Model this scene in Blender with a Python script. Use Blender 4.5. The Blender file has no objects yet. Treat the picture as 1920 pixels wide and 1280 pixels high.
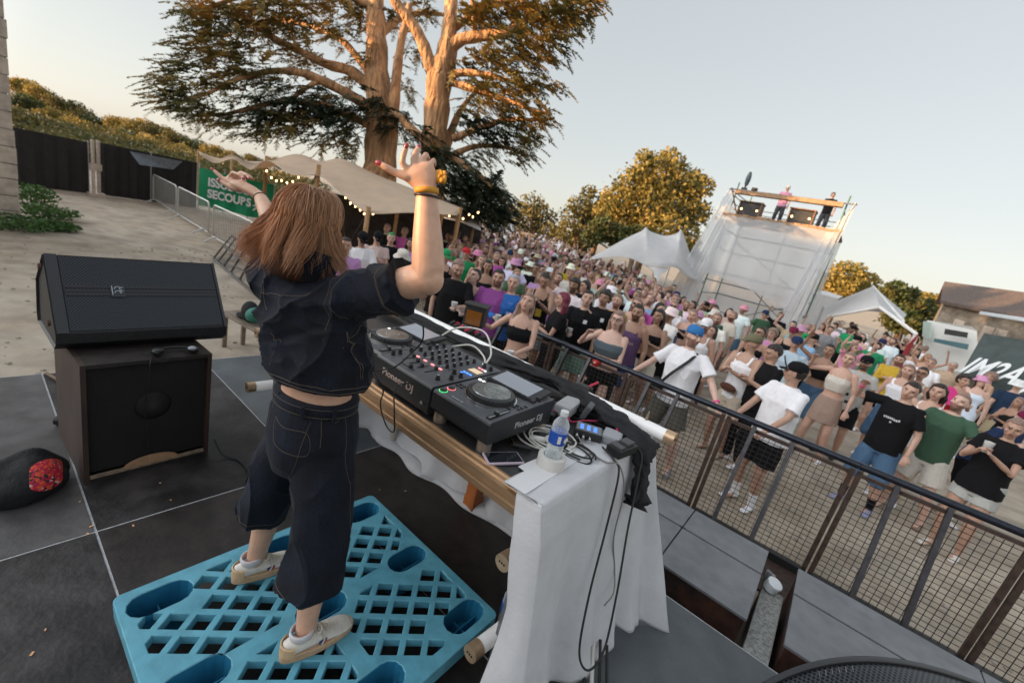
import bpy, bmesh, math, random
import numpy as np
from mathutils import Vector, Matrix, Quaternion
from mathutils.bvhtree import BVHTree
random.seed(7)
RAD = math.radians
SC = bpy.context.scene
COL = SC.collection
# ---------------------------------------------------------------- camera
FPX, PITCH, ROLL, YAW, EYE = 800.0, RAD(14.99), RAD(13.4), RAD(-35.85), 1.85
GZ = -0.60                      # festival ground, the stage floor is z = 0
cf = Vector((math.sin(YAW)*math.cos(PITCH), math.cos(YAW)*math.cos(PITCH), -math.sin(PITCH)))
_r = cf.cross(Vector((0, 0, 1))).normalized(); _u = _r.cross(cf)
cr = _r*math.cos(ROLL) + _u*math.sin(ROLL); cu = -_r*math.sin(ROLL) + _u*math.cos(ROLL)
CAM = Vector((0, 0, EYE))
camd = bpy.data.cameras.new("camera"); cam = bpy.data.objects.new("camera", camd); COL.objects.link(cam)
M = Matrix((cr, cu, -cf)).transposed().to_4x4(); M.translation = CAM
cam.matrix_world = M
camd.sensor_width = 36; camd.lens = FPX/1920*36; camd.clip_end = 3000; camd.clip_start = 0.02
camd.dof.use_dof = True; camd.dof.focus_distance = 1.9; camd.dof.aperture_fstop = 2.2
SC.camera = cam
def ray(x, y): return cf + cr*((x-960)/FPX) - cu*((y-640)/FPX)
def onz(x, y, z=0.0):
    d = ray(x, y); return CAM + d*((z-CAM.z)/d.z)
def at(x, y, dep): return CAM + ray(x, y)*dep
# ---------------------------------------------------------------- sky and sun
SUN_EL, SUN_DX, SUN_DY = RAD(6.0), 0.62, 0.78     # light travels towards (+DX, +DY)
wd = bpy.data.worlds.new("World"); SC.world = wd; wd.use_nodes = True
nt = wd.node_tree; nt.nodes.clear()
sky = nt.nodes.new("ShaderNodeTexSky"); sky.sky_type = 'NISHITA'; sky.sun_disc = False
sky.sun_elevation = SUN_EL
sky.sun_rotation = math.atan2(-SUN_DX, -SUN_DY)
sky.air_density = 1.0; sky.dust_density = 1.2; sky.ozone_density = 1.0; sky.altitude = 50
hs = nt.nodes.new("ShaderNodeHueSaturation"); hs.inputs['Saturation'].default_value = 0.60
bg = nt.nodes.new("ShaderNodeBackground"); bg.inputs[1].default_value = 0.15
wo = nt.nodes.new("ShaderNodeOutputWorld")
nt.links.new(sky.outputs[0], hs.inputs['Color'])
gm = nt.nodes.new('ShaderNodeGamma'); gm.inputs[1].default_value = 0.38; nt.links.new(hs.outputs[0], gm.inputs[0]); 
wtc = nt.nodes.new('ShaderNodeTexCoord'); wdt = nt.nodes.new('ShaderNodeVectorMath'); wdt.operation = 'DOT_PRODUCT'; wdt.inputs[1].default_value = (-0.60, -0.75, 0.28)   # the sunset side of the sky glows brighter
wmr = nt.nodes.new('ShaderNodeMapRange'); wmr.interpolation_type = 'SMOOTHSTEP'; wmr.inputs[1].default_value = 0.55; wmr.inputs[2].default_value = 1.0; wmr.inputs[3].default_value = 1.0; wmr.inputs[4].default_value = 4.6
wsc = nt.nodes.new('ShaderNodeVectorMath'); wsc.operation = 'SCALE'
nt.links.new(wtc.outputs['Generated'], wdt.inputs[0]); nt.links.new(wdt.outputs['Value'], wmr.inputs[0]); nt.links.new(wmr.outputs[0], wsc.inputs['Scale']); nt.links.new(gm.outputs[0], wsc.inputs[0]); nt.links.new(wsc.outputs[0], bg.inputs[0])
nt.links.new(bg.outputs[0], wo.inputs[0])
sd = bpy.data.lights.new("sun", 'SUN'); sun = bpy.data.objects.new("sun", sd); COL.objects.link(sun)
sd.energy = 3.0; sd.angle = RAD(0.5); sd.color = (1.0, 0.57, 0.25)
_d = Vector((SUN_DX, SUN_DY, 0)).normalized()*math.cos(SUN_EL) + Vector((0, 0, -math.sin(SUN_EL)))
sun.rotation_mode = 'QUATERNION'; sun.rotation_quaternion = _d.to_track_quat('-Z', 'Y')
SUNV = _d
SC.view_settings.view_transform = 'Standard'; SC.view_settings.look = 'None'
SC.view_settings.exposure = 1.90; SC.view_settings.gamma = 1.0
SC.cycles.use_denoising = True
SC.cycles.max_bounces = 8; SC.cycles.transparent_max_bounces = 16
# ---------------------------------------------------------------- materials
_MATS = {}
def mat(name, col=(0.5, 0.5, 0.5), rough=0.6, metal=0.0, var=0.0, scale=8.0, bump=0.0, bscale=60.0,
        objcol=False, attr=None, spec=None, alpha=None, trans=None, emit=None, col2=None, sheen=0.0, sss=0.0, coat=0.0, detail=5.0, blend=(0.4, 0.62), stretch=None, transl=0.0, bdist=0.02):
    if name in _MATS: return _MATS[name]
    m = bpy.data.materials.new(name); m.use_nodes = True
    n = m.node_tree; b = n.nodes['Principled BSDF']; L = n.links.new
    b.inputs['Roughness'].default_value = rough; b.inputs['Metallic'].default_value = metal
    if spec is not None: b.inputs['Specular IOR Level'].default_value = spec
    if sheen: b.inputs['Sheen Weight'].default_value = sheen
    if coat: b.inputs['Coat Weight'].default_value = coat; b.inputs['Coat Roughness'].default_value = 0.15
    if sss:
        b.inputs['Subsurface Weight'].default_value = sss; b.inputs['Subsurface Scale'].default_value = 0.01
        b.inputs['Subsurface Radius'].default_value = (1.0, 0.35, 0.2)
    if trans is not None: b.inputs['Transmission Weight'].default_value = trans
    if alpha is not None: b.inputs['Alpha'].default_value = alpha
    if emit is not None:
        b.inputs['Emission Color'].default_value = (*emit[:3], 1); b.inputs['Emission Strength'].default_value = emit[3]
    src = None
    if objcol:
        oi = n.nodes.new('ShaderNodeObjectInfo'); src = oi.outputs['Color']
    if attr:
        at_ = n.nodes.new('ShaderNodeAttribute'); at_.attribute_name = attr
        if src is None: src = at_.outputs['Color']
        else:
            mx = n.nodes.new('ShaderNodeMix'); mx.data_type = 'RGBA'; mx.blend_type = 'MULTIPLY'; mx.inputs[0].default_value = 1
            L(src, mx.inputs[6]); L(at_.outputs['Color'], mx.inputs[7]); src = mx.outputs[2]
    tc = n.nodes.new('ShaderNodeTexCoord'); vec = tc.outputs['Object']
    if stretch:
        mp = n.nodes.new('ShaderNodeMapping'); mp.inputs['Scale'].default_value = stretch; L(vec, mp.inputs[0]); vec = mp.outputs[0]
    if var > 0 or col2 is not None:
        nz = n.nodes.new('ShaderNodeTexNoise'); nz.inputs['Scale'].default_value = scale; nz.inputs['Detail'].default_value = detail
        nz.inputs['Roughness'].default_value = 0.62; L(vec, nz.inputs['Vector'])
        if col2 is not None:
            mr = n.nodes.new('ShaderNodeMapRange'); mr.inputs[1].default_value = blend[0]; mr.inputs[2].default_value = blend[1]
            L(nz.outputs[0], mr.inputs[0])
            mx = n.nodes.new('ShaderNodeMix'); mx.data_type = 'RGBA'; L(mr.outputs[0], mx.inputs[0])
            mx.inputs[6].default_value = (*col, 1); mx.inputs[7].default_value = (*col2, 1)
            if src is not None:
                m2 = n.nodes.new('ShaderNodeMix'); m2.data_type = 'RGBA'; m2.blend_type = 'MULTIPLY'; m2.inputs[0].default_value = 1
                L(src, m2.inputs[6]); L(mx.outputs[2], m2.inputs[7]); src = m2.outputs[2]
            else: src = mx.outputs[2]
        if var > 0:
            n2 = n.nodes.new('ShaderNodeTexNoise'); n2.inputs['Scale'].default_value = scale*3.1; n2.inputs['Detail'].default_value = detail
            L(vec, n2.inputs['Vector'])
            mr = n.nodes.new('ShaderNodeMapRange'); mr.inputs[1].default_value = 0.25; mr.inputs[2].default_value = 0.60
            mr.inputs[3].default_value = 1-var; mr.inputs[4].default_value = 1+var; L(n2.outputs[0], mr.inputs[0])
            vm = n.nodes.new('ShaderNodeVectorMath'); vm.operation = 'SCALE'
            if src is None:
                rg = n.nodes.new('ShaderNodeRGB'); rg.outputs[0].default_value = (*col, 1); src = rg.outputs[0]
            L(src, vm.inputs[0]); L(mr.outputs[0], vm.inputs['Scale']); src = vm.outputs[0]
    if src is None: b.inputs['Base Color'].default_value = (*col, 1)
    else: L(src, b.inputs['Base Color'])
    if bump > 0:
        nb = n.nodes.new('ShaderNodeTexNoise'); nb.inputs['Scale'].default_value = bscale; nb.inputs['Detail'].default_value = 4; L(vec, nb.inputs['Vector'])
        bp = n.nodes.new('ShaderNodeBump'); bp.inputs['Strength'].default_value = bump; bp.inputs['Distance'].default_value = bdist
        L(nb.outputs[0], bp.inputs['Height']); L(bp.outputs[0], b.inputs['Normal'])
    if transl > 0:
        tr = n.nodes.new('ShaderNodeBsdfTranslucent')
        if src is None: tr.inputs[0].default_value = (*col, 1)
        else: L(src, tr.inputs[0])
        ms = n.nodes.new('ShaderNodeMixShader'); ms.inputs[0].default_value = transl
        out = n.nodes['Material Output']; L(b.outputs[0], ms.inputs[1]); L(tr.outputs[0], ms.inputs[2]); L(ms.outputs[0], out.inputs[0])
    m['bsdf'] = b.name
    _MATS[name] = m
    return m
# ---------------------------------------------------------------- mesh builder
class MB:
    def __init__(s): s.v = []; s.f = []; s.m = []; s.c = []
    def add(s, vs, fs, mi=0):
        o = len(s.v); s.v += [tuple(v) for v in vs]; s.f += [tuple(i+o for i in f) for f in fs]; s.m += [mi]*len(fs)
        return s
    def box(s, c, size, rot=None, mi=0, taper=None):
        hx, hy, hz = size[0]/2, size[1]/2, size[2]/2; c = Vector(c)
        vs = []
        for z in (-hz, hz):
            k = 1 if (taper is None or z < 0) else taper
            for x, y in ((-hx, -hy), (hx, -hy), (hx, hy), (-hx, hy)):
                p = Vector((x*k, y*k, z))
                if rot is not None: p = rot @ p
                vs.append(p + c)
        return s.add(vs, [(3, 2, 1, 0), (4, 5, 6, 7), (0, 1, 5, 4), (1, 2, 6, 5), (2, 3, 7, 6), (3, 0, 4, 7)], mi)
    def bevbox(s, c, size, b=0.01, rot=None, mi=0):
        # box with chamfered edges
        hx, hy, hz = [d/2 for d in size]; c = Vector(c); bm = bmesh.new(); bmesh.ops.create_cube(bm, size=1)
        for v in bm.verts: v.co = Vector((v.co.x*size[0], v.co.y*size[1], v.co.z*size[2]))
        bmesh.ops.bevel(bm, geom=bm.edges[:], offset=b, segments=2, affect='EDGES', profile=0.6)
        for v in bm.verts:
            p = v.co.copy()
            if rot is not None: p = rot @ p
            v.co = p + c
        return s.bm(bm, mi)
    def bm(s, bm, mi=0):
        bm.verts.index_update()
        s.add([v.co.copy() for v in bm.verts], [[v.index for v in f.verts] for f in bm.faces], mi); bm.free(); return s
    def tube(s, pts, r, seg=10, mi=0, cap=True, flat=None, up=None, round_cap=False):
        pts = [Vector(p) for p in pts]; n = len(pts)
        rr = r if hasattr(r, '__len__') else [r]*n
        if round_cap:   # add hemispherical ends
            def ext(p, q, ra):
                d = (p-q).normalized(); a = ra if not hasattr(ra, '__len__') else min(ra)
                k = ra if hasattr(ra, '__len__') else (ra, ra)
                return [(p+d*a*0.5, (k[0]*0.87, k[1]*0.87)), (p+d*a*0.85, (k[0]*0.52, k[1]*0.52)), (p+d*a, (k[0]*0.12, k[1]*0.12))]
            e1 = ext(pts[0], pts[1], rr[0]); e2 = ext(pts[-1], pts[-2], rr[-1])
            pts = [e[0] for e in reversed(e1)] + pts + [e[0] for e in e2]
            rr = [e[1] for e in reversed(e1)] + list(rr) + [e[1] for e in e2]; n = len(pts)
        T = []
        for i in range(n):
            a = pts[max(i-1, 0)]; b = pts[min(i+1, n-1)]; d = b-a
            T.append(d.normalized() if d.length > 1e-9 else Vector((0, 0, 1)))
        if up is None:
            up = Vector((0, 0, 1)) if abs(T[0].z) < 0.9 else Vector((0, 1, 0))
        nrm = (Vector(up) - T[0]*Vector(up).dot(T[0])).normalized(); vs = []
        for i in range(n):
            nrm = (nrm - T[i]*nrm.dot(T[i]))
            nrm = nrm.normalized() if nrm.length > 1e-6 else T[i].orthogonal().normalized()
            b = T[i].cross(nrm); ra = rr[i]; ra = ra if hasattr(ra, '__len__') else (ra, ra)
            for k in range(seg):
                a = 2*math.pi*k/seg
                vs.append(pts[i] + b*(math.cos(a)*ra[0]) + nrm*(math.sin(a)*ra[1]))
        fs = [(i*seg+k, i*seg+(k+1) % seg, (i+1)*seg+(k+1) % seg, (i+1)*seg+k) for i in range(n-1) for k in range(seg)]
        if cap: fs += [tuple(reversed(range(seg))), tuple(range((n-1)*seg, n*seg))]
        return s.add(vs, fs, mi)
    def loft(s, rings, cap=True, mi=0, close=True):
        seg = len(rings[0]); n = len(rings); vs = [p for r in rings for p in r]
        rng = seg if close else seg-1
        fs = [(i*seg+k, i*seg+(k+1) % seg, (i+1)*seg+(k+1) % seg, (i+1)*seg+k) for i in range(n-1) for k in range(rng)]
        if cap: fs += [tuple(reversed(range(seg))), tuple(range((n-1)*seg, n*seg))]
        return s.add(vs, fs, mi)
    def torso(s, secs, seg=20, mi=0, ang=0, power=2.3):
        # secs: (centre, rx, ry[, rotz]) stacked superelliptic sections
        rings = []
        for sec in secs:
            c, rx, ry = sec[:3]; rz = (sec[3] if len(sec) > 3 else 0)+ang; c = Vector(c); R_ = []
            tilt = sec[4] if len(sec) > 4 else None
            for k in range(seg):
                a = 2*math.pi*k/seg; ca, sa = math.cos(a), math.sin(a)
                x = rx*math.copysign(abs(ca)**(2/power), ca); y = ry*math.copysign(abs(sa)**(2/power), sa)
                p = Vector((x*math.cos(rz)-y*math.sin(rz), x*math.sin(rz)+y*math.cos(rz), 0))
                if tilt is not None: p = tilt @ p
                R_.append(c+p)
            rings.append(R_)
        return s.loft(rings, mi=mi)
    def ell(s, c, r, rot=None, seg=20, rings=12, mi=0):
        c = Vector(c); vs = []; fs = []
        for i in range(1, rings):
            t = math.pi*i/rings
            for k in range(seg):
                a = 2*math.pi*k/seg
                p = Vector((r[0]*math.sin(t)*math.cos(a), r[1]*math.sin(t)*math.sin(a), r[2]*math.cos(t)))
                if rot is not None: p = rot @ p
                vs.append(c+p)
        top = Vector((0, 0, r[2])); bot = Vector((0, 0, -r[2]))
        if rot is not None: top = rot @ top; bot = rot @ bot
        vs += [c+top, c+bot]; T_ = len(vs)-2; B_ = T_+1
        for i in range(rings-2):
            for k in range(seg): fs.append((i*seg+k, (i+1)*seg+k, (i+1)*seg+(k+1) % seg, i*seg+(k+1) % seg))
        for k in range(seg):
            fs.append((T_, k, (k+1) % seg)); fs.append((B_, (rings-2)*seg+(k+1) % seg, (rings-2)*seg+k))
        return s.add(vs, fs, mi)
    def lathe(s, c, prof, seg=24, mi=0, axis=None):
        c = Vector(c); q = Vector((0, 0, 1)).rotation_difference(Vector(axis)) if axis is not None else None; rings = []
        for r_, z in prof:
            R_ = []
            for k in range(seg):
                a = 2*math.pi*k/seg; p = Vector((r_*math.cos(a), r_*math.sin(a), z))
                if q: p = q @ p
                R_.append(c+p)
            rings.append(R_)
        return s.loft(rings, mi=mi)
    def prism(s, poly, axis, a, b, mi=0):
        # poly in the two other axes, extruded along axis from a to b
        vs = []
        for t in (a, b):
            for (p, q) in poly:
                v = [0, 0, 0]; o = [i for i in range(3) if i != axis]; v[o[0]] = p; v[o[1]] = q; v[axis] = t; vs.append(v)
        n = len(poly)
        return s.add(vs, [tuple(range(n)), tuple(reversed(range(n, 2*n)))] + [(k, k+n, (k+1) % n+n, (k+1) % n) for k in range(n)], mi)
    def mesh(s, name, org=Vector((0, 0, 0)), smooth=False, fix=True):
        me = bpy.data.meshes.new(name); me.from_pydata([Vector(v)-org for v in s.v], [], s.f)
        if any(s.m): me.polygons.foreach_set('material_index', s.m)
        if s.c: 
            ca = me.color_attributes.new('Col', 'FLOAT_COLOR', 'POINT'); ca.data.foreach_set('color', np.array(s.c, dtype=np.float32).ravel())
        if fix:
            bm = bmesh.new(); bm.from_mesh(me); bmesh.ops.recalc_face_normals(bm, faces=bm.faces); bm.to_mesh(me); bm.free()
        me.update()
        if smooth: me.shade_smooth() if smooth is True else me.shade_smooth()
        return me
def link(o): COL.objects.link(o); return o
def setprops(o, label=None, cat=None, group=None, kind=None):
    if label: o['label'] = label
    if cat: o['category'] = cat
    if group: o['group'] = group
    if kind: o['kind'] = kind
    return o
def empty(name, loc, label, cat, group=None, rz=0.0):
    o = link(bpy.data.objects.new(name, None)); o.location = loc; o.rotation_euler = (0, 0, rz); o.empty_display_size = 0.2
    return setprops(o, label, cat, group)
def world_org(o):
    p = Vector(o.location)
    while o.parent: o = o.parent; p += Vector(o.location)
    return p
def put(name, mb, mats, parent=None, smooth=False, label=None, cat=None, group=None, kind=None, org=None, autosmooth=None, fix=True):
    """link an MB (or mesh, in world coordinates) as one object; vertices stay in world space"""
    if parent is not None: o_ = world_org(parent)
    elif org is not None: o_ = Vector(org)
    elif isinstance(mb, MB) and mb.v:
        a = np.array(mb.v); o_ = Vector(((a[:, 0].min()+a[:, 0].max())/2, (a[:, 1].min()+a[:, 1].max())/2, a[:, 2].min()))
    else: o_ = Vector((0, 0, 0))
    if isinstance(mb, MB): me = mb.mesh(name, o_, smooth, fix)
    else:
        me = mb
        if o_.length > 0: me.transform(Matrix.Translation(-o_))
        if smooth: me.shade_smooth()
    o = link(bpy.data.objects.new(name, me))
    if not isinstance(mats, (list, tuple)): mats = [mats]
    if len(me.materials) == 0:
        for m_ in mats: me.materials.append(m_)
    if parent is not None: o.parent = parent
    else: o.location = o_
    if autosmooth:
        me.shade_smooth()
        bm = bmesh.new(); bm.from_mesh(me)
        for e in bm.edges:
            if len(e.link_faces) == 2 and e.calc_face_angle(0) > autosmooth: e.smooth = False
        bm.to_mesh(me); bm.free()
    return setprops(o, label, cat, group, kind)
def remesh(mb, voxel, smooth=4, fac=0.5, name='tmp'):
    me = mb.mesh(name, fix=True); o = link(bpy.data.objects.new(name, me))
    r_ = o.modifiers.new('r', 'REMESH'); r_.mode = 'VOXEL'; r_.voxel_size = voxel; r_.adaptivity = 0.0
    if smooth:
        s_ = o.modifiers.new('s', 'SMOOTH'); s_.factor = fac; s_.iterations = smooth
    dg = bpy.context.evaluated_depsgraph_get(); dg.update()
    out = bpy.data.meshes.new_from_object(o.evaluated_get(dg)); bpy.data.objects.remove(o); bpy.data.meshes.remove(me)
    out.materials.clear(); out.shade_smooth()
    return out
def mverts(me):
    a = np.empty(len(me.vertices)*3, dtype=np.float32); me.vertices.foreach_get('co', a); return a.reshape(-1, 3)
def msetv(me, a): me.vertices.foreach_set('co', np.ascontiguousarray(a, dtype=np.float32).ravel()); me.update()
def mnorm(me):
    a = np.empty(len(me.vertices)*3, dtype=np.float32); me.vertices.foreach_get('normal', a); return a.reshape(-1, 3)
def mcol(me, c):
    ca = me.color_attributes.new('Col', 'FLOAT_COLOR', 'POINT')
    a = np.ones((len(c), 4), dtype=np.float32); a[:, :3] = c; ca.data.foreach_set('color', a.ravel())
def wave_noise(p, seeds, freq, aniso=(1, 1, 1)):
    """cheap smooth pseudo noise on an array of points, roughly -1..1"""
    rs = np.random.RandomState(seeds); out = 0
    for k in range(7):
        d = rs.normal(size=3); d /= np.linalg.norm(d); fr = freq*rs.uniform(0.6, 1.6)
        q = p*np.array(aniso)
        out = out + np.sin(q@d*fr+rs.uniform(0, 6.28)+1.3*np.sin(q@rs.normal(size=3)*freq*0.35))
    return out/3.2
def bez(pts, n=8):
    """Catmull-Rom resample"""
    P = [Vector(p) for p in pts]; P = [P[0]*2-P[1]] + P + [P[-1]*2-P[-2]]; out = []
    for i in range(1, len(P)-2):
        for k in range(n):
            t = k/n; a, b, c, d = P[i-1], P[i], P[i+1], P[i+2]
            out.append(0.5*((2*b)+(c-a)*t+(2*a-5*b+4*c-d)*t*t+(3*b-a-3*c+d)*t**3))
    out.append(P[-2]); return out
def textmesh(txt, size, loc, rot, parent, m, name='lettering', shear=0.0, ext=0.002, xs=1.0, bold=0.0):
    cu_ = bpy.data.curves.new(name, 'FONT'); cu_.body = txt; cu_.size = size; cu_.extrude = ext; cu_.shear = shear; cu_.align_x = 'LEFT'; cu_.offset = bold
    o = link(bpy.data.objects.new(name, cu_)); dg = bpy.context.evaluated_depsgraph_get(); dg.update()
    me = bpy.data.meshes.new_from_object(o.evaluated_get(dg)); bpy.data.objects.remove(o); bpy.data.curves.remove(cu_)
    me.materials.clear(); me.materials.append(m)
    me.transform(Matrix.Translation(loc) @ rot.to_4x4() @ Matrix.Diagonal((xs, 1, 1, 1)))
    me.name = name
    return put(name, me, m, parent)
def rotm(x, y, z):
    """matrix with given columns"""
    return Matrix((Vector(x), Vector(y), Vector(z))).transposed()
def RZ(a): return Matrix.Rotation(a, 3, 'Z')
# ================================================================ the setting
def sstep(a, b, x):
    t = min(1, max(0, (x-a)/(b-a))); return t*t*(3-2*t)
def gh(x, y):
    """height of the festival ground"""
    d = math.hypot(x, y); az = math.degrees(math.atan2(x, y)) if d > 0 else 0
    if y < -3 and x > -10: return GZ
    w = 1-sstep(-30, -20, az)
    h = 0.022*max(0, d-16)*w*(1 if d < 60 else 60/d)
    wl = sstep(-52, -72, az) if False else (1-sstep(-74, -50, az))
    h += wl*0.03*max(0, min(d, 80)-46)
    return GZ + h
def onhead(px, py, hh=1.62):
    d = ray(px, py); t = 2.0
    while t < 75:
        p = CAM + d*t
        if p.z <= gh(p.x, p.y)+hh: return p
        t += 0.1 if t < 20 else 0.4
    return CAM + d*55
def onground(px, py):
    return onhead(px, py, 0.0)
GROUND = mat('dusty_ground', (0.31, 0.25, 0.185), 0.95, var=0.25, scale=0.9, bump=0.6, bscale=9, col2=(0.43, 0.37, 0.30), blend=(0.35, 0.7), detail=9)
vs = [(0, 0, GZ)]; fs = []; NA = 180
radii = [1.5, 3, 5, 8, 11, 14, 16, 18, 20, 23, 26, 30, 35, 40, 46, 52, 60, 70, 85, 100, 120, 160, 300, 700, 1600]
for r_ in radii:
    for k in range(NA):
        a = 2*math.pi*k/NA; x, y = r_*math.sin(a), r_*math.cos(a); vs.append((x, y, gh(x, y)))
for k in range(NA): fs.append((0, 1+(k+1) % NA, 1+k))
for i in range(len(radii)-1):
    for k in range(NA): fs.append((1+i*NA+k, 1+i*NA+(k+1) % NA, 1+(i+1)*NA+(k+1) % NA, 1+(i+1)*NA+k))
g_ = MB(); g_.add(vs, fs); put('ground', g_, GROUND, kind='structure', smooth=True, org=(0, 0, 0))
# dust patch of lighter gravel to the left is the same sheet; small stones lie on it
st = MB()
for i in range(900):
    if i < 520: x = random.uniform(-13, -4.8); y = random.uniform(-1.5, 4.5)
    else: x = random.uniform(-1, 3); y = random.uniform(3.95, 6.5)
    s = random.uniform(0.008, 0.028)
    st.ell((x, y, gh(x, y)+s*0.3), (s*random.uniform(.8, 1.5), s, s*0.7), RZ(random.uniform(0, 3)), seg=5, rings=4)
put('gravel_stones', st, mat('stone', (0.36, 0.32, 0.27), 0.9, var=0.3, scale=5), kind='stuff', org=(0, 0, GZ))
# ---------------------------------------------------------------- stage
STG = mat('stage_board', (0.010, 0.0085, 0.0085), 0.5, var=0.5, scale=2.6, col2=(0.038, 0.034, 0.034), blend=(0.40, 0.64), bump=0.2, bscale=35, spec=0.4, detail=9)
STG2 = mat('stage_board_grey', (0.085, 0.098, 0.105), 0.45, var=0.18, scale=2.0, col2=(0.055, 0.063, 0.068), blend=(0.4, 0.7), bump=0.1, bscale=40, spec=0.5)  # blue-grey sky reflection is put into the colour of these boards
STG3 = mat('stage_board_brown', (0.018, 0.014, 0.012), 0.5, var=0.4, scale=3.0, col2=(0.032, 0.026, 0.023), blend=(0.4, 0.7), bump=0.12, bscale=40, spec=0.45)
ALU = mat('aluminium', (0.55, 0.56, 0.57), 0.38, metal=0.9, var=0.15, scale=12)
ALUD = mat('aluminium_dull', (0.42, 0.43, 0.44), 0.6, metal=0.25, var=0.2, scale=15)
BLK = mat('black_paint', (0.012, 0.012, 0.013), 0.5, var=0.3, scale=12, bump=0.08, bscale=80)
sx = [-4.40, -2.38, -0.36, 1.66, 3.68]; sy = [-4.79, -3.77, -2.75, -1.73, -0.71, 0.31, 1.33, 2.43]
sb = MB()
for i in range(4):
    for j in range(7):
        g = 0.006; z1 = 0.0
        mi = 1 if (i == 0 and j == 6) or (i >= 2) else 0
        if i == 1 and j == 6 or (i == 1 and j == 5): mi = 2
        if i == 0 and j == 4: mi = 3
        sb.box(((sx[i]+sx[i+1])/2, (sy[j]+sy[j+1])/2, -0.012), (sx[i+1]-sx[i]-2*g, sy[j+1]-sy[j]-2*g, 0.024), mi=mi)
# aluminium frame under and between the boards
for x in sx: sb.box((x, (sy[0]+sy[-1])/2, -0.052), (0.009, sy[-1]-sy[0]+0.02, 0.1), mi=4)
for y in sy: sb.box(((sx[0]+sx[-1])/2, y, -0.0535), (sx[-1]-sx[0]+0.02, 0.009, 0.1), mi=4)
STG4 = mat('stage_board_worn', (0.05, 0.046, 0.046), 0.5, var=0.3, scale=2.5, col2=(0.10, 0.095, 0.095), blend=(0.35, 0.65), bump=0.1, bscale=40)
put('stage_floor', sb, [STG, STG2, STG3, STG4, ALUD], kind='structure')
sk = MB()
for x in (sx[0]+0.05, sx[-1]-0.05): sk.box((x, (sy[0]+sy[-1])/2, (GZ-0.11)/2), (0.02, sy[-1]-sy[0]-0.1, -GZ-0.11))
for y in (sy[0]+0.05, sy[-1]-0.05): sk.box(((sx[0]+sx[-1])/2, y, (GZ-0.11)/2), (sx[-1]-sx[0]-0.13, 0.02, -GZ-0.11))
put('stage_skirt', sk, BLK, kind='structure')
# confetti and scraps on the stage
sc_ = MB()
for (px, py) in ((150, 940), (165, 1000), (320, 937), (760, 920), (1180, 1170), (250, 985), (172, 986), (85, 1180), (60, 1225), (300, 905), (560, 990), (712, 918)):
    p = onz(px, py, 0.002); a = random.uniform(0, 3); s = random.uniform(0.003, 0.008)
    sc_.box((p.x, p.y, 0.003), (s*2.2, s, 0.002), RZ(a))
put('paper_scraps', sc_, mat('scrap', (0.75, 0.42, 0.22), 0.8), kind='stuff', org=(0, 0, 0))
# ---------------------------------------------------------------- unseen wall added behind the stage to cast the evening shade
STONE = mat('limestone', (0.46, 0.38, 0.31), 0.9, var=0.22, scale=1.7, bump=0.7, bscale=14, col2=(0.36, 0.30, 0.26))
fb = empty('shade_wall', (0, -26, GZ), 'unseen long stone wall added behind the stage to cast the evening shade', 'building')
w = MB(); HB = 10.6+GZ
def wallbox(x0, x1, z0, z1, y0=-26.5, y1=-26.0): w.box(((x0+x1)/2, (y0+y1)/2, (z0+z1)/2), (x1-x0, y1-y0, z1-z0))
# two openings made up in the added wall to aim warm sun at the DJ
U0, U1, W0, W1 = -22.85, -22.00, -22.35, -22.00
wallbox(-80, U0, GZ, HB); wallbox(U1, 30, GZ, HB); wallbox(U0, U1, GZ, 4.12); wallbox(U0, W0, 4.12, 4.62); wallbox(U0, U1, 4.62, 5.33); wallbox(U0, U1, 5.90, HB)
put('wall', w, STONE, fb)
# ---------------------------------------------------------------- stone pier at the left edge
pier = empty('stone_pier', (-14.9, -1.0, gh(-14.9, 0)), 'tall pale stone block wall end at the left edge of the photo', 'wall')
w = MB(); z = GZ-0.05; k = 0
while z < 9.0:
    hh = random.uniform(0.30, 0.36); off = random.uniform(-0.018, 0.018)
    w.box((-14.9+off/2, -1.10+off, z+hh/2), (0.8, 3.9, hh-0.022)); z += hh; k += 1
put('stone_blocks', w, STONE, pier)
w = MB(); w.box((-14.9, -1.12, (GZ+8.8)/2), (0.76, 3.84, 8.8-GZ-0.1)); put('mortar', w, mat('mortar', (0.30, 0.27, 0.24), 0.95, bump=0.4), pier)
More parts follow.
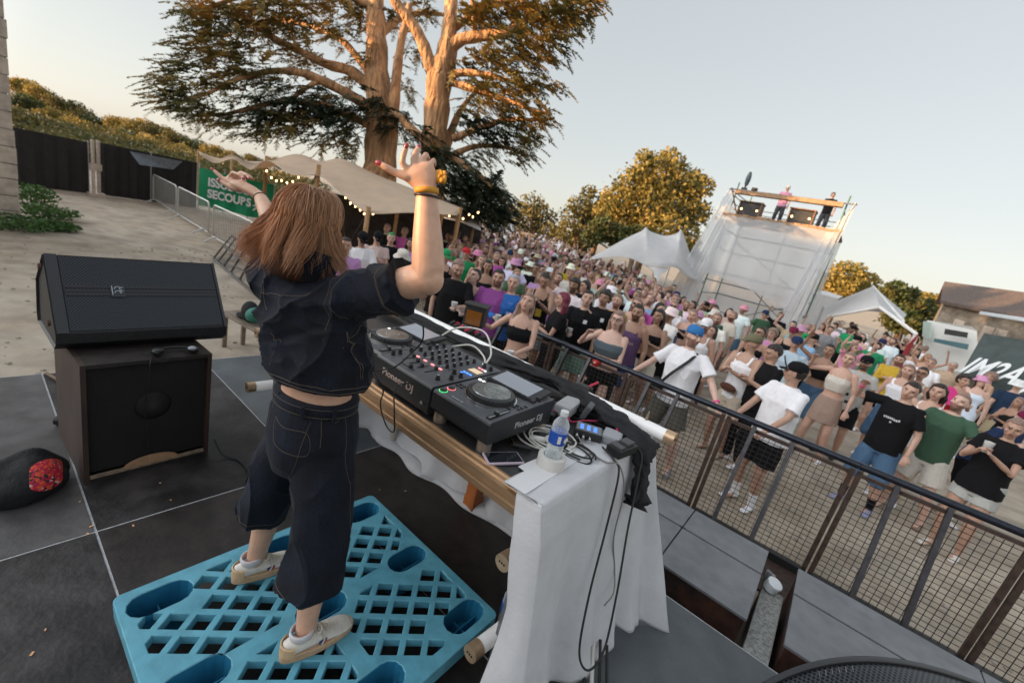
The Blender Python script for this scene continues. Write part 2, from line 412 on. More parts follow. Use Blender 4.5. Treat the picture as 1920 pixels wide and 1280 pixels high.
# ---------------------------------------------------------------- weeds at the foot of the pier
def leafy(mb, c, r, n, s, flat=0.6, rs=random):
    for i in range(n):
        a = rs.uniform(0, 6.283); t = rs.uniform(-1, 1); k = rs.random()**0.4
        q = math.sqrt(1-t*t); p = Vector((c[0]+r[0]*k*q*math.cos(a), c[1]+r[1]*k*q*math.sin(a), c[2]+r[2]*k*t))
        ax = Vector((rs.gauss(0, 1), rs.gauss(0, 1), rs.gauss(0, 1)*flat)).normalized(); b = ax.cross(Vector((rs.gauss(0, 1), rs.gauss(0, 1), rs.gauss(0, 1)))).normalized()
        u, v = ax*s*rs.uniform(.6, 1.3), b*s*rs.uniform(.4, .9)
        mb.add([p-u, p-v*0.7+u*.1, p+u, p+v*.7+u*.1], [(0, 1, 2, 3)])
for i, (px, py, rr, hh, lab) in enumerate(((62, 385, .55, .5, 'tall green weeds growing against the pale stone wall end'), (92, 410, .6, .32, 'low green weeds on the gravel right of the stone wall end'), (28, 432, .65, .30, 'flat patch of weeds at the very left edge below the stone wall'), (108, 432, .4, .18, 'small weed tuft farthest from the stone wall'))):
    p = onground(px, py); mb = MB()
    leafy(mb, (p.x, p.y, p.z+hh*0.55), (rr, rr, hh*.55), 420, 0.065)
    t = empty('weed_clump', (p.x, p.y, p.z), lab, 'plant', 'weeds by the stone wall'); put('leaves', mb, mat('weed_leaf', (0.05, 0.11, 0.025), 0.7, var=0.5, scale=5, transl=0.25), t, fix=False)
    sm = MB()
    for k in range(14):
        a = random.uniform(0, 6.28); sm.tube([(p.x+rr*.3*math.cos(a), p.y+rr*.3*math.sin(a), p.z), (p.x+rr*.6*math.cos(a), p.y+rr*.6*math.sin(a), p.z+hh)], .006, seg=4)
    put('stems', sm, mat('weed_stem', (0.08, 0.11, 0.03), 0.8), t)
# ---------------------------------------------------------------- broadleaf trees
def leafcloud(mb, lobes, n, s, seed, dens=1.0):
    rs = np.random.RandomState(seed); L_ = np.array([[*l[0], l[1], (l[2] if len(l) > 2 else l[1]*.8)] for l in lobes]); wt = L_[:, 3]**2; wt = wt/wt.sum()
    idx = rs.choice(len(lobes), n, p=wt); d = rs.normal(size=(n, 3)); d /= np.linalg.norm(d, axis=1)[:, None]
    k = rs.uniform(0, 1, n)**0.28
    # knock holes into the surface
    hole = wave_noise(d*2+L_[idx, :3]*.7, seed+3, 3.0) > -0.55*dens
    r_ = np.stack([L_[idx, 3], L_[idx, 3], L_[idx, 4]], 1)
    p = L_[idx, :3] + d*k[:, None]*r_ + rs.normal(size=(n, 3))*r_*0.10
    p = p[hole]; n = len(p)
    u = rs.normal(size=(n, 3)); u /= np.linalg.norm(u, axis=1)[:, None]; t = rs.normal(size=(n, 3)); v = np.cross(u, t); v /= np.linalg.norm(v, axis=1)[:, None]
    u *= (s*rs.uniform(.5, 1.2, n))[:, None]; v *= (s*rs.uniform(.3, .8, n))[:, None]
    q = np.stack([p-u, p-v, p+u, p+v], 1).reshape(-1, 3); o = len(mb.v)
    mb.v += [tuple(x) for x in q]; mb.f += [(o+4*i, o+4*i+1, o+4*i+2, o+4*i+3) for i in range(n)]; mb.m += [0]*n
LEAF = {}
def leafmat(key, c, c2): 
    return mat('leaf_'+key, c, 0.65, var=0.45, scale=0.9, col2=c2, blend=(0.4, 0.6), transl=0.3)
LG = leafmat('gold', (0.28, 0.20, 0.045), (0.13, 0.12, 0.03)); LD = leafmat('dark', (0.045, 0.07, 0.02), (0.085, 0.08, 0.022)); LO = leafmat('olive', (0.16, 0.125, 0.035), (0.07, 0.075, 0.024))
BARK = mat('bark', (0.17, 0.105, 0.065), 0.9, var=0.35, scale=3, bump=0.9, bscale=12, stretch=(1, 1, 0.25), col2=(0.10, 0.068, 0.05))
def tree(name, label, base, lobes, n, s, lm, seed, group=None, trunk_r=0.3):
    t = empty(name, base, label, 'tree', group)
    c = MB(); leafcloud(c, lobes, n, s, seed); put('crown', c, lm, t, fix=False)
    tr = MB(); b = Vector(base); cen = sum((Vector(l[0]) for l in lobes), Vector())/len(lobes)
    mid = b.lerp(cen, .55); tr.tube([b, b.lerp(mid, .5)+Vector((.1, 0, 0)), mid, cen], [trunk_r*1.2, trunk_r*.9, trunk_r*.75, trunk_r*.3], seg=9)
    for l in lobes[:9]:
        tr.tube(bez([mid, mid.lerp(Vector(l[0]), .5)-Vector((0, 0, .2)), Vector(l[0])], 3), [trunk_r*.4]*3+[trunk_r*.25]*3+[trunk_r*.08], seg=6)
    put('trunk', tr, BARK, t); return t
def ptree(name, label, blobs, dep, n, s, lm, seed, group=None, trunk_r=0.3, jit=0.4):
    """crown lobes at (px, py, radius px[, depth offset]) seen at depth dep"""
    rs = random.Random(seed); lobes = []
    for b in blobs:
        dd = dep + (b[3] if len(b) > 3 else rs.uniform(-1, 1)*b[2]/FPX*dep*.8)
        lobes.append((at(b[0], b[1], dd), b[2]/FPX*dd))
    c = sum((Vector(l[0]) for l in lobes), Vector())/len(lobes)
    base = Vector((c.x, c.y, gh(c.x, c.y)-0.1))
    return tree(name, label, base, lobes, n, s, lm, seed, group, trunk_r)
# hillside wood beyond the black fence: trees one can tell apart by their crowns
hill = [(38, 172, 26), (74, 186, 26), (112, 208, 28), (150, 226, 24), (185, 240, 22), (222, 242, 22), (258, 245, 25), (296, 254, 23), (332, 268, 22), (368, 282, 22), (402, 292, 20), (440, 302, 18), (478, 306, 16), (515, 308, 14),
        (52, 205, 30), (95, 235, 32), (140, 250, 30), (178, 262, 30), (212, 262, 28), (250, 275, 30), (290, 285, 30), (330, 296, 28), (372, 306, 24), (412, 312, 20), (30, 240, 34), (130, 275, 26), (232, 290, 24)]
HT = []
for k in range(5):
    c = MB(); rs = random.Random(k)
    lobes = [((rs.uniform(-.55, .55), rs.uniform(-.5, .5), .9+rs.uniform(-.25, .35)), rs.uniform(.42, .62)) for _ in range(7)]
    leafcloud(c, lobes, 3000, .075, 60+k); HT.append((c.mesh('crown', fix=False), lobes))
    for m_ in ([LG, LO, LD, LG, LO][k],): HT[-1][0].materials.append(m_)
trk = MB(); trk.tube([(0, 0, -.6), (0.05, 0, .2), (0, 0.05, .9)], [.10, .08, .03], seg=7); trm = trk.mesh('trunk'); trm.materials.append(BARK)
for i, (px, py, r_) in enumerate(hill):
    dep = 62 if i < 14 else 52; p = at(px, py+r_*.35, dep); s = r_/FPX*dep*1.15
    labs = {0: 'bushy tree highest on the hillside, right beside the stone wall end', 13: 'smallest round tree at the right end of the hillside wood above the beige tent'}
    t = empty('hillside_tree', (p.x, p.y, p.z-s*.5), labs.get(i, ('second third fourth fifth sixth seventh eighth ninth tenth eleventh twelfth thirteenth'.split()[i-1]+' tree crown from the left along the skyline of the hillside wood') if 0 < i < 13 else 'round bushy tree in the wood on the hillside beyond the black fence'), 'tree', 'trees on the hillside beyond the fence')
    t.rotation_euler = (0, 0, i*1.7); t.scale = (s, s, s)
    for nm, me in (('crown', HT[(i*3) % 5][0]), ('trunk', trm)):
        o = link(bpy.data.objects.new(nm, me)); o.parent = t
sb_ = MB(); lob = []
rr_ = random.Random(4)
for k in range(120):
    px_ = rr_.uniform(25, 560); dd_ = rr_.uniform(34, 58); p = at(px_, 640, dd_); r2 = onz(px_, 640, 0); v = ray(px_, 640); v.z = 0; v.normalize(); p = Vector((0, 0, 0))+v*rr_.uniform(34, 62)
    lob.append(((p.x, p.y, gh(p.x, p.y)+.2), rr_.uniform(1.2, 2.2), .8))
leafcloud(sb_, lob, 42000, .17, 77); put('hillside_scrub', sb_, LO, kind='stuff', fix=False, org=(0, 0, GZ))
# big golden tree and its neighbours
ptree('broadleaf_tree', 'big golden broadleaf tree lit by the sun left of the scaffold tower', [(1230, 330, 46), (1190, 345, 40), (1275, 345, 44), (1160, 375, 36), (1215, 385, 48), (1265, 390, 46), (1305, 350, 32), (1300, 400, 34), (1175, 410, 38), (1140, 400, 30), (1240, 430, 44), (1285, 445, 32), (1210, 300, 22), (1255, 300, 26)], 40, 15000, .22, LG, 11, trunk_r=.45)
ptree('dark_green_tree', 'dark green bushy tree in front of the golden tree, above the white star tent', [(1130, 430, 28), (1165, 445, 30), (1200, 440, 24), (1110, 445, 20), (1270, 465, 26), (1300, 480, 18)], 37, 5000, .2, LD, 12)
ptree('slender_tree', 'thin loose tree with see-through crown behind the crowd, middle of the tree line', [(1090, 385, 26), (1105, 360, 16), (1075, 405, 26), (1105, 410, 22), (1060, 430, 22), (1095, 435, 24), (1125, 385, 14)], 44, 2300, .22, LO, 13)
ptree('ragged_tree', 'ragged grey green tree right of the cedar, lit patches in its crown', [(1000, 385, 28), (975, 395, 22), (1020, 405, 26), (990, 420, 28), (1035, 430, 22), (960, 425, 22), (1010, 440, 20)], 46, 2700, .22, LO, 14)
ptree('broadleaf_tree', 'leaning golden tree between the slender tree and the big golden one', [(1120, 400, 24), (1135, 375, 16), (1120, 425, 18), (1150, 395, 18)], 45, 1700, .22, LG, 15)
ptree('olive_tree', 'low brownish tree mass behind the far end of the crowd', [(930, 405, 18), (950, 420, 16), (1040, 450, 20), (1070, 455, 20), (1090, 462, 18), (1000, 445, 18), (1020, 462, 14)], 52, 3500, .25, LO, 16)
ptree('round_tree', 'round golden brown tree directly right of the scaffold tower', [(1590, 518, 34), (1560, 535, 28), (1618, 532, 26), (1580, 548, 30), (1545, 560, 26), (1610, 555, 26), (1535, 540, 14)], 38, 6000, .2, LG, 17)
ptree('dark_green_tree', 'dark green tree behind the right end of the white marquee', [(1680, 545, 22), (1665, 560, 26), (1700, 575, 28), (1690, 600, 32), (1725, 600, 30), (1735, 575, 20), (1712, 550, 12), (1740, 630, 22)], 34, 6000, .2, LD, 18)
ptree('golden_bush', 'small golden bush between the dark tree and the old building roof', [(1742, 562, 18), (1758, 572, 18), (1725, 560, 14), (1750, 590, 20)], 38, 1900, .18, LG, 19)
# ================================================================ cedar
ced = empty('cedar_tree', (-15.7, 10.7, gh(-15.7, 10.7)), 'huge spreading cedar with two forked trunks lit orange by the low sun', 'tree')
CD = 16.0
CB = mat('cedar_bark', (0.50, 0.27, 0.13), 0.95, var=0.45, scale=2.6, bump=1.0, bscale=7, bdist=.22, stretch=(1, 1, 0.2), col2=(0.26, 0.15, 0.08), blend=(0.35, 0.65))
def limb(mb, pts, seg=10, kr=0.88):
    """pts: (px, py, radius px, depth offset)"""
    P = [at(p[0], p[1], CD+p[3]) for p in pts]; R = [p[2]/FPX*CD*kr for p in pts]
    c = bez(P, 4); rr = [R[i//4]*(1-(i % 4)/4)+R[min(i//4+1, len(R)-1)]*((i % 4)/4) for i in range(len(c))]
    rr = [r_*(1+.08*math.sin(i*2.1)) for i, r_ in enumerate(rr)]
    mb.tube(c, rr, seg=seg); return c
def bark_mesh(mb): return mb
g1 = MB()
limb(g1, [(690, 480, 46, .6), (703, 400, 40, .5), (712, 310, 34, .4), (712, 230, 30, .3), (708, 150, 25, .2), (706, 70, 21, .1), (703, 0, 18, 0), (700, -90, 14, 0)], 16)
limb(g1, [(728, 330, 16, .2), (735, 250, 13, 0), (742, 160, 11, -.2), (752, 80, 8, -.3), (768, 10, 6, -.4)], 10)
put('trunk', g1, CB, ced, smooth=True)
g2 = MB()
limb(g2, [(800, 470, 34, -.2), (806, 380, 30, -.4), (812, 290, 26, -.6), (818, 220, 25, -.8), (824, 150, 25, -1.0), (836, 110, 22, -1.1), (842, 60, 15, -1.2), (846, 0, 12, -1.2), (850, -80, 9, -1.2)], 16)
limb(g2, [(822, 150, 17, -1.0), (806, 118, 13, -1.2), (790, 75, 11, -1.4), (768, 38, 10, -1.6), (742, 5, 9, -1.8), (720, -40, 8, -1.9)], 12)
limb(g2, [(838, 100, 14, -1.1), (862, 76, 11, -1.4), (900, 68, 10, -1.6), (945, 62, 9, -1.8), (975, 45, 6, -2.0), (1010, 20, 4, -2.1)], 12)
limb(g2, [(892, 70, 6, -1.6), (888, 30, 5, -1.6), (884, -10, 4, -1.6)], 8)
limb(g2, [(822, 165, 10, -1), (850, 140, 8, -1.2), (895, 138, 6, -1.4), (950, 150, 4, -1.6), (1000, 170, 2.5, -1.7)], 8)
limb(g2, [(955, 58, 5, -1.8), (968, 30, 4, -1.8), (985, -10, 3, -1.8)], 8)
limb(g2, [(830, 300, 11, -.5), (845, 250, 9, -.4), (862, 210, 6, -.2), (885, 180, 4, 0), (920, 150, 2, 0)], 8)
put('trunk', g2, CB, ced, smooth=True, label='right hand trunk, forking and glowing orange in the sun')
g3 = MB(); LIMBS = []
def L3(*pts): LIMBS.append(limb(g3, list(pts), 8))
L3((700, 170, 13, .1), (660, 135, 11, .0), (610, 120, 9, -.3), (560, 95, 7, -.8), (510, 70, 6, -1.2), (470, 40, 5, -1.6), (430, 10, 4, -2))
L3((698, 205, 12, .1), (650, 175, 10, -.3), (600, 150, 9, -.8), (555, 135, 7, -1.2), (500, 135, 5, -1.7), (440, 150, 4, -2.2), (390, 175, 3, -2.6), (340, 190, 2, -3))
L3((700, 150, 10, .1), (672, 110, 8, .5), (640, 75, 7, 1.0), (600, 55, 6, 1.5), (540, 40, 5, 2), (480, 45, 3, 2.4), (420, 70, 2.4, 2.8))
L3((706, 75, 9, .1), (735, 45, 8, .3), (760, 30, 6, .7), (800, 25, 5, 1.2), (850, 30, 4, 1.6))
L3((704, 225, 11, .2), (740, 215, 9, -.6), (775, 245, 9, -1.2), (820, 285, 8, -1.6), (870, 310, 7, -2.0), (920, 350, 5, -2.3), (960, 400, 3, -2.6))
L3((700, 240, 8, .2), (650, 215, 7, -.4), (600, 195, 6, -.8), (540, 190, 5, -1.2), (480, 200, 4, -1.6), (420, 215, 3, -2), (370, 215, 2, -2.2))
L3((850, 260, 8, -.8), (900, 240, 6, -1.2), (950, 225, 5, -1.6), (1000, 225, 3, -2), (1040, 222, 2, -2.2))
L3((836, 150, 8, -1), (880, 165, 7, -1.4), (930, 180, 5, -1.8), (980, 200, 4, -2.1), (1035, 215, 2, -2.4))
L3((842, 60, 8, -1.1), (900, 20, 7, -1.3), (960, 0, 5, -1.6), (1030, -5, 4, -2), (1100, 10, 2, -2.4))
L3((850, 290, 7, -.8), (890, 275, 5, -.6), (940, 275, 4, -.4), (985, 290, 2, -.2))
L3((705, 20, 9, .1), (650, -10, 8, -.4), (590, -20, 7, -1), (520, -10, 5, -1.6), (450, -5, 4, -2), (380, 20, 3, -2.4))
L3((560, 98, 4, -.8), (545, 60, 3, -.9), (530, 20, 2.5, -1), (535, -10, 2, -1))
L3((600, 150, 5, -.8), (560, 175, 4, -1), (520, 215, 3, -1.2), (495, 255, 1.5, -1.3))
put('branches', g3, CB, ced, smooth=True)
# foliage: flat drooping sprays of needles set along twigs; (px, py, rx, ry, depth offset, density)
blobs = [(350, 175, 42, 22, -2.8, 1), (330, 200, 26, 10, -3, .8), (372, 205, 26, 16, -2.6, .8), (345, 130, 22, 24, -2.6, .8), (365, 90, 28, 22, -2.4, .8), (330, 160, 18, 26, -2.9, .6), (400, 60, 34, 24, -2.2, 1), (385, 20, 34, 22, -2.2, .9), (430, 25, 32, 24, -2, 1), (420, 110, 34, 18, -2.3, 1), (455, 85, 32, 18, -2, 1),
         (480, 20, 40, 22, -1.8, 1), (530, 15, 40, 22, -1.5, 1), (500, 60, 40, 18, -1.5, 1), (580, 10, 40, 24, -1, 1), (640, 5, 40, 24, -.6, 1), (560, 60, 34, 18, -.8, .8), (610, 50, 34, 16, -.2, .8), (470, 135, 36, 16, -1.9, 1), (520, 150, 34, 16, -1.5, 1), (440, 165, 36, 16, -2.1, .9), (400, 150, 26, 16, -2.3, .8),
         (400, 215, 28, 14, -2.1, .8), (440, 235, 24, 18, -1.9, .8), (480, 215, 40, 18, -1.6, 1.2), (540, 205, 44, 20, -1.2, 1.4), (590, 200, 44, 22, -.9, 1.5), (640, 215, 40, 20, -.5, 1.6), (500, 250, 22, 16, -1.3, .8), (530, 235, 34, 18, -1.2, 1.1), (580, 240, 36, 16, -.8, 1), (620, 185, 30, 14, -.5, 1.2), (665, 235, 28, 22, -.2, 1), (645, 265, 34, 14, -.2, .8), (620, 262, 24, 8, -.2, .6), (668, 285, 14, 18, 0, .6),
         (600, 120, 40, 16, -.3, .6), (560, 110, 30, 14, -.7, .6), (650, 60, 26, 18, .4, .6), (665, 140, 20, 20, .4, .5), (680, 30, 24, 20, 0, .7),
         (740, 30, 24, 20, .4, .7), (790, 20, 30, 22, .9, .8), (770, 100, 20, 30, 1.0, .45), (760, 170, 18, 40, 1.0, .4), (755, 240, 18, 18, .8, .4), (700, 100, 14, 24, -.1, .3),
         (880, 30, 30, 22, -1.6, 1), (920, 25, 40, 24, -1.8, 1.2), (970, 25, 40, 24, -2, 1.2), (1020, 25, 40, 20, -2.2, 1.1), (1065, 15, 36, 18, -2.4, 1), (1095, 12, 26, 14, -2.5, .8), (1050, 50, 32, 16, -2.3, .8), (1000, 65, 38, 16, -2.2, 1), (950, 95, 40, 18, -1.9, 1.3), (905, 105, 34, 20, -1.4, 1.1), (1000, 100, 34, 14, -2.1, .9), (1035, 80, 24, 12, -2.2, .7),
         (900, 160, 36, 20, -1.6, 1.3), (945, 150, 40, 18, -1.8, 1.3), (990, 160, 36, 16, -2, 1.1), (1020, 160, 22, 10, -2.2, .7), (930, 195, 40, 18, -1.8, 1.2), (980, 205, 36, 16, -2, 1), (1010, 222, 28, 10, -2.3, .8), (880, 205, 30, 18, -1.2, 1), (870, 130, 24, 20, -1, .7),
         (900, 240, 34, 16, -1.3, .9), (945, 240, 36, 18, -1.6, .9), (985, 250, 28, 16, -1.9, .8), (960, 280, 30, 14, -.8, .8), (905, 285, 30, 14, -.6, .8), (930, 262, 24, 12, -.8, .6), (980, 290, 18, 10, -.4, .5), (865, 245, 18, 16, -.6, .6), (850, 300, 22, 12, -.8, .6),
         (740, 225, 34, 12, -.6, 1.6), (700, 195, 34, 13, -.3, 1.6), (790, 255, 26, 12, -1.3, 1.2), (820, 290, 32, 14, -1.7, 1.6), (860, 320, 38, 20, -2, 1.9), (900, 345, 38, 22, -2.2, 2), (880, 375, 38, 26, -2.1, 2), (925, 380, 30, 26, -2.4, 1.9), (850, 350, 30, 22, -1.9, 1.7), (905, 405, 30, 16, -2.2, 1.2), (945, 400, 18, 14, -2.5, .9), (800, 280, 24, 10, -1.6, 1)]
rs = np.random.RandomState(5)
def needles(blobs, seed, mult=1.0):
    rs = np.random.RandomState(seed); V = []; F = 0
    for (px, py, rx, ry, dz, den) in blobs:
        c = at(px, py, CD+dz); sc_ = (CD+dz)/FPX; ntw = int(36*den*mult*(rx*ry/600)**0.85)+4
        for k in range(ntw):
            # a twig: starts in the blob, runs outward and droops
            a = rs.uniform(0, 6.283); q = rs.uniform(0, 1)**.5
            o = np.array(c) + np.array(cr)*rx*sc_*q*math.cos(a) + np.array(cu)*ry*sc_*q*math.sin(a) + np.array(cf)*rs.normal()*rx*sc_*.55
            out = o-np.array(at(760, 140, CD)); out[2] *= .3; out /= np.linalg.norm(out)+1e-6
            dr = out*.8+rs.normal(size=3)*.55; dr[2] = dr[2]*.35-.12; dr /= np.linalg.norm(dr)
            Lw = rs.uniform(.35, .85); m = int(Lw/.045); t = np.linspace(0, 1, m)
            side = np.cross(dr, (0, 0, 1)); side /= np.linalg.norm(side)+1e-6
            path = o+np.outer(t*Lw, dr)+np.outer(-(t**2)*Lw*.28, (0, 0, 1))
            for j in range(m):
                w_ = .22*(1-.65*t[j])*rs.uniform(.5, 1.2)
                for sgn in (-1, 1):
                    if rs.rand() < .15: continue
                    d2 = side*sgn*.85+dr*.6+np.array((0, 0, rs.normal()*.25-.12)); d2 /= np.linalg.norm(d2)
                    tip = path[j]+d2*w_; wd_ = dr*.034
                    up_ = np.array((0, 0, .012))
                    V += [path[j]-wd_, path[j]+wd_+up_, tip+wd_*.6, tip-wd_*.5]; F += 1
            V += [path[0]-side*.008, path[0]+side*.008, path[-1]+side*.004, path[-1]-side*.004]; F += 1
    mb = MB(); mb.v = [tuple(v) for v in V]; mb.f = [(4*i, 4*i+1, 4*i+2, 4*i+3) for i in range(F)]; mb.m = [0]*F
    return mb
CL = mat('cedar_needles_sunlit', (0.11, 0.11, 0.036), 0.7, var=0.4, scale=1.2, col2=(0.32, 0.20, 0.05), blend=(0.42, 0.62), transl=0.12)
CL2 = mat('cedar_needles_shaded', (0.028, 0.042, 0.020), 0.75, var=0.4, scale=1.5, transl=0.1)  # gold and dark needle colours stand in for sunlit and shaded sprays
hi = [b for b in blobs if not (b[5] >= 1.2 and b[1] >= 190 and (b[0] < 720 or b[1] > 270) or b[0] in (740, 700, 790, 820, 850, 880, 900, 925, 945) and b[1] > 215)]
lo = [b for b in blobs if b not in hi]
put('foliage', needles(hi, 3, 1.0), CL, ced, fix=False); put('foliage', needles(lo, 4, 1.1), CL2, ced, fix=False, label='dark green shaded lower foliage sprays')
# ================================================================ fabric surfaces
def fabric(rows, n=6, m=6, sag=0.0):
    """rows of 3-D control points -> smooth grid"""
    R_ = [bez(r, n) for r in rows]; cols = len(R_[0]); G_ = []
    for c in range(cols):
        G_.append(bez([R_[i][c] for i in range(len(rows))], m) if len(rows) > 2 else [R_[0][c].lerp(R_[1][c], k/m)-Vector((0, 0, sag*4*(k/m)*(1-k/m))) for k in range(m+1)])
    v = [p for col in G_ for p in col]; h = len(G_[0])
    return v, [(i*h+j, i*h+j+1, (i+1)*h+j+1, (i+1)*h+j) for i in range(cols-1) for j in range(h-1)]
def solid(o, t=0.01):
    s = o.modifiers.new('thick', 'SOLIDIFY'); s.thickness = t; s.offset = 0; return o
def px(p): return at(*p)
CANV = mat('beige_canvas', (0.70, 0.55, 0.41), 0.8, var=0.06, scale=1.0, transl=0.35)
WHIT = mat('white_canvas', (0.74, 0.73, 0.73), 0.75, var=0.05, scale=1.0, transl=0.3)
WOOD = mat('tent_pole_wood', (0.42, 0.25, 0.12), 0.7, var=0.25, scale=4)
tent = empty('stretch_tent', (-11, 7.5, gh(-11, 7.5)), 'large beige stretch tent on wooden poles under the cedar', 'tent')
# back ridge, crest, front lower edge : (px, py, depth)
rowA = [(372, 284, 17.5), (405, 296, 17.5), (440, 300, 17.5), (480, 303, 17.5), (553, 300, 17.0), (600, 308, 17), (640, 305, 16.5), (700, 330, 16.5), (760, 352, 16.5), (820, 372, 16.5), (870, 388, 16.5)]
rowB = [(374, 287, 14.5), (405, 300, 14.5), (437, 291, 14.5), (480, 309, 14), (553, 289, 13.5), (600, 303, 13.2), (642, 299, 13), (700, 326, 12.8), (760, 350, 12.6), (820, 374, 12.5), (868, 392, 12.5)]
rowC = [(376, 290, 13.3), (404, 304, 13.3), (438, 296, 13.2), (475, 315, 12.6), (540, 310, 12.0), (590, 320, 11.4), (640, 335, 11), (700, 352, 10.8), (760, 372, 10.6), (815, 385, 10.8), (862, 398, 11.2)]
rowD = [(376, 291, 12.8), (404, 306, 12.6), (438, 298, 12.3), (470, 318, 11.8), (500, 301, 11.4), (548, 328, 10.8), (600, 330, 10.4), (646, 368, 10.0), (690, 399, 9.6), (770, 399, 9.8), (856, 404, 10.4)]
mb = MB(); mb.add(*fabric([[px(p) for p in r] for r in (rowA, rowB, rowC, rowD)], 5, 5)); solid(put('canopy', mb, CANV, tent, smooth=True))
for (x, y, y2, d) in ((372, 286, 330, 19.5), (436, 288, 330, 20.5), (500, 300, 345, 13.5), (597, 318, 400, 10.6), (690, 398, 470, 9.6), (862, 398, 440, 11), (745, 398, 455, 12.5)):
    t_ = at(x, y, d); mb = MB(); mb.tube([(t_.x, t_.y, gh(t_.x, t_.y)-.02), t_+Vector((0, 0, .12))], .055, 10); put('pole', mb, WOOD, tent)
for (x, y, d, x2, y2) in ((690, 398, 9.6, 640, 480), (690, 398, 9.6, 735, 475), (597, 318, 10.6, 560, 400)):
    a = at(x, y, d); b = onground(x2, y2) if y2 > 420 else at(x2, y2, d); mb = MB(); mb.tube([a, b], .014, 5); put('guy_rope', mb, BLK, tent)
# dark bar wall and wares under the tent
mb = MB(); a = at(520, 330, 16); b = at(860, 400, 15.5)
a = Vector((-13.6, 6.6, 0)); b = Vector((-11.2, 12.0, 0)); d_ = (b-a).normalized(); nrm = Vector((-d_.y, d_.x, 0))
mb.box(((a.x+b.x)/2, (a.y+b.y)/2, GZ+1.05), ((b-a).length, .08, 2.1), RZ(math.atan2(d_.y, d_.x)))
put('back_wall', mb, mat('dark_bar', (0.035, 0.028, 0.025), .8, var=.5, scale=2), tent)
bulb = mat('bulb_glow', (1, .6, .25), .3, emit=(1.0, .55, .2, 3.0))
def string(name, label, pts, n):
    t = empty(name, pts[0], label, 'string lights'); mb = MB(); P = []
    for i in range(len(pts)-1):
        for k in range(n):
            q = k/n; p = pts[i].lerp(pts[i+1], q)-Vector((0, 0, .10*4*q*(1-q))); P.append(p)
    P.append(pts[-1]); mb.tube(P, .006, 4); put('cable', mb, BLK, t); mb = MB()
    for p in P[::2]: mb.ell(p-Vector((0, 0, .04)), (.022, .022, .03), seg=8, rings=6)
    put('bulbs', mb, bulb, t)
string('string_lights', 'string of warm bulbs under the beige tent edge, left of the DJ head', [at(500, 318, 11.6), at(528, 336, 11.9), at(560, 330, 12.2)], 6)
string('string_lights', 'string of warm bulbs inside the beige tent, right of the DJ head', [at(640, 352, 10.9), at(672, 385, 10.8), at(700, 398, 11.2)], 7)
# small pale marquee with lights behind the raised arm
t2 = empty('small_marquee', at(860, 430, 14), 'small pale marquee with slack roof behind the raised arm, bulbs along its edge', 'tent')
mb = MB(); mb.add(*fabric([[px(p) for p in r] for r in ([(800, 352, 16), (835, 372, 16), (868, 386, 16), (905, 400, 16)], [(800, 372, 14.5), (835, 392, 14.5), (865, 398, 14.2), (898, 405, 14)], [(800, 398, 13), (838, 408, 13), (868, 418, 13), (902, 433, 13)])], 4, 4)); solid(put('canopy', mb, WHIT, t2, smooth=True))
for (x, y, d) in ((858, 412, 13), (893, 400, 14), (828, 408, 13)):
    t_ = at(x, y, d); mb = MB(); mb.tube([(t_.x, t_.y, gh(t_.x, t_.y)), t_+Vector((0, 0, .1))], .05, 8); put('pole', mb, WOOD, t2)
string('string_lights', 'string of warm bulbs along the small pale marquee', [at(828, 390, 12.8), at(860, 402, 12.8), at(880, 400, 12.8), at(897, 396, 12.8)], 4)
# row of stalls at the back
def stall(name, label, cx, cy, dep, wpx, hpx, col, roofcol, h=None):
    p = at(cx, cy, dep); s = dep/FPX; t = empty(name, (p.x, p.y, gh(p.x, p.y)), label, 'stall')
    w_ = wpx*s; top = p.z; base = gh(p.x, p.y); ang = math.atan2(cr.y, cr.x); R_ = RZ(ang)
    mb = MB(); mb.box((p.x, p.y, (top+base)/2), (w_, 1.6, top-base), R_); put('booth', mb, col, t)
    mb = MB(); o = Vector((p.x, p.y, top))
    mb.add([o+R_@Vector(v) for v in ((-w_*.6, -1.1, -.05), (w_*.6, -1.1, -.05), (w_*.6, 1, .12), (-w_*.6, 1, .12), (-w_*.25, 0, hpx*s), (w_*.25, 0, hpx*s))], [(0, 1, 5, 4), (1, 2, 5), (2, 3, 4, 5), (3, 0, 4), (3, 2, 1, 0)]); put('roof', mb, roofcol, t)
    return t
DK = mat('dark_stall', (0.07, 0.055, 0.05), .8, var=.4, scale=3)
OW = mat('orange_wood', (0.55, 0.28, 0.09), .7, var=.2, scale=2)
GRY = mat('grey_stall_wall', (0.42, 0.42, 0.42), .8, var=.1)
stall('food_stall', 'dark food stall with grey roof behind the crowd, left of the pointed white tent', 930, 428, 30, 30, 6, DK, GRY)
stall('pointed_tent', 'tiny white pointed tent far behind the crowd under the cedar', 955, 436, 33, 16, 16, DK, WHIT)
stall('wooden_kiosk', 'orange wooden kiosk far behind the crowd', 990, 440, 36, 24, 2, OW, OW)
stall('arched_stall', 'dark stall with rounded brown roof far behind the crowd, right of the orange kiosk', 1022, 452, 38, 24, 9, DK, mat('brown_roof', (.10, .06, .04), .8))
stall('pointed_tent', 'tiny white tent farthest right in the row of stalls behind the crowd', 1050, 460, 42, 14, 8, DK, WHIT)
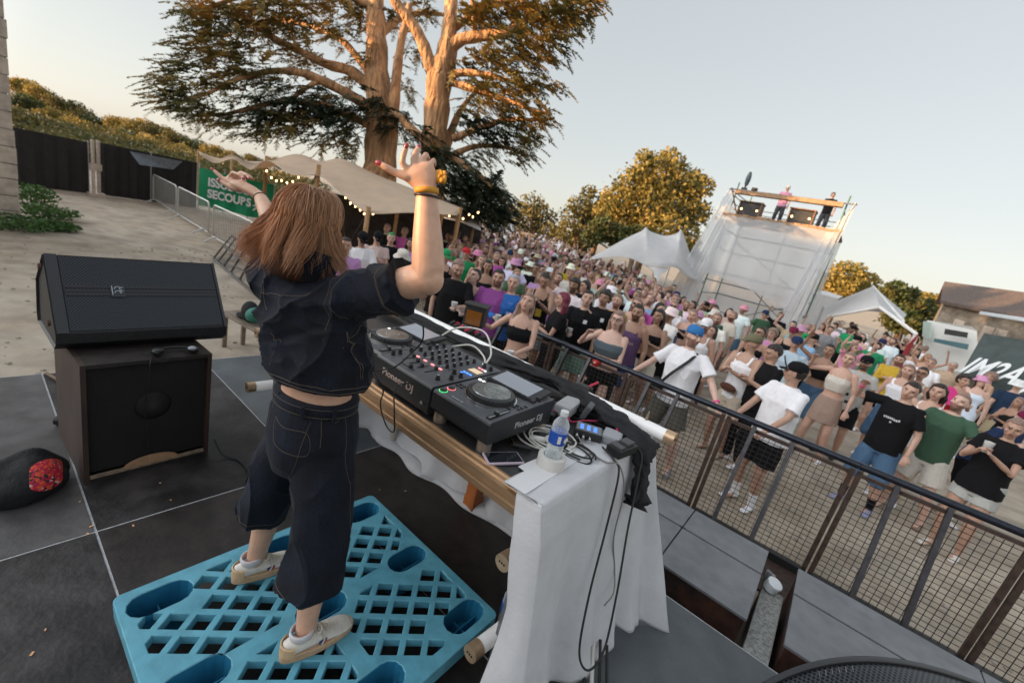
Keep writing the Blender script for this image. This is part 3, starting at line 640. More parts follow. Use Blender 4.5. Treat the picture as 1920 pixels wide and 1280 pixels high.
# white star tent
star = empty('star_tent', at(1215, 520, 18), 'white pointed star tent standing in the crowd left of the scaffold tower', 'tent')
r0_ = [(1098, 488, 19.5), (1135, 468, 20), (1175, 446, 20.5), (1203, 433, 20.9), (1211, 426, 21), (1220, 434, 21), (1247, 442, 21.3), (1270, 437, 21.5), (1277, 430, 21.5), (1284, 446, 21.4), (1296, 480, 21), (1322, 530, 20)]
r1_ = [(1098, 488.5, 19.3), (1140, 474, 18.8), (1180, 460, 18.4), (1205, 459, 18.3), (1213, 458, 18.2), (1222, 460, 18.2), (1246, 466, 18.2), (1266, 468, 18.3), (1272, 468, 18.4), (1280, 476, 18.5), (1293, 500, 18.7), (1320, 532, 19.6)]
r2_ = [(1098, 489, 19), (1142, 482, 18), (1180, 484, 17.2), (1204, 494, 16.9), (1212, 498, 16.8), (1220, 499, 16.7), (1238, 500, 16.6), (1256, 500, 16.9), (1264, 501, 17), (1273, 505, 17.2), (1287, 517, 17.7), (1318, 533, 19)]
mb = MB(); mb.add(*fabric([[px(p) for p in r] for r in (r0_, r1_, r2_)], 5, 4))
leg = fabric([[px(p) for p in r] for r in ([(1207, 496, 16.9), (1220, 500, 16.7), (1232, 501, 16.6), (1246, 501, 16.8)], [(1222, 506, 16.7), (1228, 512, 16.4), (1238, 512, 16.4), (1256, 503, 16.9)], [(1227, 524, 16.2), (1230, 525, 16.1), (1234, 525, 16.1), (1240, 515, 16.3)], [(1222, 562, 15.6), (1223, 562, 15.6), (1224, 562, 15.6), (1225, 560, 15.6)])], 4, 4)
mb.add(*leg); solid(put('canopy', mb, WHIT, star, smooth=True), .008)
for (x, y, d) in ((1210, 430, 21), (1277, 433, 21.5)):
    t_ = at(x, y, d); mb = MB(); mb.tube([(t_.x, t_.y, gh(t_.x, t_.y)), t_], .05, 8); put('mast', mb, ALU, star)
# white marquee to the right
mq = empty('white_marquee', at(1640, 600, 16), 'white marquee with a pitched roof right of the scaffold tower', 'tent')
mb = MB(); A, B, C_, D_ = px((1552, 594, 17)), px((1637, 537, 17.5)), px((1690, 601, 15)), px((1650, 576, 14.5))
E_ = px((1545, 574, 20)); F_ = px((1700, 590, 19))
mb.add([A, B, D_], [(0, 1, 2)]); mb.add([B, C_, D_], [(0, 1, 2)]); mb.add([E_, B, A], [(0, 1, 2)]); mb.add([E_, F_, B], [(0, 1, 2)]); mb.add([B, F_, C_], [(0, 1, 2)])
solid(put('roof', mb, WHIT, mq), .02)
mb = MB(); mb.tube([B, px((1694, 602, 14.8)), px((1692, 606, 14.8))], .05, 8); mb.tube([A, D_, px((1718, 626, 13.5)), px((1712, 645, 13.5))], .055, 8); put('frame', mb, mat('white_frame', (.75, .74, .72), .5), mq)
for q in ((A, 'pole'), (px((1716, 626, 13.5)), 'pole'), (E_, 'pole')):
    mb = MB(); mb.tube([(q[0].x, q[0].y, GZ), q[0]], .05, 8); put('pole', mb, ALU, mq)
mb = MB(); mb.add([px((1722, 626, 13.4)), px((1700, 648, 13.4)), Vector((px((1700, 648, 13.4)).x, px((1700, 648, 13.4)).y, GZ)), Vector((px((1722, 626, 13.4)).x, px((1722, 626, 13.4)).y, GZ))], [(0, 1, 2, 3)]); solid(put('red_panel', mb, mat('red_cloth', (.35, .02, .03), .7), mq), .02)
pw = empty('party_tent', at(1540, 570, 22), 'plain white tent wall between the scaffold tower and the white marquee', 'tent')
mb = MB(); a, b = at(1525, 548, 23), at(1572, 560, 23); mb.add([a, b, Vector((b.x, b.y, GZ)), Vector((a.x, a.y, GZ))], [(0, 1, 2, 3)]); solid(put('wall', mb, WHIT, pw), .03)
mb = MB(); c_ = at(1545, 545, 25.5); d2 = at(1580, 556, 25.5); mb.add([a, b, d2, c_], [(0, 1, 2, 3)]); solid(put('roof', mb, WHIT, pw), .03)
# ================================================================ scaffold tower
TY = 20.0; TX0, TX1 = -5.35, -1.02; TB = TY+3.0; ZD = 4.28; ZT = 5.22
tw = empty('scaffold_tower', ((TX0+TX1)/2, TY+1.5, GZ), 'tall scaffold tower wrapped in thin white cloth with two men on top', 'tower')
STL = mat('scaffold_steel', (0.20, 0.21, 0.22), 0.5, metal=0.5, var=.2); GRN = mat('green_steel', (0.03, 0.12, 0.07), .5, var=.3)
PLK = mat('plank', (0.30, 0.19, 0.11), .8, var=.25, scale=3)
def steel(pts, r_=.026, m_=STL, nm='steel_pole'):
    mb = MB(); mb.tube(pts, r_, 8); return put(nm, mb, m_, tw)
for x in (TX0+.25, TX1-.25):
    for y in (TY+.12, TB): steel([(x, y, GZ), (x, y, ZT+.35)], m_=GRN if y > TY+1 or True else STL)
for x in ((TX0+TX1)/2,): steel([(x, TB, GZ), (x, TB, ZD)])
for z in (.9, 1.9, 2.9, 3.7):
    steel([(TX0+.2, TB, z), (TX1-.2, TB, z)]); steel([(TX0+.25, TY+.12, z), (TX0+.25, TB, z)]); steel([(TX1-.25, TY+.12, z), (TX1-.25, TB, z)])
for z in (.3, 1.5): steel([(TX0+.2, TY+.13, z), (TX1-.2, TY+.13, z)])
for z0, z1, s in ((GZ, 1.5, 1), (1.5, 3.4, -1)):
    a, b = (TX0+.3, TX1-.3) if s > 0 else (TX1-.3, TX0+.3); steel([(a, TB-.05, z0), (b, TB-.05, z1)], .02)
steel([((TX0+TX1)/2, TY+.15, 1.5), (TX1-.4, TY+.15, .35)], .02)
for z in (ZD+.3, ZD+.5, ZD+.7): steel([(TX0+.3, TB, z), (TX1-.3, TB, z)], .018)
for x in (TX0+.25, TX1-.25):
    for z in (ZD+.3, ZD+.5, ZD+.75): steel([(x, TY+.12, z), (x, TB, z)], .018)
mb = MB(); mb.box(((TX0+TX1)/2, TY+1.5, ZD-.04), (TX1-TX0-.15, 3.1, .07)); put('deck', mb, mat('tower_deck', (.14, .13, .14), .8), tw)
mb = MB()
for k in range(16): mb.box((TX0+.05+(TX1-TX0-.1)*(k+.5)/16, TY-.10, ZD+random.uniform(-.03, .02)), ((TX1-TX0)/16*.92, .08, .09))
put('edge_planks', mb, PLK, tw)
mb = MB(); mb.bevbox(((TX0+TX1)/2-.05, TY+.02, ZT-.03), (3.75, .26, .16), .012); put('front_beam', mb, PLK, tw)
steel([(TX0, TY, ZT+.05), (TX1+.05, TY, ZT+.05)], .025); steel([(TX0, TY, ZT+.05), (TX0+.3, TB, ZT)], .02); steel([(TX1, TY, ZT+.05), (TX1-.3, TB, ZT)], .02)
steel([(TX0+.05, TY, ZT+.1), (TX0+.55, TY+.3, ZD)], .03, PLK, 'brace'); steel([(TX1, TY-.02, ZT+.1), (TX1-.25, TY, ZD)], .03, STL, 'brace')
# sheer white cloth
SHEER = bpy.data.materials.new('sheer_cloth'); SHEER.use_nodes = True; n = SHEER.node_tree; b_ = n.nodes['Principled BSDF']; b_.inputs['Base Color'].default_value = (.78, .79, .82, 1); b_.inputs['Roughness'].default_value = .8
tr_ = n.nodes.new('ShaderNodeBsdfTransparent'); tl_ = n.nodes.new('ShaderNodeBsdfTranslucent'); tl_.inputs[0].default_value = (.8, .81, .84, 1); m1 = n.nodes.new('ShaderNodeMixShader'); m1.inputs[0].default_value = .45; m2 = n.nodes.new('ShaderNodeMixShader'); m2.inputs[0].default_value = .64
n.links.new(b_.outputs[0], m1.inputs[1]); n.links.new(tl_.outputs[0], m1.inputs[2]); n.links.new(tr_.outputs[0], m2.inputs[1]); n.links.new(m1.outputs[0], m2.inputs[2]); n.links.new(m2.outputs[0], n.nodes['Material Output'].inputs[0])
def drape(top, bot, n=36, m=14, amp=.07, fr=1.0, seed=0, out=Vector((0, -1, 0))):
    rs = random.Random(seed); ph = [rs.uniform(0, 6.28) for _ in range(4)]; v = []; T_ = bez(top, 6) if len(top) > 2 else [Vector(top[0]).lerp(Vector(top[1]), k/12) for k in range(13)]; B_ = bez(bot, 6) if len(bot) > 2 else [Vector(bot[0]).lerp(Vector(bot[1]), k/12) for k in range(13)]
    def samp(L_, u):
        f = u*(len(L_)-1); i = min(int(f), len(L_)-2); return L_[i].lerp(L_[i+1], f-i)
    for i in range(n+1):
        u = i/n; a, b = samp(T_, u), samp(B_, u)
        for j in range(m+1):
            t = j/m; p = a.lerp(b, t); f = amp*(.3+t)*(math.sin(u*18*fr+ph[0]+t*.8)+.6*math.sin(u*41*fr+ph[1]-t))
            v.append(p+out*f)
    return v, [(i*(m+1)+j, i*(m+1)+j+1, (i+1)*(m+1)+j+1, (i+1)*(m+1)+j) for i in range(n) for j in range(m)]
mb = MB(); mb.add(*drape([(TX0-.02, TY-.1, ZT+.1), (TX0+.55, TY-.08, ZD-.02)], [(TX0-1.2, TY-.6, GZ+.15), (TX0+.05, TY-.25, GZ)], seed=1, amp=.06)); put('cloth_left', mb, SHEER, tw, smooth=True)
mb = MB(); mb.add(*drape([(TX1-.5, TY-.1, ZD), (TX1+.02, TY-.1, ZD+.85)], [(TX1-1.0, TY-.2, GZ+.05), (TX1-.25, TY-.3, GZ)], seed=2, amp=.05)); put('cloth_right', mb, SHEER, tw, smooth=True)
mb = MB(); mb.add(*drape([(TX0+.3, TY-.12, ZD-.02), (TX1-.2, TY-.12, ZD-.02)], [(TX0+.1, TY-.12, 1.75), (-3.9, TY-.3, 1.62), (-2.6, TY-.3, 1.35), (TX1-.65, TY-.12, 1.05)], seed=3, amp=.035, fr=.6)); put('cloth_front', mb, SHEER, tw, smooth=True)
mb = MB(); mb.add(*drape([(TX0+.1, TB+.08, ZD), (TX1-.1, TB+.08, ZD)], [(TX0, TB+.1, GZ), (TX1, TB+.1, GZ)], seed=4, amp=.04)); put('cloth_back', mb, SHEER, tw, smooth=True)
mb = MB(); mb.add(*drape([(TX0+.02, TY+.0, ZD+.4), (TX0+.02, TB, ZD)], [(TX0-.9, TY, GZ), (TX0-.2, TB, GZ)], seed=5, out=Vector((-1, 0, 0)), amp=.06)); put('cloth_side', mb, SHEER, tw, smooth=True)
def cabinet(x, label):
    t = empty('speaker_cabinet', (x, TY+.5, ZD), label, 'speaker', 'speaker cabinets on the tower')
    Wc, Hc = .86, .62
    mb = MB()
    mb.box((x, TY+.5, ZD+.02), (Wc, .62, .04)); mb.box((x, TY+.5, ZD+Hc), (Wc+.05, .66, .04))
    for s in (-1, 1): mb.box((x+s*(Wc/2-.02), TY+.5, ZD+Hc/2), (.04, .62, Hc-.05))
    mb.box((x, TY+.8, ZD+Hc/2), (Wc-.1, .03, Hc-.06)); put('case', mb, mat('cab_wood', (.16, .085, .045), .6, var=.3), t)
    mb = MB(); mb.box((x, TY+.26, ZD+Hc/2), (Wc-.1, .03, Hc-.1)); put('grille', mb, BLK, t)
    mb = MB()
    for s in (-1, 1): mb.ell((x+s*.3, TY+.235, ZD+Hc*.5), (.035, .012, .035), seg=10, rings=6)
    put('lamp', mb, bulb, t)
cabinet(-4.42, 'left black speaker cabinet on top of the scaffold tower'); cabinet(-2.55, 'right black speaker cabinet on top of the scaffold tower')
t = empty('moving_light', (-4.85, TY+.15, ZT+.06), 'dark upright blade shaped light fixture on the tower top left corner', 'lamp')
mb = MB(); mb.ell((-4.83, TY+.15, ZT+.52), (.10, .08, .30), seg=14, rings=10); put('head', mb, mat('fixture', (.05, .08, .09), .4), t, smooth=True)
mb = MB(); mb.bevbox((-4.85, TY+.15, ZT+.12), (.2, .16, .12), .01); mb.tube([(-4.85, TY+.15, ZT+.15), (-4.84, TY+.15, ZT+.35)], .03); put('base', mb, BLK, t)
t = put('small_projector', MB().bevbox((-4.45, TY+.1, ZT+.13), (.22, .16, .16), .02).box((-4.45, TY+.0, ZT+.13), (.12, .05, .1)), BLK, label='small black projector lamp beside the blade light on the tower', cat='lamp')
# ================================================================ old building, truck and banner on the right
ob = empty('old_house', at(1850, 620, 27), 'old stone house with a long sagging tiled roof at the right edge', 'building')
ROOF = mat('roof_tiles', (0.10, 0.078, 0.07), .9, var=.3, scale=3, bump=.6, bscale=20, col2=(.16, .09, .06), blend=(.55, .75))
r1a, r1b = at(1770, 530, 28), at(1990, 560, 25); e1a, e1b = at(1763, 566, 25.5), at(1990, 612, 22.5)
mb = MB(); bk = Vector((.6, 5, -1.2)); mb.add([r1a, r1b, e1b, e1a, r1a+bk, r1b+bk], [(0, 1, 2, 3), (0, 4, 5, 1)]); solid(put('roof', mb, ROOF, ob), .18)
w0, w1 = e1a+Vector((.25, .5, -.05)), e1b+Vector((.1, .5, -.05)); mb = MB()
mb.add([w0, w1, Vector((w1.x, w1.y, GZ)), Vector((w0.x, w0.y, GZ)), w0+Vector((.6, 6, 0)), Vector((w0.x+.6, w0.y+6, GZ)), r1a+Vector((.2, .3, -.1))], [(0, 1, 2, 3), (0, 3, 5, 4), (0, 4, 6)])
put('wall', mb, mat('old_render', (0.24, 0.20, 0.16), .95, var=.35, scale=1.2, col2=(.14, .115, .09), blend=(.4, .6)), ob)
mb = MB(); mb.add([at(1838, 584, 23), at(1935, 598, 22), at(1940, 606, 21.5), at(1835, 588, 22)], [(0, 1, 2, 3)]); solid(put('awning', mb, mat('awning_sheet', (.5, .52, .53), .5), ob), .04)
for (xx, yy) in ((1800, 600), (1855, 612), (1880, 618)):
    p = at(xx, yy, 23.6); mb = MB(); mb.box((p.x, p.y, (p.z+GZ)/2), (.35, .5, p.z-GZ)); put('buttress', mb, STONE, ob)
tk = empty('food_truck', at(1780, 640, 18), 'white food truck with an open serving hatch in front of the old house', 'food truck')
def facade(t, name, quad, dep, m_, th=.1, back=None):
    P = [at(x, y, d) for x, y, d in quad]; n_ = (P[1]-P[0]).cross(P[3]-P[0]).normalized()
    if n_.dot(cf) < 0: n_ = -n_
    k = len(P); mb = MB(); Q = [p+n_*dep for p in P]
    mb.add(P+Q, [tuple(range(k)), tuple(reversed(range(k, 2*k)))]+[(i, i+k, (i+1) % k+k, (i+1) % k) for i in range(k)]); return put(name, mb, m_, t)
facade(tk, 'body', [(1733, 604, 18), (1740, 600, 18), (1822, 612, 16.6), (1832, 620, 16.5), (1832, 700, 16.4), (1728, 690, 18)], 2.0, mat('truck_white', (.72, .72, .70), .35, var=.05))
facade(tk, 'hatch_opening', [(1772, 616, 16.9), (1814, 623, 16.3), (1812, 633, 16.3), (1770, 626, 16.9)], .06, mat('hatch_dark', (.02, .02, .02), .6))
facade(tk, 'stripe', [(1752, 634, 17.1), (1816, 645, 16.2), (1813, 655, 16.2), (1750, 640, 17.1)], .06, mat('teal', (.03, .11, .13), .5))
facade(tk, 'green_panel', [(1731, 602, 17.8), (1745, 604, 17.5), (1743, 636, 17.5), (1729, 630, 17.8)], .05, mat('green_tint', (.5, .6, .55), .5))
# dark banner fence with big white letters
bn = empty('banner_fence', at(1870, 740, 10), 'dark grey green banner with huge slanted white letters at the right edge', 'banner')
BQ = [(1845, 624, 10.6), (1990, 650, 9.0), (1960, 840, 8.6), (1792, 716, 10.5)]
facade(bn, 'cloth', BQ, .05, mat('banner_cloth', (.055, .072, .072), .8, var=.2, scale=1.5))
a = at(1792, 722, 10.45); b = at(1990, 757, 8.95); xdir = (at(1985, 668, 9.0)-at(1835, 642, 10.6)).normalized(); ydir = (at(1845, 624, 10.6)-at(1792, 716, 10.5)).normalized(); nn = xdir.cross(ydir).normalized()
WL = mat('white_lettering', (.78, .80, .82), .6)
RB = rotm(xdir, nn.cross(xdir), nn)
textmesh('IM2A', .64, at(1796, 695, 10.3), RB, bn, WL, shear=.42, xs=.82, bold=.012)
textmesh('7', 1.15, at(1878, 738, 9.35), RB, bn, WL, shear=.42, xs=.8, bold=.014)
for (xx, yy, d) in ((1848, 628, 10.7), (1900, 640, 10.2)):
    p = at(xx, yy, d); mb = MB(); mb.tube([(p.x, p.y, GZ), p], .03, 8); put('post', mb, STL, bn)
# ================================================================ black fence, green banner, pedestrian barriers
FB = mat('black_sheet', (0.014, 0.013, 0.014), .7, var=.3, scale=1.5, bump=.3, bscale=3)
def fenceseg(px0, px1, label, name='sheet_fence', hgt=1.92, sheet=FB, top=None):
    a, b = onground(*px0), onground(*px1); t = empty(name, (a.x, a.y, a.z), label, 'fence', 'black sheeted fence panels' if name == 'sheet_fence' else None)
    h = hgt; mb = MB(); v = []; n = 16
    for i in range(n+1):
        q = i/n; p = a.lerp(b, q); w_ = .03*math.sin(i*1.9)+.02*math.sin(i*.7)
        for z in (0.02, h*.5, h): v.append((p.x+w_, p.y, p.z+z))
    mb.add(v, [(i*3+j, i*3+j+1, i*3+4+j, i*3+3+j) for i in range(n) for j in range(2)]); solid(put('sheet', mb, sheet, t), .012)
    k = max(2, int((b-a).length/1.7)+1)
    for i in range(k):
        p = a.lerp(b, i/(k-1)); mb = MB(); mb.tube([(p.x-.05, p.y, p.z), (p.x-.05, p.y, p.z+h+.05)], .02, 6); put('post', mb, ALUD, t)
    return a, b, t
fenceseg((30, 348), (168, 364), 'black sheeted fence panel directly right of the stone wall end', hgt=1.72); a, b, tf = fenceseg((190, 366), (283, 379), 'black sheeted fence panel in the middle, with a torn grey sheet on top', hgt=1.78)
mb = MB(); mb.add([at(243, 284, 14.9), at(342, 303, 16.0), at(325, 318, 15.9), at(262, 309, 15.0)], [(0, 1, 2, 3)]); solid(put('grey_sheet', mb, mat('grey_plastic', (.16, .19, .23), .5, var=.2, scale=4), tf), .01)
fenceseg((284, 379), (368, 391), 'black sheeted fence panel touching the green banner', hgt=1.80)
for (xx, lab) in ((176, 'left pale post in the gap of the black fence'), (186, 'right pale post in the gap of the black fence')):
    p = onground(xx, 367); mb = MB(); mb.tube([(p.x, p.y, p.z), (p.x, p.y, p.z+1.85)], .05, 8); mb.box((p.x, p.y, p.z+.95), (.16, .16, .22)); mb.box((p.x, p.y, p.z+.04), (.5, .3, .08))
    put('fence_post', mb, mat('pale_post', (.5, .42, .36), .7, var=.3), label=lab, cat='post')
a = onground(371, 395); b = onground(508, 425); gb = empty('green_banner', (a.x, a.y, a.z), 'green banner with white lettering tied to the fence in front of the beige tent', 'banner')
def bw(q, z): p = a.lerp(b, q); return Vector((p.x, p.y, p.z+z))
mb = MB(); v = []; n = 20
for i in range(n+1):
    q = i/n; off = .035*math.sin(i*1.1)
    for z in (.22, .7, 1.2, 1.66): v.append(bw(q, z)+Vector((off*(1.7-z), -off*.3, .02*math.sin(i*.8))))
mb.add(v, [(i*4+j, i*4+j+1, i*4+5+j, i*4+4+j) for i in range(n) for j in range(3)]); solid(put('cloth', mb, mat('green_cloth', (0.0, .27, .12), .6, var=.08, scale=2), gb), .01)
dx = (bw(1, 0)-bw(0, 0)).normalized(); nn = dx.cross(Vector((0, 0, 1))).normalized(); RB = rotm(dx, Vector((0, 0, 1)), nn)
if nn.dot(cf) > 0: nn = -nn
LEN = (b-a).length
textmesh('ISSUE DE', .44, bw(.13, 1.06)+nn*.07, RB, gb, WL, bold=.016, xs=.88); textmesh('SECOURS', .44, bw(.13, .62)+nn*.07, RB, gb, WL, bold=.016, xs=.86)
# running man and arrow sign
mb = MB(); o = bw(.80, .5)+nn*.07
for (x, y, w_, h_, r_) in ((0, .34, .08, .08, .7), (.0, .2, .09, .2, .3), (-.09, .06, .05, .17, -.7), (.08, .05, .05, .17, .5), (.1, .22, .16, .04, -.4), (-.1, .2, .14, .04, .5)):
    R_ = RB @ Matrix.Rotation(r_, 3, 'Z'); mb.box(o+dx*x+Vector((0, 0, y)), (w_, h_, .01), R_)
put('running_man', mb, WL, gb)
for q in (0, .33, .66, 1):
    mb = MB(); mb.tube([bw(q, 0)-nn*.03, bw(q, 1.85)-nn*.03], .022, 6); put('post', mb, ALUD, gb)
GALV = mat('galvanised', (0.55, 0.56, 0.56), .4, metal=.6, var=.1)
def pedbar(p0, p1, label, h=1.05, dark=False):
    a, b = onground(*p0), onground(*p1); t = empty('pedestrian_barrier', tuple(a), label, 'barrier', 'pale pedestrian barriers on the gravel')
    u = (b-a).normalized(); L_ = (b-a).length; mb = MB(); up = Vector((0, 0, 1)); c = .12
    mb.tube([a+up*.15, a+up*(h-c), a+u*c*.3+up*(h-c*.3), a+u*c+up*h, b-u*c+up*h, b-u*c*.3+up*(h-c*.3), b+up*(h-c), b+up*.15, a+up*.15], .021, 8); put('frame', mb, GALV, t)
    mb = MB(); k = int(L_/.13)
    for i in range(1, k): p = a+u*(L_*i/k); mb.tube([p+up*.16, p+up*(h-.01)], .007, 5)
    put('bars', mb, GALV, t)
    nx = Vector((-u.y, u.x, 0))
    for q in (.12, .88):
        p = a+u*L_*q; mb = MB(); mb.tube([p-nx*.3+up*.02, p-nx*.08+up*.16, p+nx*.08+up*.16, p+nx*.3+up*.02], .02, 6); put('foot', mb, GALV, t)
pedbar((287, 380), (330, 407), 'pale pedestrian barrier farthest left in front of the black fence'); pedbar((333, 409), (390, 445), 'pale pedestrian barrier in the middle of the three on the gravel'); pedbar((398, 452), (470, 495), 'pale pedestrian barrier nearest the DJ head')
# ================================================================ pallet
PAL = mat('blue_plastic', (0.145, 0.42, 0.53), 0.45, var=0.16, scale=5, bump=0.06, bscale=60, col2=(0.10, 0.34, 0.46), blend=(.3, .75), transl=.08)
PALD = mat('blue_plastic_deep', (0.02, 0.17, 0.30), 0.45, var=.1, scale=6)
PX0, PX1, PY0, PY1, PZ = -1.765, -0.735, 0.265, 1.415, 0.15
pal = empty('plastic_pallet', ((PX0+PX1)/2, (PY0+PY1)/2, 0), 'turquoise plastic pallet with diamond lattice top that the DJ stands on', 'pallet')
def clip(poly, P):
    """Sutherland-Hodgman, P convex counter-clockwise"""
    out = poly
    for i in range(len(P)):
        a, b = P[i], P[(i+1) % len(P)]; inp = out; out = []
        if not inp: return []
        f = lambda p: (b[0]-a[0])*(p[1]-a[1])-(b[1]-a[1])*(p[0]-a[0])
        for j in range(len(inp)):
            p, q = inp[j-1], inp[j]; fp, fq = f(p), f(q)
            if (fp >= 0) != (fq >= 0): t = fp/(fp-fq); out.append((p[0]+(q[0]-p[0])*t, p[1]+(q[1]-p[1])*t))
            if fq >= 0: out.append(q)
    return out
def area(p): return .5*sum(p[i-1][0]*p[i][1]-p[i][0]*p[i-1][1] for i in range(len(p)))
def shrink(p, d):
    cx = sum(a for a, _ in p)/len(p); cy = sum(b for _, b in p)/len(p); return [(x+(cx-x)*d, y+(cy-y)*d) for x, y in p]
xm, ym = (PX0+PX1)/2, (PY0+PY1)/2; holes = []
PC = .120
def quad(x0, x1, y0, y1, c):
    return [(x0+c, y0), (x1-c, y0), (x1, y0+c), (x1, y1-c), (x1-c, y1), (x0+c, y1), (x0, y1-c), (x0, y0+c)]
for (x0, x1) in ((PX0+.055, xm-.035), (xm+.035, PX1-.055)):
    for (y0, y1) in ((PY0+.045, ym-.035), (ym+.035, PY1-.045)):
        Q = quad(x0, x1, y0, y1, .125)
        for i in range(-20, 60):
            for j in range(-60, 60):
                cx, cy = PX0+(i+j)*PC/2*1.0, PY0+(i-j)*PC/2*1.15
                if not (x0-.15 < cx < x1+.1 and y0-.1 < cy < y1+.1): continue
                h = .0425; d = [(cx+h, cy), (cx, cy+h*1.15), (cx-h, cy), (cx, cy-h*1.15)]
                c = clip(d, Q)
                if len(c) >= 3 and abs(area(c)) > .00045: holes.append(c)
pock = []
for x in (PX0+.10, xm, PX1-.10):
    for y in (PY0+.13, ym, PY1-.13): pock.append((x, y))
def stad(cx, cy, w_, l_, n=7):
    out = []
    for k in range(n): a = math.pi*k/(n-1); out.append((cx+w_*math.cos(a), cy+l_-w_+w_*math.sin(a)))
    for k in range(n): a = math.pi+math.pi*k/(n-1); out.append((cx+w_*math.cos(a), cy-l_+w_+w_*math.sin(a)))
    return out
def fillcurve(outer, holes, thick, bev, z):
    from mathutils.geometry import delaunay_2d_cdt
    V_ = []; E_ = []; loops = []
    for p in [outer]+holes:
        q = []
        for c in p:
            if not q or (abs(c[0]-q[-1][0])+abs(c[1]-q[-1][1])) > 2e-4: q.append(c)
        if abs(q[0][0]-q[-1][0])+abs(q[0][1]-q[-1][1]) < 2e-4: q.pop()
        o_ = len(V_); V_ += [Vector(c) for c in q]; E_ += [(o_+i, o_+(i+1) % len(q)) for i in range(len(q))]; loops.append(q)
    r_ = delaunay_2d_cdt(V_, E_, [], 0, 1e-6); vv, ff = r_[0], r_[2]
    def inp(x, y, P):
        c = False
        for i in range(len(P)):
            (x1, y1), (x2, y2) = P[i-1], P[i]
            if (y1 > y) != (y2 > y) and x < (x2-x1)*(y-y1)/(y2-y1)+x1: c = not c
        return c
    F_ = []
    for f in ff:
        x = sum(vv[i].x for i in f)/len(f); y = sum(vv[i].y for i in f)/len(f)
        if inp(x, y, loops[0]) and not any(inp(x, y, q) for q in loops[1:]): F_.append(list(f))
    bm = bmesh.new(); bv_ = [bm.verts.new((v.x, v.y, z+thick/2)) for v in vv]
    for f in F_: bm.faces.new([bv_[i] for i in f])
    for v in [v for v in bm.verts if not v.link_faces]: bm.verts.remove(v)
    bmesh.ops.recalc_face_normals(bm, faces=bm.faces)
    if bm.faces[:][0].normal.z < 0: bmesh.ops.reverse_faces(bm, faces=bm.faces)
    g = bmesh.ops.extrude_face_region(bm, geom=bm.faces[:]); 
    for v in [e for e in g['geom'] if isinstance(e, bmesh.types.BMVert)]: v.co.z -= thick
    bmesh.ops.recalc_face_normals(bm, faces=bm.faces)
    ed = [e for e in bm.edges if len(e.link_faces) == 2 and e.calc_face_angle(0) > 1.2 and e.verts[0].co.z > z and e.verts[1].co.z > z]
    bmesh.ops.bevel(bm, geom=ed, offset=bev, segments=1, affect='EDGES')
    me = bpy.data.meshes.new('deck'); bm.to_mesh(me); bm.free(); return me
R_ = .03; outer = []
for (cx, cy, a0) in ((PX1-R_, PY1-R_, 0), (PX0+R_, PY1-R_, 90), (PX0+R_, PY0+R_, 180), (PX1-R_, PY0+R_, 270)):
    for k in range(5): a = RAD(a0+22.5*k); outer.append((cx+R_*math.cos(a), cy+R_*math.sin(a)))
holes = [h for h in holes if all(abs(sum(p[0] for p in h)/len(h)-x) > .085 or abs(sum(p[1] for p in h)/len(h)-y) > .145 for x, y in pock)]
pk = [stad(x, y, .058, .105) for x, y in pock]
me = fillcurve(outer, holes+pk, .038, .003, PZ-.019); me.name = 'top_deck'; put('top_deck', me, PAL, pal)
for (x, y) in pock:
    mb = MB(); a = stad(x, y, .058, .105); b = stad(x, y, .05, .097); o2 = stad(x, y, .064, .111)
    ring = [[(p[0], p[1], PZ-.004) for p in a], [(p[0], p[1], .02) for p in b]]; mb.loft(ring, cap=False)
    mb.loft([[(p[0], p[1], PZ-.037) for p in o2], [(p[0], p[1], .001) for p in [(q[0]+(x-q[0])*.05, q[1]+(y-q[1])*.05) for q in o2]]], cap=False)
    n = len(b); mb.add([(p[0], p[1], .02) for p in b], [tuple(range(n))])
    mb.box((x, y, .05), (.006, .18, .06)); mb.box((x, y, .045), (.096, .006, .05)); put('leg_pocket', mb, PALD, pal)
mb = MB()
for (x0, x1, y0, y1) in ((PX0, PX1, PY0, PY0), (PX0, PX1, PY1, PY1), (PX0, PX0, PY0, PY1), (PX1, PX1, PY0, PY1)):
    mb.box(((x0+x1)/2+(.006 if x0 == x1 == PX0 else -.006 if x0 == x1 else 0), (y0+y1)/2+(.006 if y0 == y1 == PY0 else -.006 if y0 == y1 else 0), PZ-.055), (max(x1-x0-.05, .008), max(y1-y0-.05, .008), .04))
put('rim', mb, PAL, pal)
# ================================================================ DJ table
TZ = 0.97; TXL, TXR, TYF, TYB = -2.78, -0.56, 1.20, 2.16
tb = empty('dj_table', (-1.6, 1.68, 0), 'long DJ table with dark top and shiny metal front rail', 'table')
mb = MB(); mb.box(((TXL+TXR)/2, (TYF+TYB)/2, TZ-.02), (TXR-TXL, TYB-TYF, .036)); put('table_top', mb, mat('table_top', (.025, .024, .025), .38, var=.3, scale=4, bump=.05), tb)
RAIL = mat('rail_metal', (0.40, 0.25, 0.14), 0.38, metal=0.6, var=.15, scale=5, stretch=(1, 8, 8))  # orange of the aluminium is reflected evening light put into its colour
prof = [(TYF, TZ+.001), (TYF-.012, TZ+.003), (TYF-.016, TZ-.006), (TYF-.030, TZ-.009), (TYF-.034, TZ-.018), (TYF-.05, TZ-.021), (TYF-.052, TZ-.05), (TYF-.045, TZ-.054), (TYF-.045, TZ-.062), (TYF-.052, TZ-.066), (TYF-.052, TZ-.092), (TYF-.001, TZ-.095)]
mb = MB(); mb.prism(prof, 0, TXL, TXR-.005); put('front_rail', mb, RAIL, tb)
OL = mat('orange_wood_leg', (0.42, 0.13, 0.035), .45, var=.25, scale=4, stretch=(1, 1, .3))
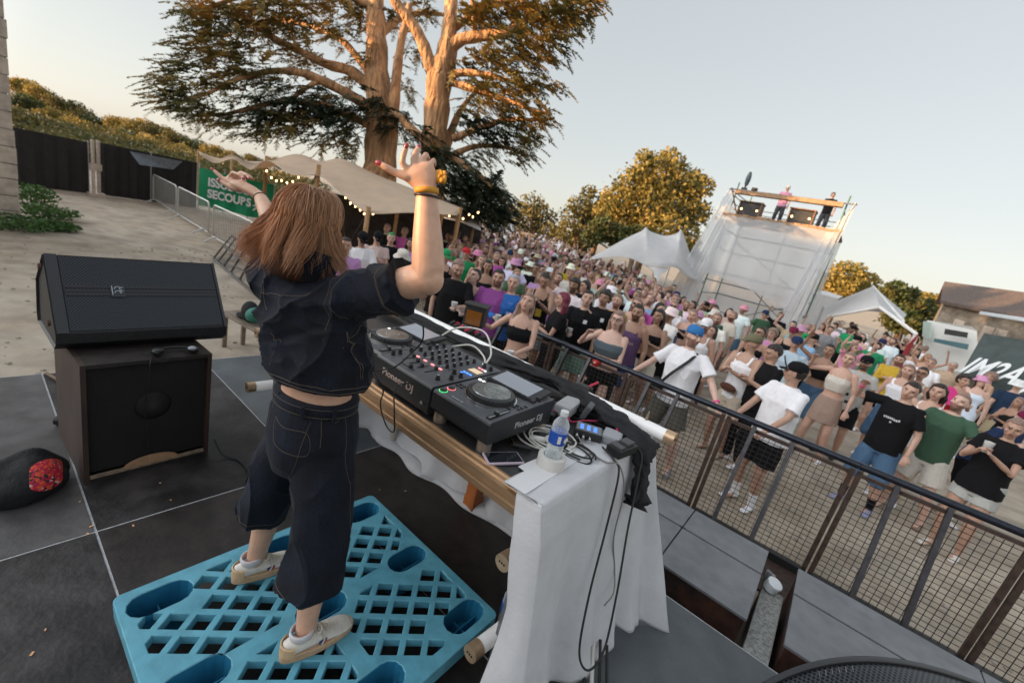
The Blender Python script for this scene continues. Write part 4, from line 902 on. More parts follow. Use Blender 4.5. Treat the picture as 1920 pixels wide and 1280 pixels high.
mb = MB(); mb.bevbox((-1.455, 2.0, (TZ-.038)/2+.045), (.085, .085, TZ-.038-.09), .006); mb.bevbox((-1.455, 2.0, .05), (.092, .092, .095), .005); put('leg', mb, OL, tb)
mb = MB(); mb.tube([(-2.36, 2.0, .01), (-2.36, 2.0, TZ-.04)], .028, 12); put('leg', mb, mat('pale_leg', (.5, .46, .42), .6, var=.2), tb)
for (x, y) in ((TXL+.06, TYF+.06), (TXR-.06, TYF+.08), (TXR-.06, TYB-.06)):
    mb = MB(); mb.box((x, y, (TZ-.04)/2), (.05, .05, TZ-.042)); put('leg', mb, STL, tb)
# ---- white cloth over the right end of the table
CLO = mat('white_cloth', (0.64, 0.64, 0.66), .85, var=.05, scale=3, bump=.14, bscale=60, transl=.12)
ck = empty('table_cloth', (-.45, 1.6, 0), 'white cloth hanging over the right end of the DJ table down to the stage', 'cloth')
def sheet(fn, nu, nv): 
    v = [fn(i/nu, j/nv) for i in range(nu+1) for j in range(nv+1)]
    return v, [(i*(nv+1)+j, i*(nv+1)+j+1, (i+1)*(nv+1)+j+1, (i+1)*(nv+1)+j) for i in range(nu) for j in range(nv)]
def fold(u, s, k): return math.sin(u*k+s)+.5*math.sin(u*k*2.3+s*1.7)
def endcloth(u, v):
    # u < 0: flap on the DJ side of the corner; 0..1 along the table end; v from inner edge over the top and down
    t = max(0, (v-.16)/.84); uu = max(0, u); y = TYF-.058+uu*(TYB-TYF+.10)
    flare = .22*t**1.3*(.42+.8*uu)+.05*t*math.exp(-((uu-.05)/.12)**2)
    if uu > .93: flare += (uu-.93)*1.2*t
    xe = TXR+.015
    if v < .16:
        tt = v/.16; x = TXR-.16+.175*tt; z = TZ+.006+.0015*math.sin(u*31+tt*6)
        if u < 0: x = TXR+.015-.115*(-u/.25)*.95; z = TZ+.0105-.0145*tt; y = TYF-.046-.012*tt
        return (x, y, z)
    wav = .028*fold(uu, 1.1+t*.6, 13)*t+.014*fold(uu, 2.0, 30)*t*t
    zb = .015+.14*max(0, 1-abs(uu-.66)/.13)**1.2+.02*math.sin(uu*17)
    x = xe+.018*min(1, t*8)+flare+wav; y = y+.02*math.sin(t*7+uu*4)*t
    if u < 0:
        k = -u/.25; w_ = .115-.03*t+.23*max(0, t-.42)-.35*max(0, t-.85)
        x -= k*w_*(.95); y += -.035*math.sin(k*3.1)*t-.02*k*math.sin(t*8)-.07*k*t; zb = .06+.05*math.sin(k*5)
    z = (TZ-.004)*(1-t)+zb*t
    return (x, y, z)
mb = MB(); mb.add(*sheet(lambda u, v: endcloth(-.25+1.25*u, v), 130, 64)); ed_ = put('end_drape', mb, CLO, ck, smooth=True); P_ = mverts(ed_.data); N_ = mnorm(ed_.data); kz = np.clip((.5-P_[:, 2])/.6+.35, .1, 1)[:, None]; P2_ = P_+N_*kz*(.0045*(1-2*np.abs(wave_noise(P_, 41, 15, (1, 1, .6)))**.6)+.0018*(1-2*np.abs(wave_noise(P_, 43, 34, (1, 1, .8)))**.6))[:, None]; msetv(ed_.data, P2_); solid(ed_, .003)
mb = MB(); mb.box((TXR-.115, TYF+.20, TZ+.010), (.085, .50, .003), RZ(.03)); mb.box((TXR-.15, TYF+.22, TZ+.006), (.07, .30, .003), RZ(-.05)); put('paper_strip', mb, mat('white_tape', (.72, .72, .73), .5), ck)
kc = empty('back_cloth', (-1.6, 2.14, 0), 'white cloth hanging behind and under the DJ table with its hem piled on the stage', 'cloth')
def backcloth(u, v):
    x = TXL-.12+u*(TXR+.02-TXL+.12); t = v
    y = TYB-.03-.02*t+.03*fold(u, .3+t, 22)*(.3+t)-.06*max(0, t-.9)*10*.6
    if u < .13: y -= (0.13-u)*2.2*t
    return (x, y-(.05*math.sin(u*5)+.06)*t*t, (TZ-.05)*(1-t)+.012*t+.008*math.sin(u*60)*t)
mb = MB(); mb.add(*sheet(backcloth, 120, 36)); solid(put('drape', mb, CLO, kc, smooth=True), .003)
def hem(u, v):
    x = TXL+.05+u*(TXR-.05-TXL); a = v*math.pi*1.3-.3; r_ = .035+.012*math.sin(u*23)+.018*math.exp(-((u-.16)/.05)**2)
    yc = TYB-.13-.05*math.sin(u*5)+.012*math.sin(u*31)
    return (x, yc+r_*1.5*math.cos(a), .004+max(0, r_*math.sin(a)))
mb = MB(); mb.add(*sheet(hem, 120, 10)); solid(put('hem', mb, CLO, kc, smooth=True), .003)
def sidecl(u, v):
    t = v; return (TXL-.1-.02+.04*fold(u, 1, 11)*t-.06*t, TYF+.30+u*(TYB-TYF-.32), (TZ-.05)*(1-t)+.01)
mb = MB(); mb.add(*sheet(sidecl, 50, 24)); solid(put('side_drape', mb, CLO, kc, smooth=True), .003)
# ---- white tube lamps
TUBE = mat('tube_lamp_glass', (.80, .80, .80), .35, emit=(1, .97, .93, .03)); CAPM = mat('brass_cap', (.55, .38, .24), .4, metal=.6, var=.2)
def tubelamp(p0, p1, label, grp='white tube lamps around the DJ table', r_=.032):
    p0, p1 = Vector(p0), Vector(p1); t = empty('tube_lamp', p0, label, 'tube lamp', grp); d = (p1-p0).normalized(); mb = MB(); mb.tube([p0+d*.05, p1-d*.05], r_, 18); put('tube', mb, TUBE, t, autosmooth=RAD(40))
    for a, b in ((p0, p0+d*.05), (p1-d*.05, p1)):
        mb = MB(); mb.tube([a, b], r_+.003, 20)
        for k in range(3): 
            q = (a if a == p0 else b); s_ = d.cross(Vector((0, 0, 1))).normalized(); o_ = -d if a == p0 else d
            mb.ell(q+s_*(k-1)*.012+o_*.001, (.004, .004, .004), seg=6, rings=4, mi=1)
        put('end_cap', mb, [CAPM, BLK], t, autosmooth=RAD(40))
tubelamp((-2.80, TYB+.02, TZ+.045), (-0.43, TYB-.01, TZ+.045), 'long white tube lamp lying along the crowd side of the DJ table')
tubelamp((-.665, 1.19, .63), (-.60, 2.05, .63), 'white tube lamp end sticking out under the right table corner, upper of the two')
tubelamp((-.665, 1.13, .22), (-.60, 2.0, .22), 'white tube lamp end sticking out near the floor at the right table corner')
tubelamp((-2.93, 1.18, .78), (-2.88, 2.05, .78), 'upper white tube lamp end left of the DJ waist'); tubelamp((-2.86, 1.12, .42), (-2.82, 2.0, .42), 'lower white tube lamp end left of the DJ hip')
mb = MB(); mb.box(((TXL+TXR)/2, TYB+.09, TZ-.02), (TXR-TXL+.1, .10, .03)); mb.box(((TXL+TXR)/2, TYB+.04, TZ-.012), (TXR-TXL+.1, .012, .05)); put('metal_profile', mb, ALU, label='flat aluminium profile along the crowd side of the table behind the white tube', cat='rail')
# ================================================================ DJ gear
GEAR = mat('gear_black', (0.020, 0.021, 0.023), .42, var=.15, scale=20, bump=.04, bscale=300, spec=.5); GTOP = mat('gear_top', (0.085, 0.09, 0.10), .42, metal=.1, var=.12, scale=9)
KN = mat('knob_black', (.012, .012, .012), .45); KW = mat('knob_grey', (.35, .35, .35), .4); CHR = mat('chrome', (.62, .6, .58), .18, metal=1.0); PRN = mat('print_grey', (.45, .45, .46), .6)
LEDW = mat('led_white', (.9, .9, .9), .4, emit=(.9, .95, 1, .5)); LEDB = mat('led_blue', (.05, .2, .9), .4, emit=(.05, .2, 1, .7)); LEDR = mat('led_pink', (.9, .2, .25), .4, emit=(1, .25, .25, .5)); LEDG = mat('led_green', (.1, .8, .3), .4, emit=(.1, 1, .3, .4))
SCRN = mat('screen', (.30, .32, .36), .12, var=.03, scale=2, spec=.8)
def local(o, a): 
    R_ = RZ(a); o = Vector(o); return lambda x, y, z: o + R_ @ Vector((x, y, z))
def ringm(mb, c, r0, r1, z, h, seg=40, mi=0):
    mb.lathe((c[0], c[1], z), [(r0, 0), (r0, h), (r1, h), (r1, 0), (r0, 0)], seg, mi)
CW, CDp, CH = .335, .45, .105
ZB = TZ+.045       # units stand on metal feet
def player(x0, y0, label, letter_side=True):
    """media player, front left corner at x0,y0"""
    t = empty('media_player', (x0+CW/2, y0+CDp/2, TZ), label, 'dj player', 'media players on the table')
    # wedge body: front 45 mm, top gently sloped
    zt = ZB+CH
    mb = MB(); mb.prism([(y0+.012, ZB), (y0, ZB+.02), (y0, zt-.018), (y0+.006, zt-.010), (y0+CDp, zt+.006), (y0+CDp, ZB)], 0, x0, x0+CW); put('body', mb, GEAR, t)
    mb = MB(); mb.prism([(y0+.004, zt-.011), (y0+.008, zt-.006), (y0+CDp-.004, zt+.0095), (y0+CDp-.004, zt+.004)], 0, x0+.002, x0+CW-.002); put('top_plate', mb, GTOP, t)
    def zz(y): return zt-.006+(y-y0)/CDp*.0155
    jc = (x0+CW*.50, y0+.185); z = zz(jc[1])
    mb = MB(); ringm(mb, jc, .112, .118, z-.002, .006); put('jog_ring', mb, CHR, t, smooth=False)
    mb = MB(); prof = [(.0, -.004), (.106, -.004), (.107, .010), (.104, .022), (.092, .026), (.088, .0265)]
    mb.lathe((jc[0], jc[1], z), prof+[(.088, .025)], 48); 
    for k in range(36): a = 2*math.pi*k/36; mb.ell((jc[0]+.1045*math.cos(a), jc[1]+.1045*math.sin(a), z+.016), (.006, .006, .007), seg=6, rings=4)
    j = put('jog_wheel', mb, GEAR, t, autosmooth=RAD(35))
    mb = MB(); mb.lathe((jc[0], jc[1], z+.025), [(0, .004), (.03, .0042), (.085, .0035), (.088, 0)], 48); put('jog_plate', mb, mat('jog_metal', (.33, .34, .33), .25, metal=.8, var=.35, scale=14, col2=(.16, .17, .16), blend=(.35, .65)), j)
    mb = MB(); ringm(mb, jc, .034, .0355, z+.029, .001); ringm(mb, jc, .016, .017, z+.029, .001); put('jog_marks', mb, PRN, j)
    # screen, tilted up
    sc0 = y0+.315; S_ = Matrix.Rotation(RAD(9), 3, 'X'); c = Vector((x0+CW*.5, sc0+.065, zz(sc0)+.014))
    mb = MB(); mb.bevbox(c, (.285, .145, .016), .004, S_); put('screen_bezel', mb, GEAR, t); b = t.children[-1]
    mb = MB(); mb.box(c+S_@Vector((-.01, .0, .0085)), (.225, .118, .002), S_); put('screen', mb, SCRN, b)
    mb = MB()
    for k in range(9): mb.box(c+S_@Vector((-.118+k*.029, -.066, .009)), (.02, .007, .004), S_)
    for k in range(6): mb.box(c+S_@Vector((-.11+k*.04, .066, .009)), (.03, .006, .004), S_)
    put('screen_buttons', mb, KN, b)
    # rotary selector, tempo slider, buttons, pads
    mb = MB(); kx, ky = x0+CW-.028, sc0+.035; mb.lathe((kx, ky, zz(ky)), [(.021, 0), (.021, .008), (.014, .009), (.013, .022), (0, .022)], 20); put('selector', mb, KN, t, autosmooth=RAD(40)); mb = MB(); ringm(mb, (kx, ky), .0215, .024, zz(ky), .006, 20); put('selector_ring', mb, CHR, t)
    mb = MB(); x_ = x0+CW-.032; mb.box((x_, y0+.085, zz(y0+.085)+.001), (.022, .13, .003)); put('tempo_slot', mb, KN, t)
    mb = MB(); mb.box((x_, y0+.085, zz(y0+.08)+.003), (.004, .12, .002)); put('tempo_line', mb, PRN, t)
    mb = MB(); mb.bevbox((x_, y0+.07, zz(y0+.07)+.010), (.022, .014, .016), .003); put('tempo_fader', mb, KN, t)
    mb = MB(); mb.box((x_, y0+.07, zz(y0+.07)+.019), (.020, .002, .002)); put('fader_mark', mb, KW, t)
    for k, (bx, by, m_) in enumerate(((.032, .028, LEDG), (.032, .075, LEDR))):
        mb = MB(); mb.lathe((x0+bx, y0+by, zz(y0+by)), [(.016, 0), (.016, .004), (0, .005)], 20); put('play_button' if k == 0 else 'cue_button', mb, KN, t, autosmooth=RAD(40)); q = t.children[-1]
        mb = MB(); ringm(mb, (x0+bx, y0+by), .0175, .0188, zz(y0+by), .0012, 24); put('ring_light', mb, m_, q)
    for (bx, by) in ((.02, .12), (.045, .12), (.02, .142), (.045, .142), (.02, .27), (.045, .27), (.02, .29), (.045, .29), (.29, .20), (.315, .20), (.29, .222), (.315, .222), (.29, .165), (.315, .25)):
        mb = MB(); mb.bevbox((x0+bx, y0+by, zz(y0+by)+.002), (.016, .009, .005), .001); put('button', mb, KN if by != .27 else LEDW, t)
    for k in range(8):
        mb = MB(); mb.bevbox((x0+.045+k*.031, y0+.302, zz(y0+.3)+.001), (.024, .010, .005), .001); put('hot_cue', mb, KN, t)
    if letter_side: textmesh('Pioneer DJ', .040, Vector((x0+CW+.0012, y0+.17, ZB+.034)), rotm((0, 1, 0), (0, 0, 1), (1, 0, 0)), t, PRN, xs=1.15, bold=.0006, ext=.0006)
    textmesh('Pioneer DJ', .015, Vector((x0+.09, y0+.020, zz(y0+.02)+.0022)), rotm((1, 0, 0), (0, 1, .03), (0, 0, 1)), t, PRN, ext=.0003)
    for (fx, fy) in ((.035, .04), (CW-.035, .04), (.035, CDp-.05), (CW-.035, CDp-.05)):
        mb = MB(); mb.lathe((x0+fx, y0+fy, TZ), [(.0, 0), (.031, 0), (.031, .046), (.0, .046)], 24); put('foot', mb, mat('foot_metal', (.45, .38, .32), .3, metal=.8), t, autosmooth=RAD(40))
    return t
XC = -1.215; player(XC, 1.205, 'right hand media player with lit jog wheel and grey screen, nearest the water bottle')
XM = XC-.412; player(XM-CW-.01, 1.225, 'left hand media player mostly hidden behind the DJ back')
# mixer
mx = empty('dj_mixer', (XM+.2, 1.44, TZ), 'black club mixer with rows of knobs between the two players', 'mixer')
ym0, MW, MDp = 1.20, .405, .47; zt = ZB+CH+.002
mb = MB(); mb.prism([(ym0+.008, ZB-.03), (ym0, ZB-.02), (ym0, zt-.014), (ym0+.008, zt-.006), (ym0+MDp, zt+.006), (ym0+MDp, ZB-.03)], 0, XM, XM+MW); put('body', mb, GEAR, mx)
mb = MB(); mb.prism([(ym0+.006, zt-.008), (ym0+.009, zt-.004), (ym0+MDp-.004, zt+.009), (ym0+MDp-.004, zt+.003)], 0, XM+.002, XM+MW-.002); put('face_plate', mb, GTOP, mx)
def zm(y): return zt-.004+(y-ym0)/MDp*.013
def knob(x, y, r_=.0085, h=.020, m_=KN, cap=None):
    mb = MB(); mb.lathe((x, y, zm(y)), [(r_*1.25, 0), (r_*1.2, h*.3), (r_, h*.35), (r_*.92, h), (0, h)], 14); put('knob', mb, m_, mx, autosmooth=RAD(35)); k = mx.children[-1]
    if cap: mb = MB(); mb.lathe((x, y, zm(y)+h), [(r_*.8, 0), (r_*.7, .0012), (0, .0012)], 12); mb.box((x, y+r_*.4, zm(y)+h+.0015), (.0018, r_*.8, .001)); put('knob_cap', mb, cap, k)
for ch in range(4):
    x = XM+.095+ch*.056
    for r_ in range(5): knob(x, ym0+.215+r_*.047, m_=KN, cap=KW if r_ in (1, 2, 3) else None)
    mb = MB(); mb.box((x, ym0+.115, zm(ym0+.115)+.001), (.006, .075, .002)); put('fader_slot', mb, KN, mx)
    yf = ym0+.145-.02*((ch*7) % 3); mb = MB(); mb.bevbox((x, yf, zm(yf)+.010), (.018, .012, .018), .003); put('channel_fader', mb, KN, mx)
    mb = MB(); mb.bevbox((x, ym0+.172, zm(ym0+.17)+.002), (.020, .010, .004), .001); put('cue_button', mb, LEDR, mx)
    mb = MB()
    for k in range(10): mb.box((x+.025, ym0+.205+k*.012, zm(ym0+.2)+.001), (.004, .008, .0015))
    put('level_meter', mb, KN if ch % 2 else PRN, mx)
for (bx, by) in ((.03, .40), (.03, .35), (.03, .30), (.03, .24), (.03, .18), (.33, .41), (.375, .41), (.33, .20), (.375, .20), (.375, .14), (.35, .08), (.03, .11), (.03, .07)): knob(XM+bx, ym0+by, .0095, .022, cap=KW if by in (.35, .24, .08) else None)
mb = MB(); mb.box((XM+.18, ym0+.045, zm(ym0+.045)+.001), (.10, .006, .002)); put('crossfader_slot', mb, KN, mx)
mb = MB(); mb.bevbox((XM+.20, ym0+.045, zm(ym0+.045)+.010), (.012, .020, .018), .003); put('crossfader', mb, KN, mx)
mb = MB(); mb.box((XM+.352, ym0+.325, zm(ym0+.32)+.002), (.062, .042, .003)); put('display', mb, mat('amber_display', (.45, .36, .25), .25, emit=(.6, .45, .3, .25)), mx)
for k, (bx, by, m_) in enumerate(((.335, .265, LEDB), (.355, .265, LEDB), (.375, .265, LEDB), (.335, .245, LEDB), (.33, .375, LEDR), (.35, .375, LEDR), (.37, .375, LEDW), (.06, .44, LEDR), (.30, .44, LEDW))):
    mb = MB(); mb.bevbox((XM+bx, ym0+by, zm(ym0+by)+.002), (.013, .008, .004), .001); put('lit_button', mb, m_, mx)
textmesh('Pioneer DJ', .046, Vector((XM+.06, ym0-.0012, ZB+.030)), rotm((1, 0, 0), (0, 0, 1), (0, -1, 0)), mx, mat('print_warm', (.5, .38, .33), .6), xs=1.15, bold=.0006, ext=.0006)
mb = MB(); mb.lathe((XM+MW-.035, ym0-.004, ZB+.018), [(.008, 0), (.008, .008), (.004, .008), (.004, .002), (0, .002)], 16, axis=(0, -1, 0)); put('headphone_socket', mb, CHR, mx)
for (fx, fy) in ((.04, .05), (MW-.04, .05), (.04, MDp-.05), (MW-.04, MDp-.05)):
    mb = MB(); mb.lathe((XM+fx, ym0+fy, TZ), [(0, 0), (.02, 0), (.02, .018), (0, .018)], 18); put('foot', mb, KN, mx)
# ---- things on the right end of the table
def cable(name, label, pts, r_, m_, cat='cable', n=8, grp=None):
    mb = MB(); mb.tube(bez(pts, n), r_, 7); return put(name, mb, m_, smooth=True, label=label, cat=cat, group=grp)
CBL = mat('cable_black', (.012, .012, .013), .5); CBW = mat('cable_white', (.62, .60, .55), .5); CBR = mat('cable_red', (.35, .01, .06), .45)
ph = empty('phone', (-.80, 1.30, TZ), 'smartphone lying face up in a pale pink case beside the water bottle', 'phone')
pa = RAD(-3); f_ = local((-.822, 1.262, TZ+.006), RAD(62)); R_ = RZ(RAD(62))
mb = MB(); mb.bevbox(f_(0, 0, 0), (.155, .080, .011), .005, R_); put('case', mb, mat('pink_case', (.52, .42, .50), .4), ph); mb = MB(); mb.bevbox(f_(0, 0, .0052), (.144, .069, .002), .0009, R_); put('glass', mb, mat('phone_glass', (.01, .012, .016), .06, spec=.8), ph)
tp = onz(1018, 872, TZ); bx_, by_ = -.685, 1.395
mb = MB(); mb.lathe((bx_, by_, TZ+.001), [(.055, 0), (.057, .004), (.057, .052), (.055, .056), (.038, .056), (.038, 0)], 36); put('tape_roll', mb, mat('tape_white', (.60, .58, .55), .6, var=.05), label='thick roll of white tape under the water bottle', cat='tape', autosmooth=RAD(40))
WB = bpy.data.materials.new('water_bottle_plastic'); WB.use_nodes = True; n = WB.node_tree; b_ = n.nodes['Principled BSDF']; b_.inputs['Base Color'].default_value = (.86, .90, .92, 1); b_.inputs['Roughness'].default_value = .08
tt = n.nodes.new('ShaderNodeBsdfTransparent'); tt.inputs[0].default_value = (.93, .96, .97, 1); ms_ = n.nodes.new('ShaderNodeMixShader'); fr_ = n.nodes.new('ShaderNodeLayerWeight'); fr_.inputs[0].default_value = .35
mrr = n.nodes.new('ShaderNodeMapRange'); mrr.inputs[3].default_value = .22; mrr.inputs[4].default_value = .85; n.links.new(fr_.outputs['Facing'], mrr.inputs[0]); n.links.new(mrr.outputs[0], ms_.inputs[0]); n.links.new(tt.outputs[0], ms_.inputs[1]); n.links.new(b_.outputs[0], ms_.inputs[2]); n.links.new(ms_.outputs[0], n.nodes['Material Output'].inputs[0])
def bottle(c, label, s=1.0, rot=None):
    t = empty('water_bottle', c, label, 'bottle'); q = Vector(c)
    pr_ = [(.026, 0), (.031, .006)]
    for k in range(4): pr_ += [(.0315, .014+k*.014), (.029, .020+k*.014)]
    pr_ += [(.0315, .072), (.0315, .125), (.0315, .128), (.029, .134), (.031, .14), (.030, .152), (.022, .168), (.0135, .180), (.0125, .190)]
    mb = MB(); mb.lathe(q, [(r_*s, z*s) for r_, z in pr_], 28); put('body', mb, WB, t, smooth=True)
    mb = MB(); mb.lathe(q, [(r_*s, z*s) for r_, z in ((.0322, .078), (.0324, .080), (.0324, .124), (.0322, .126))], 28); lb = put('label', mb, mat('blue_label', (.02, .08, .38), .35, var=.15, scale=40), t, smooth=True)
    mb = MB(); mb.box(q+Vector((.0215*s, -.0245*s, .102*s)), (.012, .004, .03), RZ(.85)); mb.ell(q+Vector((.0328*s, .002, .100*s)), (.0012, .014*s, .010*s)); put('label_print', mb, mat('label_print', (.75, .72, .72), .5), lb)
    mb = MB(); mb.lathe(q, [(0, .186*s), (.0145*s, .186*s), (.015*s, .20*s), (.0145*s, .203*s), (0, .204*s)], 24); put('cap', mb, mat('white_cap', (.68, .70, .72), .4), t, autosmooth=RAD(40)); return t
bottle((bx_, by_, TZ+.03), 'small water bottle with blue label standing in the tape roll', 1.08)
bottle((-.83, 1.62, .0), 'water bottle with blue label on the stage under the right table corner', 1.3)
q = bpy.data.objects['water_bottle.001']; q.location = (-.735, 1.50, .002)
ps = empty('power_adapter', (-1.0, 1.97, TZ), 'long light grey power adapter behind the right media player', 'adapter'); mb = MB(); mb.bevbox((-.925, 1.905, TZ+.052), (.09, .20, .058), .012, RZ(RAD(10))); put('case', mb, mat('adapter_grey', (.36, .36, .36), .45, var=.05), ps)
mb = MB(); mb.bevbox((-.955, 1.80, TZ+.02), (.07, .12, .038), .006, RZ(RAD(10))); put('base', mb, KN, ps)
ga = empty('wall_charger', (-.80, 1.95, TZ), 'square dark grey charger standing on edge beside the grey power adapter', 'adapter'); mb = MB(); mb.bevbox((-.83, 1.93, TZ+.065), (.028, .075, .085), .006, Matrix.Rotation(.35, 3, 'Y') @ RZ(.3)); put('case', mb, mat('charger_grey', (.09, .095, .10), .5), ga); mb = MB(); mb.bevbox((-.86, 2.0, TZ+.05), (.05, .07, .05), .006, RZ(.5)); put('plug', mb, mat('charger_grey', (.09, .095, .10), .5), ga)
sp = empty('usb_hub', (-.74, 1.80, TZ), 'small black box with blue lit keys and silver plugs in the tangle of cables', 'audio box')
f_ = local((-.735, 1.795, TZ+.028), .45); R_ = RZ(.45); mb = MB(); mb.bevbox(f_(0, 0, 0), (.13, .10, .036), .005, R_); put('case', mb, GEAR, sp); mb = MB(); mb.box(f_(0, 0, .019), (.118, .088, .002), R_); put('face', mb, mat('hub_face', (.15, .16, .17), .4), sp)
for i in range(3):
    for j in range(3): mb = MB(); mb.box(f_(-.035+i*.032, -.022+j*.02, .0205), (.017, .006, .002), R_); put('key', mb, LEDB, sp)
for k in range(3): mb = MB(); mb.tube([f_(-.05+k*.03, -.052, 0), f_(-.05+k*.03, -.095, 0)], .008, 12); put('plug', mb, CHR, sp)
for k in range(2): mb = MB(); mb.tube([f_(.066, -.02+k*.035, 0), f_(.11, -.02+k*.035, 0)], .008, 12); put('plug', mb, CHR, sp)
di = empty('direct_box', (-.60, 1.83, TZ), 'black direct box with grey end lying on the cloth at the table corner', 'audio box')
f_ = local((-.560, 1.80, TZ+.030), RAD(-8)); R_ = RZ(RAD(-8)); mb = MB(); mb.bevbox(f_(0, 0, 0), (.075, .15, .040), .004, R_); put('case', mb, KN, di); mb = MB(); mb.bevbox(f_(.0, .03, .026), (.05, .06, .018), .004, R_); mb.bevbox(f_(0, -.045, .024), (.06, .04, .012), .003, R_); put('switches', mb, mat('dark_grey_plastic', (.06, .06, .065), .5), di)
mb = MB(); mb.bevbox((-.64, 1.86, TZ+.03), (.09, .11, .045), .012, RZ(.3)); put('plug_cover', mb, mat('cover_grey', (.33, .34, .36), .5), label='pale grey plastic cover behind the direct box', cat='cover')
# cable coils
def coil(name, label, c, r_, n, m_, rad=.0032, sq=.7, seed=0):
    rs_ = random.Random(seed); pts = []
    for i in range(n*10):
        a = i/10*2*math.pi; rr = r_*(1+.22*math.sin(i*.37+seed)+rs_.uniform(-.04, .04)); pts.append((c[0]+rr*math.cos(a)+.02*math.sin(i*.11), c[1]+rr*sq*math.sin(a)+.02*math.cos(i*.07), c[2]+.006+.018*abs(math.sin(i*.23+seed))))
    return cable(name, label, pts, rad, m_, n=3)
coil('cable_coil', 'tangle of white cable between the media player and the water bottle', (-.815, 1.56, TZ), .10, 5, CBW, .0042, .85, 1)
coil('cable_coil', 'black cable tangle right of the water bottle', (-.70, 1.58, TZ), .09, 3, CBL, .004, .6, 2)
coil('cable_coil', 'black cable tangle behind the grey power adapter', (-.95, 1.98, TZ), .12, 4, CBL, .0045, .5, 3)
coil('cable_coil', 'black cable tangle around the small box with blue keys', (-.70, 1.92, TZ), .12, 4, CBL, .0045, .5, 4)
coil('cable_coil', 'dark cable tangle behind the mixer', (-1.45, 1.88, TZ), .16, 4, CBL, .0045, .4, 5)
mb = MB(); mb.ell((-.775, 1.55, TZ+.028), (.045, .032, .026), RZ(.7)); mb.tube([(-.80, 1.52, TZ+.025), (-.86, 1.48, TZ+.02)], .014, 10); put('white_plug', mb, mat('plug_white', (.66, .64, .60), .4), label='rounded white plug lying in the white cable tangle', cat='plug', smooth=True)
mb = MB(); mb.tube([(-.90, 1.40, TZ+.012), (-.865, 1.375, TZ+.012)], .008, 12); mb.tube([(-.865, 1.375, TZ+.012), (-.80, 1.42, TZ+.012)], .0095, 12, mi=1); put('jack_plug', mb, [mat('gold', (.8, .5, .15), .25, metal=1), KN], label='black and gold jack plug lying beside the phone', cat='plug')
cable('cable', 'red cable running from the grey adapter to the small box with blue keys', [(-.97, 1.78, TZ+.03), (-.90, 1.83, TZ+.05), (-.84, 1.80, TZ+.03), (-.80, 1.86, TZ+.04), (-.76, 1.93, TZ+.04)], .005, CBR)
cable('cable', 'second red cable under the black cloth near the tube lamp', [(-.86, 1.98, TZ+.04), (-.78, 2.0, TZ+.05), (-.70, 1.98, TZ+.05), (-.63, 1.90, TZ+.05)], .005, CBR)
cable('cable', 'pale cable looping up behind the mixer', [(-1.78, 1.68, TZ+.12), (-1.72, 1.80, TZ+.22), (-1.56, 1.86, TZ+.25), (-1.44, 1.82, TZ+.17), (-1.38, 1.72, TZ+.13)], .0055, CBW)
cable('cable', 'second pale cable looping low behind the mixer', [(-1.66, 1.70, TZ+.13), (-1.56, 1.78, TZ+.17), (-1.45, 1.78, TZ+.14), (-1.37, 1.70, TZ+.12)], .0055, CBW)
cable('cable', 'grey cable from the white tangle over the table edge beside the direct box', [(-.74, 1.70, TZ+.03), (-.66, 1.66, TZ+.012), (-.56, 1.64, TZ+.014), (-.515, 1.70, TZ+.0), (-.47, 1.73, TZ-.12), (-.45, 1.74, TZ-.35), (-.41, 1.78, TZ-.52), (-.37, 1.74, TZ-.60), (-.375, 1.68, TZ-.64)], .0035, mat('cable_grey', (.22, .21, .20), .5))
cable('cable', 'long black cable hanging in a loop down the white cloth', [(-.62, 1.72, TZ+.03), (-.545, 1.70, TZ+.012), (-.50, 1.68, TZ-.03), (-.46, 1.62, TZ-.25), (-.41, 1.52, TZ-.50), (-.355, 1.45, TZ-.70), (-.30, 1.46, TZ-.755), (-.29, 1.56, TZ-.72), (-.34, 1.66, TZ-.52), (-.41, 1.76, TZ-.28), (-.465, 1.86, TZ-.08), (-.50, 1.90, TZ+.01), (-.58, 1.88, TZ+.03)], .0048, CBL)
cable('cable', 'thin black cable hanging from the jacket hem of the DJ in a loop', [(-1.43, 1.05, 1.13), (-1.40, 1.09, 1.05), (-1.44, 1.12, .95), (-1.40, 1.14, .86), (-1.33, 1.13, .87), (-1.34, 1.12, .97), (-1.38, 1.14, 1.06), (-1.36, 1.22, 1.08)], .0032, CBL)
cable('cable', 'black cable between the right shoulder side of the DJ and the players', [(-1.30, 1.16, 1.38), (-1.31, 1.18, 1.30), (-1.36, 1.17, 1.22), (-1.40, 1.13, 1.15), (-1.43, 1.05, 1.13)], .0035, CBL)
